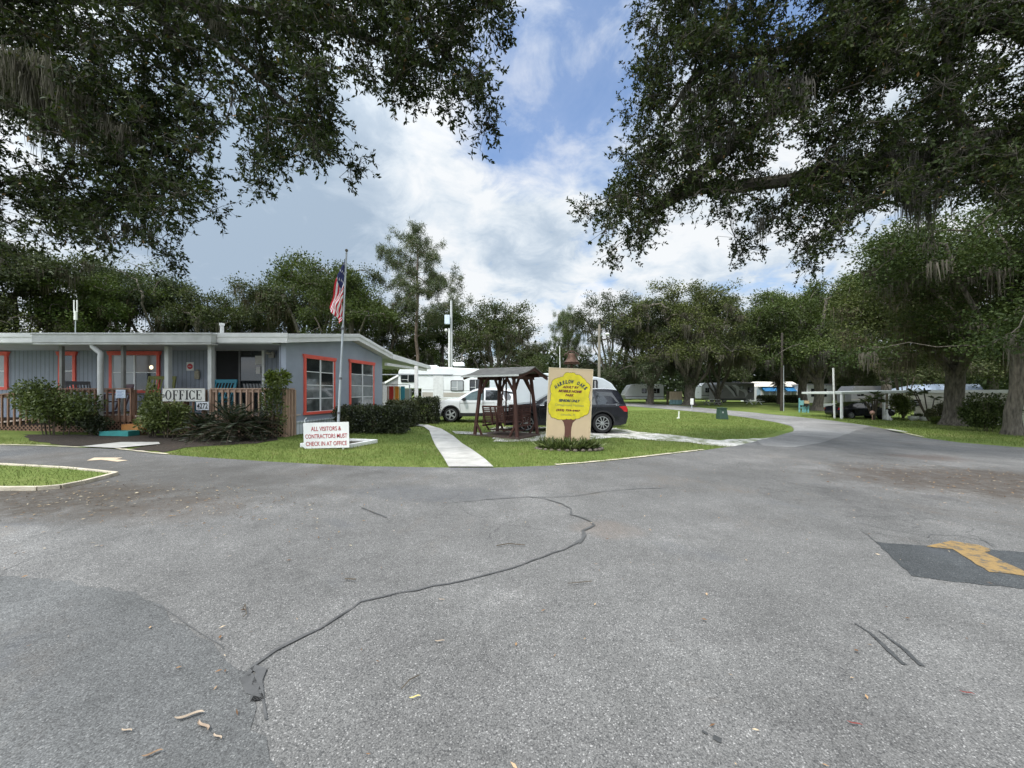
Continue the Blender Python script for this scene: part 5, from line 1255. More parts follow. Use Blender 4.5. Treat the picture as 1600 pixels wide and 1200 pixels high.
# far wood that closes the view
rng = np.random.default_rng(7); n = 150000
d = rng.uniform(74, 108, n); x = rng.uniform(-1.5, 1.55, n)*d
hmap = np.array([mnoise.noise(Vector((a*.05, b*.05, 3))) for a, b in zip(x[::20].tolist(), d[::20].tolist())]).repeat(20)[:n]
hh = 9.0+hmap*3.5+1.5*np.sin(x*.21); z = hh*rng.beta(1.5, 1.2, n)
P = np.c_[x, d, z-.3]; cl = np.array([mnoise.noise(Vector((a*.35, b*.35, c*.5))) for a, b, c in zip(x.tolist(), d.tolist(), z.tolist())])
ln = rng.uniform(.45, 1.0, n); V = leaf_quads(rng, P, rng.normal(size=(n, 3)), ln, ln*.6, .5)
o = link('forest', npmesh('forest', V, n, 4, np.clip(.42+cl*.5+rng.normal(size=n)*.12, 0, 1)), LF_FAR); o['kind'] = 'stuff'; o['label'] = 'far dark wood closing the view behind the park'; o['category'] = 'forest'

# ------------------------------------------------------------------ the two near oaks whose boughs hang into the picture
def near_oak(name, label, seed, poly, sparse, dep, ntarg, roots, tips, base, twigs, lper, leaf, moss, rmin=.006, rscale=.26, barkm=barkd, droop=.25):
    rng = np.random.default_rng(seed); pa = np.array(poly, float); T = []
    lo, hi = pa.min(0), pa.max(0)
    while len(T) < ntarg:
        p = rng.uniform(lo, hi)
        if not inside(p[None], pa)[0]: continue
        pr = 1.
        for cx, cy, rx, ry, q in sparse:
            e = ((p[0]-cx)/rx)**2+((p[1]-cy)/ry)**2
            if e < 1: pr *= q
        if rng.uniform() > pr: continue
        dd = dep(p[0], p[1])+rng.normal()*.95; v = W(p[0], p[1], dd)
        if mnoise.noise(v*.8) < -.24: continue
        T.append(np.array(v))
    for px, py, dd in tips: T.append(np.array(W(px, py, dd)))
    T = np.array(T)
    nodes = [np.array(base, float)]; par = [-1]
    for pts in roots:
        prev = 0
        if isinstance(pts[0], int): prev = pts[0]; pts = pts[1:]
        for q in pts: nodes.append(np.array(q if len(q) == 3 and q[1] < 60 and isinstance(q, Vector) else W(*q)) if not isinstance(q, np.ndarray) else q); par.append(prev); prev = len(nodes)-1
    nr = len(nodes)
    A, P, w, ends = branch_net(rng, nodes, par, T, wob=.16, sub=4)
    rad = np.maximum(rmin, rscale*(w/w[0])**.55)
    root = thing(name, label, 'tree', (base[0], base[1], gz(base[0], base[1])))
    off = np.array(ORG[root]); tw = []
    # twigs
    n = len(T)*twigs; tb = np.repeat(T, twigs, 0)+rng.normal(size=(n, 3))*.16; tb_par = np.repeat(np.arange(len(T)), twigs)
    td = unit(rng.normal(size=(n, 3))+np.array([0, 0, -droop])+unit(T-A[np.maximum(0, P[ends])])[tb_par]*.7); tl = rng.uniform(.16, .50, n)
    c0 = T[tb_par]; V1 = net_tubes(A, P, rad, 7)
    nn = np.concatenate([c0, tb, tb+td*tl[:, None]]); pp = np.concatenate([-np.ones(n, int), np.arange(n), np.arange(n)+n]); rr = np.concatenate([np.full(n, .006), np.full(n, .005), np.full(n, .0025)])
    V2 = net_tubes(nn, pp, rr, 3)
    link('trunk', npmesh('trunk', V1-off, len(V1)//4, 4), barkm, root).data.shade_smooth()
    link('twigs', npmesh('twigs', V2-off, len(V2)//4, 4), barkm, root)
    m = n*lper; s = rng.uniform(.1, 1.05, m); bi = np.repeat(np.arange(n), lper)
    Pq = tb[bi]+td[bi]*(tl[bi]*s)[:, None]; D = unit(td[bi]*.7+unit(rng.normal(size=(m, 3)))*.9)
    ln = leaf[0]*rng.uniform(.5, 1.4, m); ti = np.clip(.42+(rng.uniform(-.2, .2, len(T))[tb_par])[bi]+rng.normal(size=m)*.17, 0, .93); ti[rng.uniform(size=m) < .012] = 1
    V3 = leaf_quads(rng, Pq, D, ln, ln*leaf[1], .35); link('crown', npmesh('crown', V3-off, m, 4, ti), LF_NEAR, root)
    big = np.where((rad > .045) & (P >= 0))[0]; m2 = 16000; sgi = rng.choice(big, m2, p=(rad[big]*np.linalg.norm(A[big]-A[P[big]], axis=1))/(rad[big]*np.linalg.norm(A[big]-A[P[big]], axis=1)).sum()); u = rng.uniform(0, 1, (m2, 1)); dv = unit(rng.normal(size=(m2, 3))+np.array([0, 0, .25]))
    Pf = A[P[sgi]]*(1-u)+A[sgi]*u+dv*(rad[sgi]*.9)[:, None]; V5 = leaf_quads(rng, Pf, dv+rng.normal(size=(m2, 3))*.5+np.array([0, 0, -.15]), rng.uniform(.06, .20, m2), rng.uniform(.02, .045, m2), .3); link('fern_growth', npmesh('fern_growth', V5-off, m2, 4, np.clip(rng.normal(.35, .2, m2), 0, .9)), LF_NEAR, root)
    if moss:
        mp, ml = [], []
        for px, py, dd, l, k, sx in moss:
            for _ in range(k): mp.append(np.array(W(px+rng.normal()*sx, py+rng.normal()*6, dd+rng.normal()*.3))); ml.append(l*rng.uniform(.6, 1.25))
        V4, t4_ = moss_quads(rng, mp, ml, .13, 60, .0085); link('spanish_moss', npmesh('spanish_moss', V4-off, len(V4)//4, 4, t4_), MOSS, root)
    return root
LP = [(-330, -230), (800, -150), (775, 15), (762, 60), (768, 105), (762, 140), (735, 150), (700, 160), (655, 140), (600, 118), (540, 105), (505, 125), (515, 180), (545, 230), (540, 250), (500, 240), (455, 232), (425, 250), (398, 262), (368, 252), (325, 275), (298, 320), (265, 362), (262, 392), (200, 380), (100, 372), (0, 385), (-330, 400)]
LS = [(35, 235, 75, 40, .25), (30, 180, 60, 25, .5), (205, 95, 50, 30, .35), (300, 150, 70, 45, .40), (370, 170, 60, 60, .55), (340, 60, 60, 20, .5), (470, 60, 70, 30, .55), (530, 75, 25, 20, .5), (60, 340, 50, 25, .5)]
vw = lambda px, py, d: np.array(W(px, py, d))
near_oak('oak_tree', 'near oak whose leafy boughs hang into the top left of the view', 71, LP, LS, lambda x, y: 9.0+.0012*(500-x)+.0006*y, 1250,
    [[np.array([-13.0, 5.2, 2.2]), np.array([-12.2, 5.6, 4.6]), vw(-330, 60, 8.6), vw(-120, -10, 9.0), vw(100, -8, 9.0), vw(200, -2, 9.1), vw(300, 8, 9.1), vw(400, 17, 9.2), vw(490, 30, 9.2), vw(555, 52, 9.3), vw(620, 80, 9.3), vw(690, 110, 9.3)],
     [2, vw(-260, 130, 9.3), vw(-100, 150, 9.6), vw(20, 165, 9.8), vw(110, 205, 9.9), vw(190, 255, 10), vw(250, 310, 10.1)],
     [6, vw(330, 60, 9.2), vw(400, 120, 9.3), vw(470, 180, 9.4)], [2, vw(-220, -160, 8.2), vw(100, -150, 8.4), vw(450, -90, 8.8), vw(640, -30, 9.0)]],
    [(762, 165, 9.2), (760, 190, 9.2), (757, 205, 9.2), (780, 45, 9.1), (786, 48, 9.1), (700, 172, 9.2), (648, 155, 9.3), (600, 140, 9.2), (548, 262, 9.4), (560, 258, 9.4), (440, 262, 9.5), (405, 280, 9.6), (410, 285, 9.6), (330, 330, 9.8), (272, 400, 10), (268, 410, 10)],
    (-13.0, 5.2, -.1), 14, 14, (.105, .40), [(20, 95, 8.6, 1.25, 22, 18), (55, 100, 8.6, 1.3, 18, 14), (80, 130, 8.7, 1.5, 16, 12), (120, 165, 8.8, 1.3, 14, 14), (160, 190, 8.9, 1.0, 14, 18), (190, 205, 9, .9, 8, 20), (65, 190, 9.6, 1.0, 3, 3), (200, 270, 10, .8, 5, 20), (150, 60, 9.3, .7, 5, 30), (300, 40, 9.2, .5, 5, 60), (215, 350, 10.3, .7, 4, 20)])
RP = [(1020, -200), (1005, -20), (1020, 60), (995, 100), (998, 160), (985, 225), (975, 280), (940, 312), (925, 340), (950, 375), (968, 385), (1010, 362), (1048, 325), (1085, 315), (1120, 340), (1140, 375), (1168, 378), (1192, 345), (1222, 345), (1240, 390), (1270, 405), (1310, 380), (1335, 335), (1400, 300), (1480, 300), (1800, 330), (1800, -200)]
RS = [(1235, 235, 60, 50, .25), (1252, 25, 45, 28, .05), (1565, 75, 50, 30, .3), (1185, 305, 60, 22, .35), (1095, 335, 40, 20, .3), (1370, 150, 40, 25, .5), (1590, 90, 30, 40, .3), (1140, 160, 30, 30, .6), (1350, 250, 60, 20, .4)]
near_oak('oak_tree', 'near live oak with heavy mossy limbs filling the top right of the view', 72, RP, RS, lambda x, y: 10.6+.0020*(1250-x), 1550,
    [[np.array([17.0, 8.6, 2.0]), np.array([16.6, 8.8, 4.6]), vw(1720, 190, 9.6), vw(1600, 212, 9.8), vw(1520, 222, 10.0), vw(1440, 245, 10.2), vw(1370, 262, 10.4), vw(1300, 262, 10.6), vw(1230, 282, 10.8), vw(1150, 292, 11.0), vw(1080, 295, 11.2), vw(1030, 322, 11.3), vw(985, 345, 11.4)],
     [3, vw(1640, 60, 9.8), vw(1560, 40, 10), vw(1480, 55, 10.2), vw(1420, 60, 10.3), vw(1350, 42, 10.5), vw(1280, 45, 10.8), vw(1220, 75, 11), vw(1190, 105, 11.1), vw(1170, 150, 11.2)],
     [5, vw(1490, 170, 10.0), vw(1482, 110, 10.0), vw(1470, 40, 10.0), vw(1460, -60, 10.0)], [12, vw(1400, 20, 10.4), vw(1330, -10, 10.5), vw(1230, -40, 10.8), vw(1100, -30, 11)],
     [6, vw(1440, 310, 10.6), vw(1380, 318, 10.8), vw(1310, 345, 11.0)], [17, vw(1120, 90, 11.2), vw(1070, 140, 11.4), vw(1040, 190, 11.4)]],
    [(955, 395, 11.4), (958, 402, 11.4), (998, 385, 11.4), (918, 335, 11.4), (912, 328, 11.4), (1000, 25, 11.3), (996, 38, 11.3), (978, 172, 11.4), (972, 240, 11.4), (1150, 390, 11.2), (1160, 395, 11.2), (1175, 390, 11.2), (1265, 415, 11)],
    (17.0, 8.6, -.4), 14, 16, (.085, .48), [(1100, 140, 11, 1.6, 8, 16), (1145, 120, 11, 1.5, 6, 18), (1090, 200, 11, 1.3, 6, 16), (1130, 210, 11, 1.5, 4, 10), (1200, 110, 10.8, 1.5, 8, 22), (1240, 130, 10.8, 1.2, 5, 20), (1300, 265, 10.6, 1.2, 5, 14), (1380, 230, 10.3, 1.3, 7, 25), (1420, 260, 10.2, 1.6, 8, 20), (1470, 240, 10.1, 1.9, 12, 24), (1520, 225, 10, 2.0, 10, 22), (1570, 215, 9.9, 1.7, 8, 20), (1440, 300, 10.5, 1.5, 10, 16), (1185, 345, 11.1, .8, 2, 4), (1290, 60, 10.8, .9, 5, 25)], rscale=.34)
# ================================================================== shrubs and hedges
LF_SHRUB = leafmat('shrub_leaves', [(0, (.035, .052, .014)), (.5, (.115, .15, .042)), (.85, (.20, .24, .08)), (1, (.30, .33, .14))], .25, .4, .4)
LF_HEDGE = leafmat('hedge_leaves', [(0, (.016, .022, .010)), (.5, (.038, .046, .020)), (.8, (.065, .085, .030)), (1, (.085, .058, .045))], .1, .3, .5)
LF_LIME = leafmat('lime_leaves', [(0, (.05, .075, .012)), (.5, (.11, .15, .025)), (1, (.26, .30, .06))], .3, .4, .4)
LF_SAGO = leafmat('sago_fronds', [(0, (.008, .014, .006)), (.6, (.020, .032, .012)), (1, (.045, .062, .022))], .08, .4, .4)
stemm = mat('brown_stem', (.075, .06, .042), .9, .3, 10)
def shrub(name, label, cat, base, w, dpt, h, n, leaf, lm, seed, zlow=.12, blobs=7, stems=9, top=None, tv=.5, square=False, group=None):
    rng = np.random.default_rng(seed); root = thing(name, label, cat, base, group=group)
    if square: c = rng.uniform(-1, 1, (n, 3))*np.array([w/2, dpt/2, h/2])+np.array([0, 0, h*.55]); ax = rng.integers(0, 3, n); sg_ = np.where(rng.uniform(size=n) < .5, -1, 1); k = rng.uniform(size=n) < .8; c[np.arange(n)[k], ax[k]] = (np.array([w/2, dpt/2, h*.48])[ax]*sg_+np.where(ax == 2, h*.52, 0))[k]; c += rng.normal(size=(n, 3))*.05; c[:, 2] = np.clip(c[:, 2], .06, 9)
    else:
        B = rng.uniform(-1, 1, (blobs, 3))*np.array([w*.32, dpt*.3, h*.28])+np.array([0, 0, h*.56]); bi = rng.integers(0, blobs, n)
        v = unit(rng.normal(size=(n, 3))); r = rng.uniform(.1, 1, n)**.45
        c = B[bi]+v*r[:, None]*np.array([w*.24, dpt*.26, h*.27]); c[:, 2] = np.maximum(c[:, 2], h*zlow*rng.uniform(.6, 1.4, n))
    D = unit(rng.normal(size=(n, 3))+unit(c-np.array([0, 0, h*.4]))*.7)
    cl = np.array([mnoise.noise(Vector(q)*2.6+Vector((seed, 0, 0))) for q in c.tolist()])
    ti = np.clip(.45+cl*tv+rng.normal(size=n)*.17, 0, 1); ln = leaf[0]*rng.uniform(.6, 1.35, n); V = leaf_quads(rng, c, D, ln, ln*leaf[1], .5)
    link('foliage', npmesh('foliage', V, n, 4, ti), lm, root)
    b = MB()
    for i in range(stems):
        x, y = rng.uniform(-.3, .3)*w*.5, rng.uniform(-.3, .3)*dpt*.5; X, Y = x*2.6, y*2.4; b.tube([(x, y, -.03), (x*1.3, y*1.3, h*.3), (X, Y, h*.75)], [.014, .011, .005], 5)
    s0 = b
    off = Vector(base); s0.v = [v+off for v in s0.v]; s0.build('stem', stemm, root); return root
def gb(px, py): return G(px, py)
p = on(85, 11.35); shrub('shrub', 'wide loose light green shrub in front of the deck ramp at the left', 'shrub', p, 2.5, 1.1, 1.52, 7200, (.085, .5), LF_SHRUB, 1, blobs=11)
p = on(262, 11.3); shrub('shrub', 'grey green leafy shrub in front of the OFFICE sign', 'shrub', p, 1.7, .8, 1.08, 5200, (.085, .5), LF_SHRUB, 2, blobs=9)
p = on(240, 11.45); shrub('shrub', 'upright shrub sprig beside the olive rocking chair and the steps', 'shrub', p, .7, .5, 1.55, 1300, (.085, .5), LF_SHRUB, 12, blobs=5)
p = on(150, 11.5); shrub('shrub', 'low dark green shrub at the foot of the downspout', 'shrub', p, 1.1, .7, .62, 2400, (.07, .5), LF_HEDGE, 3)
p = on(425, 11.7); shrub('shrub', 'slim climbing shrub with lime leaves against the pale railing', 'shrub', p, .85, .45, 1.95, 1500, (.105, .42), LF_SHRUB, 4, blobs=9, stems=6)
p = on(432, 11.8); shrub('shrub', 'lime green leafy top beside the sliding door', 'shrub', (p.x, p.y, 1.75), .75, .4, .62, 520, (.12, .45), LF_LIME, 5, blobs=4, stems=3)
p = on(583, 14.0); shrub('hedge', 'long clipped dark hedge with reddish leaves under the coral windows', 'hedge', p, 2.2, 1.0, .86, 19000, (.08, .55), LF_HEDGE, 6, square=True, stems=12)
p = on(532, 13.3); shrub('hedge', 'sparse twiggy hedge end beside the flagpole', 'hedge', p, .8, .6, .78, 800, (.06, .5), LF_HEDGE, 16, blobs=6, stems=12)
p = on(629, 16.6); shrub('hedge', 'clipped green hedge block left of the carport post', 'hedge', p, 1.0, .9, 1.0, 9000, (.08, .5), LF_HEDGE, 7, square=True)
p = on(667, 18.3); shrub('hedge', 'boxy dark green hedge between the carport post and the white SUV', 'hedge', p, .95, .8, 1.12, 9000, (.08, .5), LF_HEDGE, 8, square=True)
def sago(label, base, h, seed, n=34, ln=.95):
    rng = np.random.default_rng(seed); root = thing('sago_palm', label, 'palm', base); V, ti = [], []; b = MB()
    for i in range(n):
        an = i*2.4+rng.normal()*.2; el = rng.uniform(-.15, 1.35); l = ln*rng.uniform(.75, 1.1); p = np.array([0, 0, h*.30]); hx = np.array([math.cos(an), math.sin(an), 0]); prev = p; m = 16; pts = []
        for k in range(m+1):
            u = k/m; q = p+hx*l*math.cos(el)*u+np.array([0, 0, l*math.sin(el)*u-.55*l*u*u*(1-el*.4)]); pts.append(q)
        pts = np.array(pts); d = unit(np.gradient(pts, axis=0)); sd_ = unit(np.cross(d, [0, 0, 1])); b.tube([Vector(q)+Vector(base) for q in pts[::4]], [.012, .010, .007, .005, .003], 4)
        for k in range(2, m+1):
            for s in (-1, 1):
                V.append((pts[k], sd_[k]*s+d[k]*.55+np.array([0, 0, .15]), .20*math.sin(math.pi*(.15+.8*k/m))+.04)); ti.append(rng.uniform(.1, .8))
    P = np.array([v[0] for v in V]); D = np.array([v[1] for v in V]); Ls = np.array([v[2] for v in V])
    Q = leaf_quads(rng, P, D, Ls, .026, .8); link('frond', npmesh('frond', Q, len(P), 4, np.array(ti)), LF_SAGO, root)
    b.tube([Vector(base), Vector(base)+Vector((0, 0, h*.3))], [.10, .08], 8); b.build('stem', stemm, root); return root
sago('dark sago palm in the bed below the 4272 sign', on(320, 11.2), .75, 1, 50, .85); sago('dark sago palm spreading over the grass left of the visitors sign', on(366, 11.0), 1.3, 2, 64, 1.15); sago('small dark sago palm against the lattice', on(402, 11.5), 1.0, 3, 36, .85)
# planting bed under the park sign
pbase = on(889, 10.95)
rng = np.random.default_rng(31); pl = thing('planting_bed', 'small oval bed of low broad leaved plants at the foot of the oak tree sign', 'flower bed', pbase)
n = 900; an = rng.uniform(0, 6.28, n); rr = rng.uniform(0, 1, n)**.5; c = np.c_[np.cos(an)*rr*.82, np.sin(an)*rr*.32, rng.uniform(.02, .09, n)]; D = np.c_[np.cos(an)*.6+rng.normal(size=n)*.5, np.sin(an)*.6+rng.normal(size=n)*.5, rng.uniform(.4, 1.6, n)]
V = leaf_quads(rng, c, D, rng.uniform(.14, .38, n), .05, .6); link('foliage', npmesh('foliage', V, n, 4, rng.uniform(0, 1, n)), LF_SHRUB, pl)
b = MB(); b.lathe(pbase+Vector((0, 0, -.03)), [(.001, .06), (.5, .06), (.92, .02)], 26); o = b.build('soil', mulch, pl); 
for v in o.data.vertices: v.co.y *= .45
b = MB()
for k in range(26):
    a_ = 2*math.pi*k/26; x, y = .93*math.cos(a_), .42*math.sin(a_); b.ball((pbase.x+x, pbase.y+y, pbase.z+.02), .065, 8, sz=.7)
b.build('edging_stone', mat('dark_stone', (.12, .10, .085), .95, .4, 9, bump=.6), pl, smooth=60)
# ================================================================== poles, wires
def pole(name, label, cat, base, top, r0, r1, m, extra=None, n=10):
    root = thing(name, label, cat, base); b = MB(); base, top = Vector(base), Vector(top); b.tube([base-Vector((0, 0, .1)), top], [r0, r1], n); b.build('pole', m, root, smooth=50)
    if extra: extra(root, base, top)
    return root
woodp = mat('grey_wood_pole', (.20, .18, .15), .9, .25, 3, stretch=(4, 4, .4)); whp = mat('white_pipe', (.70, .70, .68), .5, .06, 2)
pa_ = on(117, 26); pole('antenna_pole', 'white antenna pole rising behind the office roof at the left', 'antenna', pa_, W(118, 500, 26), .03, .03, steel, lambda r, a, t: (lambda b: (b.tube([t, W(118.3, 486, 26)], .085, 8), b.tube([W(115.8, 488, 26), W(115.8, 469, 26)], .035, 6), b.tube([W(120.5, 488, 26), W(120.5, 469, 26)], .035, 6), b.build('antenna_head', whp, r)))(MB()))
pL = on(702, 33)
pole('light_mast', 'pair of white masts with a small pale box near the top, behind the caravan', 'mast', pL, W(702, 513, 33), .09, .08, whp, lambda r, a, t: (lambda b: (b.tube([on(706, 33.1), W(705, 470, 33.1)], [.10, .09], 10), b.build('twin_pole', mat('grey_mast', (.45, .46, .46), .5), r), (lambda c: (c.box(*sum(([W(695.5, 1, 33).x, W(703.5, 1, 33).x], [32.7, 33.0], [W(1, 507, 33).z, W(1, 493, 33).z]), [])), c.build('pale_box', mat('pale_blue_box', (.52, .60, .68), .5), r, bevel=.02)))(MB()), (lambda c: (c.ball(W(697, 516, 32.9), .14, 10), c.build('lamp', whp, r, smooth=60)))(MB())))(MB()))
def lampx(r, a, t):
    b = MB(); b.tube([W(936.5, 528, 38), W(940, 522, 37.6), W(947, 521, 37.4)], .05, 6); b.build('lamp_arm', steel, r)
    b = MB(); b.ball(W(949, 522, 37.4), .22, 10, sz=.6); b.build('lamp_head', whp, r, smooth=60)
    b = MB(); b.beam(W(932, 515, 38), W(941, 515, 38), .1, .1); b.build('crossarm', woodp, r)
pole('utility_pole', 'grey wooden utility pole with a curved lamp arm behind the park sign', 'utility pole', on(936, 38), W(936.5, 507, 38), .17, .12, woodp, lampx)
pole('thin_pole', 'thin white pole left of the bell', 'pole', on(876, 30), W(874.5, 541, 30), .035, .03, whp)
pole('street_pole', 'dark wooden pole beside the palm trunk near the blue awning home', 'utility pole', on(1221, 43.3), W(1222, 520, 43.3), .15, .11, mat('dark_wood_pole', (.045, .038, .03), .9, .3, 3))
pole('thin_pole', 'thin grey pole just right of the dark pole by the palm', 'pole', on(1224.5, 43), W(1224.5, 571, 43), .04, .03, steel)
pole('white_pole', 'tall white pole at the left corner of the carport', 'pole', on(1304, 32.5), W(1302, 575, 32.5), .075, .07, whp)
def wire(label, pts, r=.012):
    b = MB(); out = []
    for a, c in zip(pts, pts[1:]):
        for k in range(12):
            u = k/12; q = a.lerp(c, u); q.z -= 4*.35*u*(1-u); out.append(q)
    out.append(pts[-1]); b.tube(out, r, 4); single(b.build('power_line', black), label, 'power line')
wire('thin power line sagging from the utility pole towards the right trees', [W(936.5, 515, 38), W(1085, 548, 42), W(1222, 535, 43.3), W(1330, 520, 46)])
wire('thin power line running left from the utility pole over the swing', [W(936.5, 512, 38), W(846, 545, 50), W(706, 500, 40)], .010)
# ================================================================== things under and beyond the office carport
def slab(name, label, cat, px0, px1, py0, py1, d, th, m, tilt=.0):
    a, c = W(px0, py1, d), W(px1, py0, d); b = MB(); b.hexa([(a.x, d, a.z), (c.x, d, a.z), (c.x, d+th, a.z), (a.x, d+th, a.z), (a.x, d+tilt, c.z), (c.x, d+tilt, c.z), (c.x, d+th+tilt, c.z), (a.x, d+th+tilt, c.z)]); return single(b.build(name, m, bevel=.02), label, cat)
for i, (cn, c0, c1, col_) in enumerate((('pale pink', 604.5, 607.3, (.60, .45, .42)), ('red', 607.6, 614.8, (.55, .05, .04)), ('orange', 617, 623.2, (.70, .26, .03)), ('pale yellow', 615, 616.8, (.62, .52, .22)), ('light green', 623.6, 625.5, (.35, .55, .28)), ('teal', 626, 632.5, (.05, .26, .33)))):
    slab('beach_towel', cn+' towel in the row of bright towels hanging under the carport', 'towel', c0, c1, 603.5, 628, 21.0+.03*i, .03, mat('towel_'+cn.replace(' ', '_'), col_, .9, .12, 9))
a = W(597, 601, 21.1); c = W(640, 601, 21.1); b = MB(); b.tube([a, c], .02, 6); b.tube([a, Vector((a.x, a.y, 0))], .03, 6); b.tube([c, Vector((c.x, c.y, 0))], .03, 6)
b.build('clothes_line', steel); o = bpy.data.objects['clothes_line']; single(o, 'clothes line carrying the bright towels under the carport', 'clothes line')
sh = thing('garden_shed', 'small grey shed with white gable trim seen behind the carport', 'shed', on(612, 31))
z0_ = gz(-9, 31); q = lambda px, py, dd=31: W(px, py, dd)
b = MB(); pl_ = [q(590, 640), q(628, 640), q(628, 598), q(624, 586), q(604, 596), q(590, 598)]; b.prism(pl_, (0, 3, 0)); b.build('wall', mat('grey_shed_wall', (.22, .22, .23), .7), sh)
b = MB(); b.beam(q(601.5, 598, 30.95), q(624, 585.5, 30.95), .08, .14); b.beam(q(624, 585.5, 30.95), q(634, 590, 30.95), .08, .14); b.build('roof_trim', white, sh)
bb_ = W(0, 0, 1); p = G(637, 656)
b = MB(); b.box(W(632, 0, 20).x, W(646, 0, 20).x, 19.9, 20.5, gz(-5.4, 20)+.38, gz(-5.4, 20)+.5); b.box(W(633, 0, 20).x, W(636, 0, 20).x, 19.95, 20.4, gz(-5.4, 20), gz(-5.4, 20)+.38); b.box(W(642, 0, 20).x, W(645, 0, 20).x, 19.95, 20.4, gz(-5.4, 20), gz(-5.4, 20)+.38)
single(b.build('garden_bench', white, bevel=.02), 'low white bench between the two clipped hedges under the carport', 'bench')
# ================================================================== across the lawn
b = MB(); p = G(1128, 655); w0 = 12.5/F*p.y
b.hexa([(p.x-w0*.52, p.y-.28, p.z), (p.x+w0*.60, p.y-.28, p.z), (p.x+w0*.60, p.y+.3, p.z), (p.x-w0*.52, p.y+.3, p.z), (p.x-w0*.44, p.y-.22, p.z+.76), (p.x+w0*.40, p.y-.22, p.z+.76), (p.x+w0*.40, p.y+.25, p.z+.76), (p.x-w0*.44, p.y+.25, p.z+.76)])
b.box(p.x-w0*.50, p.x+w0*.46, p.y-.27, p.y+.30, p.z+.762, p.z+.82)
gbx = b.build('utility_box', mat('dark_green_steel', (.030, .062, .048), .5, .12, 4), bevel=.03); single(gbx, 'dark green utility box standing on the lawn by the lane', 'utility box')
b = MB(); bl_ = ORG[gbx]; b.box(p.x-.11, p.x-.02, p.y-.265, p.y-.245, p.z+.45, p.z+.55); b.build('lock_plate', steel, gbx)
p = G(1060.5, 654); b = MB(); b.tube([p, p+Vector((.02, 0, .50))], .045, 8); b.tube([p+Vector((-.03, 0, 0)), p+Vector((-.03, 0, .07))], .10, 8); single(b.build('marker_stake', whp), 'short white marker stake in the lawn left of the green box', 'stake')
p = on(1081, 41); rt_ = thing('marker_board', 'small plain white board on a post in front of the forked oak trunk', 'sign', p)
b = MB(); b.box(p.x-.17, p.x+.17, p.y-.05, p.y, p.z+.62, p.z+1.28); b.build('panel', whp, rt_, bevel=.02); b = MB(); b.box(p.x-.05, p.x+.05, p.y+.01, p.y+.08, p.z-.1, p.z+1.2); b.build('post', steel, rt_)
# small caravan
p = on(975, 56)
trailer('small_caravan', 'white caravan with a rounded nose half hidden under the trees across the lawn', 'caravan', (p.x+.0, 56, p.z), 0, [(.3, .55), (5.8, .55), (5.8, 2.55), (5.5, 2.75), (1.9, 2.75), (1.0, 2.6), (.35, 1.7), (.1, 1.1)], 2.2, rvw,
    [(2.6, 3.3, 1.4, 2.1, None), (4.3, 5.2, 1.4, 2.1, None)], [([(.2, .85), (5.8, .85), (5.8, .98), (.2, .98)], rvgrey)], wheels=(3.6,))
# fence panel beige over teal
p0, p1 = on(1042, 52), on(1066, 52); rt_ = thing('fence_panel', 'short board fence painted beige above and teal below, left of the forked oak', 'fence', p0)
b = MB(); zz0 = p0.z; b.box(p0.x+.35, p1.x, 52, 52.06, zz0+.0, zz0+.62); b.build('lower_boards', mat('faded_teal', (.22, .36, .38), .7, .3, 3, stretch=(3, 3, .3)), rt_); b = MB(); b.box(p0.x+.35, p1.x, 52.005, 52.055, zz0+.622, zz0+1.75); b.build('upper_boards', mat('beige_boards', (.42, .34, .24), .8, .3, 3, stretch=(3, 3, .3)), rt_)
b = MB(); b.box(p0.x, p0.x+.2, 51.9, 52.1, zz0, zz0+1.8); b.build('post', stemm, rt_)
# paler trailers and homes farther off
p = on(1096, 60); trailer('travel_trailer', 'white trailer end seen between the forked oak and the motorhome', 'caravan', (p.x, 60, p.z), 0, [(0, .5), (3.6, .5), (3.6, 2.7), (3.3, 2.95), (.4, 2.95), (0, 2.5)], 2.3, rvw, [(.6, 1.3, 1.5, 2.2, None), (2.1, 3.0, 1.5, 2.2, None)], [([(0, .95), (3.6, .95), (3.6, 1.08), (0, 1.08)], rvgrey)], wheels=(1.7,))
p = on(1262, 57); wh = thing('mobile_home', 'white home wall with a window seen between the two verge oak trunks', 'mobile home', p); b = MB(); b.box(p.x, p.x+3.6, 57, 60, p.z, p.z+2.6); b.build('wall', whp, wh); b = MB(); b.box(p.x-.2, p.x+3.8, 56.7, 60.2, p.z+2.605, p.z+2.8); b.build('roof', rvgrey, wh); b = MB(); b.box(p.x+.5, p.x+1.2, 56.96, 56.995, p.z+.9, p.z+2.1); b.build('window', carglass, wh); b = MB(); b.box(p.x+2.0, p.x+2.8, 56.96, 56.995, p.z+.9, p.z+2.1); b.build('window', carglass, wh)
p = on(1330, 52); trailer('travel_trailer', 'pale trailer in the shade behind the carport and black sedan', 'caravan', (p.x, 52, p.z-.2), 0, [(0, .5), (5.5, .5), (5.5, 2.6), (5.2, 2.85), (.6, 2.85), (0, 2.2)], 2.3, MAT['caravan_grey'], [(.8, 1.7, 1.5, 2.2, None), (3.4, 4.6, 1.5, 2.2, None)], [([(0, .95), (5.5, .95), (5.5, 1.08), (0, 1.08)], rvtan)], wheels=(2.4, 3.2))
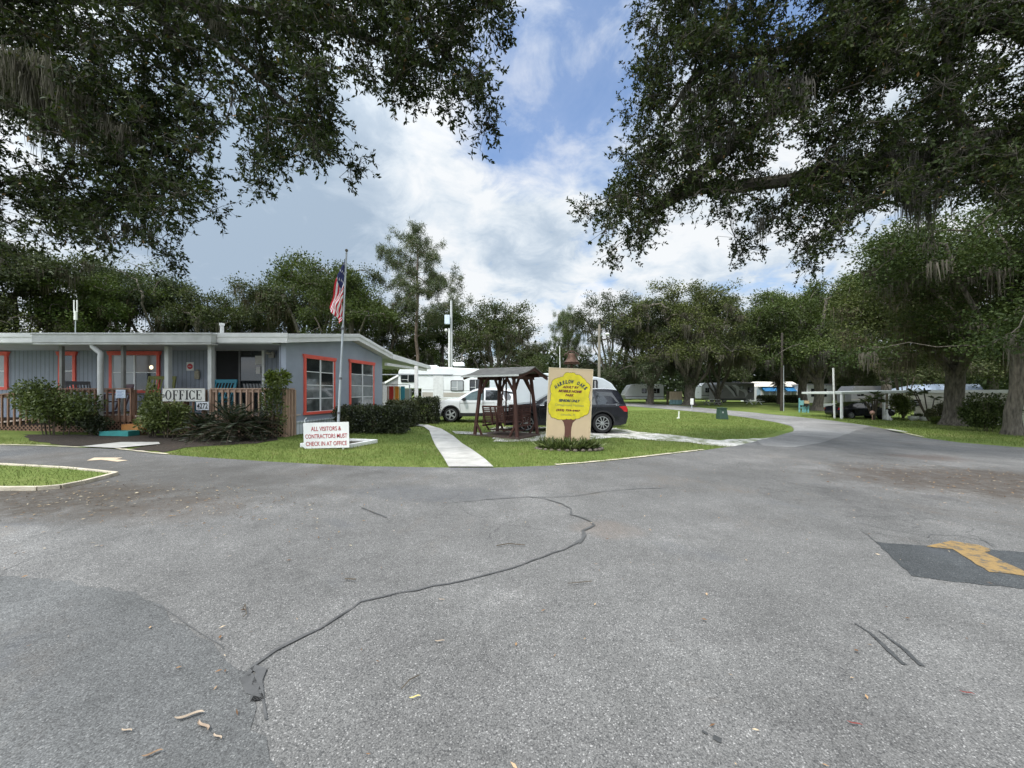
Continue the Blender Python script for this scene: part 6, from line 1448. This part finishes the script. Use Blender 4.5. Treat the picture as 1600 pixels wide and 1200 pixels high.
# motorhome
mg = mat('motorhome_grey', (.20, .195, .19), .4, .2, .8); md_ = mat('motorhome_dark', (.03, .032, .035), .3, .2, 1); mlt = mat('motorhome_silver', (.46, .46, .47), .3, .1, 1)
p = on(1122, 57)
def mh(root):
    b = MB(); b.box(2.9, 5.55, -1.2, -.02, 2.75, 2.82); b.build('awning', md_, root); b = MB(); b.box(.9, 1.7, .6, 1.4, 3.0, 3.25); b.box(3.0, 3.8, .6, 1.4, 3.0, 3.2); b.build('roof_unit', md_, root, bevel=.05)
trailer('motorhome', 'dark grey motorhome with silver swoosh stripes parked under the oaks', 'motorhome', (p.x, 57, p.z), R(3), [(0, .35), (5.6, .35), (5.6, 2.9), (5.4, 3.0), (.5, 3.0), (.15, 2.7), (0, 1.9)], 2.4, mg,
    [(.25, .75, 1.6, 2.2, None), (4.55, 5.3, 1.5, 2.3, None), (3.3, 3.9, 2.0, 2.5, blind)],
    [([(.9, 2.7), (1.4, 2.6), (2.4, 1.6), (2.7, .9), (2.5, .9), (2.1, 1.45)], mlt), ([(2.1, 2.6), (2.6, 2.65), (3.6, 2.1), (4.4, 1.9), (4.6, 1.3), (4.2, .8), (4.1, 1.3), (3.9, 1.6), (3.2, 1.9), (3.1, .9), (2.9, 1.4), (2.75, 2.1)], mlt), ([(1.5, 2.5), (2.0, 2.4), (2.6, 1.7), (2.9, 1.0), (2.75, 1.0), (2.4, 1.65)], md_), ([(0.05, .40), (5.55, .40), (5.55, .62), (.05, .62)], md_)], wheels=(1.0, 4.4), extras=(mh,))
# picnic table
def picnic(label, p, rz, m):
    t_ = thing('picnic_table', label, 'table', p, rz, local=True); b = MB()
    for i in range(5): b.box(-.95, .95, -.37+i*.15, -.235+i*.15, .72, .76)
    b.build('tabletop', m, t_)
    for s in (-1, 1): b = MB(); b.box(-.95, .95, s*.72-.13, s*.72+.13, .43, .47); b.build('bench_seat', m, t_)
    for s in (-1, 1): b = MB(); b.beam((s*.7, -.62, 0), (s*.7, .25, .72), .05, .09); b.beam((s*.7, .62, 0), (s*.7, -.25, .72), .05, .09); b.beam((s*.7, -.82, .40), (s*.7, .82, .40), .05, .08); b.build('leg', m, t_)
picnic('pale picnic table on the lane side of the motorhome', on(1178, 53), R(8), whp); picnic('grey picnic table left of the motorhome under the slim stems', on(1112, 51), R(4), mat('grey_table', (.33, .33, .32), .7))
# blue awning home
bwall = mat('white_metal_wall', (.66, .68, .69), .5, .05, 2); bawn = mat('blue_awning', (.025, .16, .36), .5, .15, 3); bro = mat('cream_roof', (.72, .68, .60), .6, .06, 1)
d_ = 60; p = on(1218, d_); bh = thing('mobile_home', 'white mobile home with a long blue awning far across the lawn', 'mobile home', p)
X = lambda px: (px-CX)/F*d_; Zb = p.z
b = MB(); b.box(X(1181), X(1253), d_, d_+4, Zb, Zb+2.35); b.build('wall', bwall, bh)
b = MB(); b.hexa([(X(1184), d_-.3, Zb+2.4), (X(1250), d_-.3, Zb+2.4), (X(1250), d_+4.3, Zb+2.4), (X(1184), d_+4.3, Zb+2.4), (X(1191), d_+1.5, Zb+3.2), (X(1249), d_+1.5, Zb+3.2), (X(1249), d_+2.5, Zb+3.2), (X(1191), d_+2.5, Zb+3.2)]); b.build('roof', bro, bh)
for x0, x1 in ((1190, 1216), (1224, 1249)):
    b = MB(); b.hexa([(X(x0), d_-.9, Zb+1.65), (X(x1), d_-.9, Zb+1.65), (X(x1), d_-.02, Zb+1.95), (X(x0), d_-.02, Zb+1.95), (X(x0), d_-.9, Zb+1.70), (X(x1), d_-.9, Zb+1.70), (X(x1), d_-.02, Zb+2.32), (X(x0), d_-.02, Zb+2.32)]); b.build('awning', bawn, bh)
for x0, x1 in ((1194, 1201), (1205, 1212), (1227, 1234), (1238, 1246)):
    b = MB(); b.box(X(x0), X(x1), d_-.04, d_-.005, Zb+1.0, Zb+1.64); b.build('window', blind, bh)
b = MB(); b.box(X(1182.5), X(1188), d_-.05, d_-.005, Zb+.2, Zb+2.1); b.build('door', mat('pale_blue_door', (.40, .52, .60), .5), bh)
p = on(1199, 57.5); shrub('shrub', 'left of the two clipped round bushes below the blue awning', 'shrub', p, 2.1, 1.2, .9, 5000, (.2, .6), LF_HEDGE, 41, square=True, stems=3)
p = on(1240, 57); shrub('shrub', 'right of the two clipped bushes below the blue awning', 'shrub', p, 1.8, 1.2, .95, 5000, (.2, .6), LF_HEDGE, 42, square=True, stems=3)
# palm
p = on(1217, 54); pr_ = thing('palm_tree', 'short ragged palm with a shaggy trunk beside the dark pole', 'palm', p)
rng = np.random.default_rng(61); b = MB(); b.tube([p, p+Vector((0, 0, 1.0)), p+Vector((.03, 0, 2.2))], [.20, .15, .16], 8); b.build('trunk', stemm, pr_)
n = 520; an = rng.uniform(0, 6.28, n); el = rng.uniform(-1.3, .7, n); D = np.c_[np.cos(an)*np.cos(el), np.sin(an)*np.cos(el), np.sin(el)]; base_ = np.c_[rng.normal(size=(n, 2))*.08, 2.2+rng.normal(size=n)*.25]
V = leaf_quads(rng, base_, D, rng.uniform(.5, 1.1, n), .05, .4); link('crown', npmesh('crown', V, n, 4, rng.uniform(0, 1, n)), leafmat('dry_palm', [(0, (.06, .045, .03)), (.5, (.12, .095, .065)), (1, (.16, .16, .09))], .1), pr_)
pr_.scale = (1.5, 1.5, 1.55)
# teal stand with a pale box on it
p = on(1256, 41.6); st = thing('mailbox_stand', 'teal wooden stand holding a tan box at the roadside', 'stand', p)
tl_ = mat('aqua_paint', (.16, .36, .38), .6, .12, 4); b = MB(); k = p
for x in (-.48, -.12, .12, .48): b.box(k.x+x-.06, k.x+x+.06, k.y-.05, k.y+.05, k.z-.05, k.z+(.95 if x > -.3 else 1.55))
b.box(k.x-.55, k.x+.55, k.y-.05, k.y+.05, k.z+.45, k.z+.55); b.box(k.x-.5, k.x-.1, k.y-.14, k.y-.06, k.z+.80, k.z+1.3); b.box(k.x-.1, k.x+.52, k.y+.06, k.y+.12, k.z+.1, k.z+.42); b.build('frame', tl_, st, bevel=.01)
b = MB(); b.box(k.x-.02, k.x+.42, k.y-.25, k.y+.25, k.z+.96, k.z+1.28); b.build('box', mat('tan_box', (.42, .32, .20), .8), st, bevel=.02)
b = MB(); b.box(k.x-.0, k.x+.38, k.y-.2, k.y+.2, k.z+.70, k.z+.95); b.build('dark_bin', bplas, st, bevel=.02)
# ================================================================== beige home and carport at the right
beige = m_siding('beige_siding', (.70, .67, .60), .22, False); bm_roof = mat('blue_metal_roof', (.42, .50, .62), .4, .12, 2, stretch=(5, 1, 1))
A_ = Vector((36.2, 34.6)); B_ = Vector((35.2, 22.0)); ev = (A_-B_).normalized(); nv = Vector((-ev.y, ev.x))
if nv.x > 0: nv = -nv
Zr = 1.62; zb_ = -1.15; LN = (A_-B_).length
def TB(a, o, z): q = A_-ev*a+nv*o; return (q.x, q.y, z)
hb = thing('mobile_home', 'long low beige mobile home with a white roof edge behind the thick oak trunk', 'mobile home', (A_.x, A_.y, gz(*A_)))
b = MB(); b.box(0, LN, -4, 0, zb_, Zr-.1); b.build('wall', beige, hb, TB)
b = MB(); b.box(-.3, LN+.2, -4.2, .12, Zr-.12, Zr+.12); b.build('roof', mat('bright_white_roof', (.86, .86, .85), .5, .03), hb, TB)
def aB(px):                               # distance along the wall of a picture column
    k = (px-CX)/F; return (A_.x-k*A_.y)/(ev.x-k*ev.y)
for x0, x1, y0, y1, mm in ((1420, 1439, 634, 624.5, carglass), (1500, 1525, 640.5, 629, blind), (1562, 1575, 645, 634, blind)):
    a0_, a1_ = aB(x0), aB(x1); dm = A_.y-ev.y*(a0_+a1_)/2; z1_ = CZ+(HY-y1)/F*dm; z0_ = CZ+(HY-y0)/F*dm
    b = MB(); b.box(a0_, a1_, -.0, .045, z0_, z1_); wn = b.build('window', bplas, hb, TB); b = MB(); b.box(a0_+.1, a1_-.1, .046, .055, z0_+.08, z1_-.08); b.build('pane', mm, wn, TB)
    b = MB()
    for kk in range(1, 3): b.box(a0_+.1, a1_-.1, .056, .066, z0_+(z1_-z0_)*kk/3-.015, z0_+(z1_-z0_)*kk/3+.015)
    b.build('louvre_bar', sash, wn, TB)
cpd = 33.0; x0, x1 = W(1299, 0, cpd).x, W(1422, 0, cpd).x
cp = thing('carport', 'flat white carport roof on slim posts beside the beige home, sheltering the black sedan', 'carport', on(1360, cpd+1))
zt_ = CZ+(HY-613.0)/F*cpd
b = MB(); b.hexa([(x0, cpd-1, zt_-.16), (x1+.3, cpd-1, zt_-.02), (x1+.3, cpd+3.4, zt_-.02), (x0, cpd+3.4, zt_-.16), (x0, cpd-1, zt_+.03), (x1+.3, cpd-1, zt_+.18), (x1+.3, cpd+3.4, zt_+.18), (x0, cpd+3.4, zt_+.03)]); b.build('roof', mat('carport_sheet', (.52, .55, .52), .5, .1, 2), cp, bevel=.02)
for px, dd in ((1315, cpd-.9), (1381, cpd-.9), (1318, cpd+3), (1390, cpd+3)):
    q = on(px, dd); b = MB(); b.box(q.x-.07, q.x+.07, q.y-.07, q.y+.07, q.z-.1, zt_-.12); b.build('post', white, cp)
br = thing('blue_roof_home', 'home with a pale blue ribbed metal roof behind the beige home', 'house', on(1480, 48))
q0, q1 = W(1432, 611, 46), W(1540, 611, 46); t0_, t1_ = W(1440, 600.5, 48), W(1529, 600.5, 48)
b = MB(); b.hexa([(q0.x, 46, q0.z-.1), (q1.x, 46, q1.z-.1), (q1.x, 51, q1.z-.1), (q0.x, 51, q0.z-.1), (t0_.x, 48, t0_.z), (t1_.x, 48, t1_.z), (t1_.x, 49, t1_.z), (t0_.x, 49, t0_.z)]); b.build('roof', bm_roof, br)
b = MB()
for i in range(30): 
    u = i/29; s0_ = Vector((q0.x, 46, q0.z-.08)).lerp(Vector((q1.x, 46, q1.z-.08)), u); s1_ = Vector((t0_.x, 48, t0_.z+.02)).lerp(Vector((t1_.x, 48, t1_.z+.02)), u); b.beam(s0_, s1_, .05, .05)
b.build('roof_rib', bm_roof, br); b = MB(); b.box(q0.x+.4, q1.x-.4, 46.4, 50.6, -1, q0.z-.11); b.build('wall', beige, br)
# plants in front of the beige home
p = on(1540, 21.8); shrub('shrub', 'large loose green bush between the two right oak trunks', 'shrub', p, 2.5, 1.8, 2.25, 9000, (.13, .45), LF_BRIGHT, 51, blobs=12)
p = on(1408, 33.5); shrub('shrub', 'olive green bush at the carport end beside the beige home', 'shrub', p, 2.0, 1.3, 2.0, 3600, (.16, .45), LF_SHRUB, 52, blobs=9)
p = on(1468, 29.5); shrub('shrub', 'dark shrub left of the thick oak trunk', 'shrub', p, 1.6, 1.2, 1.45, 2600, (.13, .5), LF_HEDGE, 53)
p = on(1462, 27.2); shrub('shrub', 'small yellowish shrub on the grass left of the thick trunk', 'shrub', p, .75, .6, .5, 700, (.12, .5), LF_LIME, 54)
p = on(1510, 27.8); shrub('shrub', 'pale leaved shrub right of the thick trunk', 'shrub', p, 1.6, 1, 1.2, 1800, (.14, .45), LF_GREY, 55)
def plumeria(label, base, h, seed, tufts, lean=0.5):
    rng = np.random.default_rng(seed); t_ = thing('plumeria', label, 'shrub', base); b = MB(); P, D = [], []; base = Vector(base)
    for i in range(tufts):
        an = rng.uniform(0, 6.28); r = rng.uniform(.2, .9)*lean; e = base+Vector((math.cos(an)*r, math.sin(an)*r*.6, h*rng.uniform(.65, 1))); b.tube([base, base.lerp(e, .5)+Vector((0, 0, -.1)), e], [.06, .045, .035], 6)
        for k in range(16):
            a_ = rng.uniform(0, 6.28); P.append(np.array(e-base)); D.append([math.cos(a_), math.sin(a_), rng.uniform(-.5, .7)])
    n = len(P); V = leaf_quads(rng, np.array(P), np.array(D), rng.uniform(.45, .75, n), .15, .6); link('foliage', npmesh('foliage', V, n, 4, rng.uniform(0, .8, n)), LF_OAK, t_); b.build('stem', stemm, t_)
plumeria('long leaved plant in front of the black sedan under the carport', on(1366, 31.5), 2.2, 1, 6, .9); plumeria('leaning long leaved plant against the beige wall', on(1452, 31), 2.6, 2, 4, 1.5); plumeria('tall long leaved plant rising above the carport end', on(1412, 36), 4.3, 3, 7, 2.2)
p = on(1435, 32.2); pt = thing('planter', 'pair of low white round pots against the beige home', 'planter', p); b = MB()
for s in (-.42, .42): b.lathe((p.x+s, p.y, p.z), [(.2, 0), (.34, .18), (.36, .38), (.31, .38), (.3, .3), (.01, .3)], 14)
b.build('pot', whp, pt, smooth=50); rng = np.random.default_rng(3); n = 60; V = leaf_quads(rng, np.c_[rng.normal(size=(n, 2))*.15, np.full(n, .3)], np.c_[rng.normal(size=(n, 2)), rng.uniform(.5, 2, n)], .4, .07); link('foliage', npmesh('foliage', V, n, 4, rng.uniform(0, .7, n)), LF_OAK, pt)
for lb, px in (('white garden bird figure beside the black sedan, tallest of the white ornaments', 1386), ('small white garden ornament under the olive bush', 1390)):
    p = on(px, 31.5); b = MB(); h_ = .9 if px == 1386 else .35; b.lathe(p, [(.14, 0), (.17, h_*.25), (.10, h_*.5), (.05, h_*.7), (.07, h_*.9), (.01, h_)], 12); b.tube([p+Vector((0, 0, h_*.62)), p+Vector((-.28, 0, h_*.80))], [.05, .02], 6); single(b.build('garden_ornament', whp, smooth=50), lb, 'ornament')
p = on(1363, 31.2); b = MB(); b.tube([p, p+Vector((0, 0, .5))], .03, 6); b.ball(p+Vector((0, 0, .6)), .16, 10, sz=1.1); single(b.build('pink_ornament', mat('salmon_paint', (.50, .28, .22), .6), smooth=50), 'salmon pink round ornament on a stick in front of the carport', 'ornament')
b = MB(); p0 = on(1281, 46); p1 = on(1320, 46); b.box(p0.x, p1.x, 46, 46.3, p0.z+.3, p0.z+.75); single(b.build('low_wall', whp), 'low white wall behind the white pole left of the carport', 'wall')
# ================================================================== grass blades and litter
BL = leafmat('grass_blades', [(0, (.07, .10, .020)), (.45, (.135, .185, .040)), (.8, (.20, .24, .065)), (1, (.36, .31, .15))], .3, .2, .6)
def blades(name, label, poly, dens, h, w, seed, dz=0, holes=(), thin=None):
    rng = np.random.default_rng(seed); pa = np.array([(q[0], q[1]) for q in poly]); lo, hi = pa.min(0), pa.max(0); n = int(dens*np.prod(hi-lo)); q = rng.uniform(lo, hi, (n, 2)); k = inside(q, pa)
    for hpoly in holes: k &= ~inside(q, np.array([(a[0], a[1]) for a in hpoly]))
    q = q[k]; d_ = np.maximum(1, q[:, 1]/9.); keep = rng.uniform(size=len(q)) < 1/d_**1.35; q = q[keep]; n = len(q)
    cl = np.array([mnoise.noise(Vector((a*1.3, b_*1.3, 0)))+.5*mnoise.noise(Vector((a*5, b_*5, 4))) for a, b_ in q.tolist()])
    keep = rng.uniform(size=n) < .80+cl*.5; q, cl = q[keep], cl[keep]; n = len(q); sc_ = np.maximum(1, q[:, 1]/9.)**.65
    z = np.array([gz(a, b_) for a, b_ in q.tolist()])+dz; an = rng.uniform(0, 6.28, n); hh = h*rng.uniform(.5, 1.3, n)*(1+cl*.4)*sc_**.3; side = np.c_[np.cos(an), np.sin(an), np.zeros(n)]*(w*sc_)[:, None]*.5
    tip = np.c_[rng.normal(size=(n, 2))*.45*hh[:, None], hh]; P = np.c_[q, z]; V = np.empty((n, 3, 3)); V[:, 0] = P-side; V[:, 1] = P+side; V[:, 2] = P+tip
    o = link(name, npmesh(name, V.reshape(-1, 3), n, 3, np.clip(.42+cl*.35+rng.normal(size=n)*.2, 0, 1)), BL); prop(o, label, 'grass', None, 'stuff'); return o
pathp = gp([(701, 731), (771, 731), (757, 718), (738, 704), (722, 694), (708, 682), (690, 671), (668, 664.5), (662, 667.5), (671, 674), (675, 686), (680, 697), (692, 715)])
grav_ = gp([(940, 684), (1000, 686), (1050, 689), (1100, 693), (1150, 698), (1190, 692), (1220, 683), (1120, 687), (1060, 681), (1000, 676), (960, 670), (900, 668), (860, 672), (860, 688)])
bedp = gp([(120, 700), (255, 692.5), (240, 704), (258, 706), (285, 699.5), (330, 696.5), (400, 692), (436, 687), (430, 680), (120, 680)])
blades('grass', 'short green lawn grass in front of the office, swing and sign', [v for v in gp([(262, 711.5), (300, 715), (420, 722.8), (560, 729.6), (700, 732), (772, 732), (870, 728.6), (950, 721.6), (1040, 711.5), (1100, 704.6), (1150, 697.5), (1236, 668), (1215, 662), (1170, 654), (1120, 647.5), (1050, 641), (640, 646), (470, 676), (440, 690), (420, 694), (330, 698), (285, 701)])], 640, .060, .0085, 1, 0, (pathp, grav_, [v for v in bedp]))
blades('grass', 'patch of grass on the kerbed island at the left edge', [Vector((-13, island[0].y+.1))]+[Vector(v) for v in island[1:-1]]+[Vector((-13, island[-1].y))], 420, .05, .008, 2, .045)
blades('grass', 'thin grass strip before the shrub at the left', gp([(-60, 694), (0, 695.5), (60, 696.5), (60, 690), (0, 684), (-60, 684)]), 420, .06, .008, 3)
blades('grass', 'lawn grass along the right verge under the oaks', gp([(1240, 650), (1300, 656.5), (1360, 665), (1400, 673), (1440, 683), (1500, 691), (1640, 701), (1640, 660), (1450, 655), (1300, 645)]), 300, .075, .010, 4)
# dry leaves and twigs lying on the asphalt
LIT = leafmat('dry_leaf', [(0, (.06, .035, .02)), (.4, (.16, .09, .045)), (.7, (.30, .20, .11)), (1, (.50, .42, .30))], 0, .2, .8)
rng = np.random.default_rng(90)
def litter(name, label, px, r, n, ln):
    P, D = [], []
    for _ in range(n):
        if px is None: x, y = rng.uniform(-9, 10), 1.4+rng.uniform(0, 1)**1.2*8.5
        else: x, y = px[0]+rng.normal()*r[0], px[1]+rng.normal()*r[1]
        P.append((x, y, gz(x, y)+.026)); a_ = rng.uniform(0, 6.28); D.append((math.cos(a_), math.sin(a_), rng.uniform(-.05, .25)))
    l_ = ln*rng.uniform(.5, 1.3, n); V = leaf_quads(rng, np.array(P), np.array(D), l_, l_*rng.uniform(.15, .5, n), 2.5); o = link(name, npmesh(name, V, n, 4, rng.uniform(0, 1, n)), LIT); prop(o, label, 'leaf litter', None, 'stuff')
litter('leaf_litter', 'scattered dry oak leaves and bits over the asphalt', None, None, 620, .035); litter('leaf_litter', 'brown leaf litter gathered on the dark asphalt at the left', (-5.6, 5.2), (2.0, .6), 1300, .04); litter('leaf_litter', 'brown leaf litter on the asphalt near the right edge', (9.6, 7.8), (2.0, 1.3), 1100, .045)
litter('leaf_litter', 'dry leaf bits along the kerb edge of the lawn', (-1, 8.2), (4.5, .12), 260, .035)
def twig(label, pts, r):
    b = MB(); b.tube([G(*p_)+Vector((0, 0, .03+.008*(i % 2))) for i, p_ in enumerate(pts)], r, 5); single(b.build('fallen_twig', stemm), label, 'twig')
twig('short dark twig on the asphalt in the middle left', [(379, 960), (383, 952), (385, 966), (380, 972)], .003); twig('straight dark twig lying on the asphalt left of the sealed crack', [(539, 910), (556, 912)], .005); twig('pale stick on the asphalt below the lawn path', [(776, 857), (795, 855), (820, 856)], .005); twig('thin reddish twig on the asphalt right of the crack end', [(627, 1085), (640, 1073), (655, 1063)], .003)
twig('thin dark twig above the middle of the asphalt', [(888, 917), (925, 915)], .003)
for i, (px, py, ln, c, lb) in enumerate(((296, 1127, .06, 0, 'curled pale strip of dry bark at the lower left'), (318, 1143, .05, 2, 'second curled pale leaf touching the bark strip at the lower left'), (238, 1187, .035, 1, 'brown leaf near the bottom edge at the left'), (1511, 1090, .03, 3, 'small dark red leaf on the asphalt at the right'), (1336, 1139, .03, 3, 'small red leaf near the bottom right'), (687, 1008, .03, 0, 'small pale leaf right of the crack'), (648, 1097, .028, 4, 'small yellow leaf near the crack end'), (690, 942, .025, 0, 'tiny pale leaf above the crack'), (340, 1160, .03, 0, 'pale flat leaf below the curled strips'), (198, 1150, .028, 0, 'narrow pale leaf left of the curled strips'))):
    p = G(px, py); cm = mat('dry_leaf_%d' % c, ((.30, .24, .18), (.20, .13, .08), (.25, .19, .14), (.14, .03, .025), (.50, .42, .16))[c], .85, .2, 30); vs, fs = [], []; rr_ = random.Random(i); an = rr_.uniform(-.9, .3)
    for k in range(7):
        u = k/6-.5; wv = ln*.28*(1-(2*u)**2)**.7+.002; cx, cy = u*ln*2, .25*ln*math.sin(u*5)
        for s in (-1, 0, 1):
            x, y = cx, cy+s*wv*.5; vs.append((p.x+x*math.cos(an)-y*math.sin(an), p.y+x*math.sin(an)+y*math.cos(an), p.z+.026+abs(s)*.35*wv+.12*ln*(2*u)**2))
    for k in range(6):
        for s in (0, 1): fs.append((k*3+s, k*3+s+1, k*3+s+4, k*3+s+3))
    b = MB(); b.add(vs, fs); single(b.build('fallen_leaf', cm, smooth=60), lb, 'leaf', 'larger fallen leaves on the asphalt')
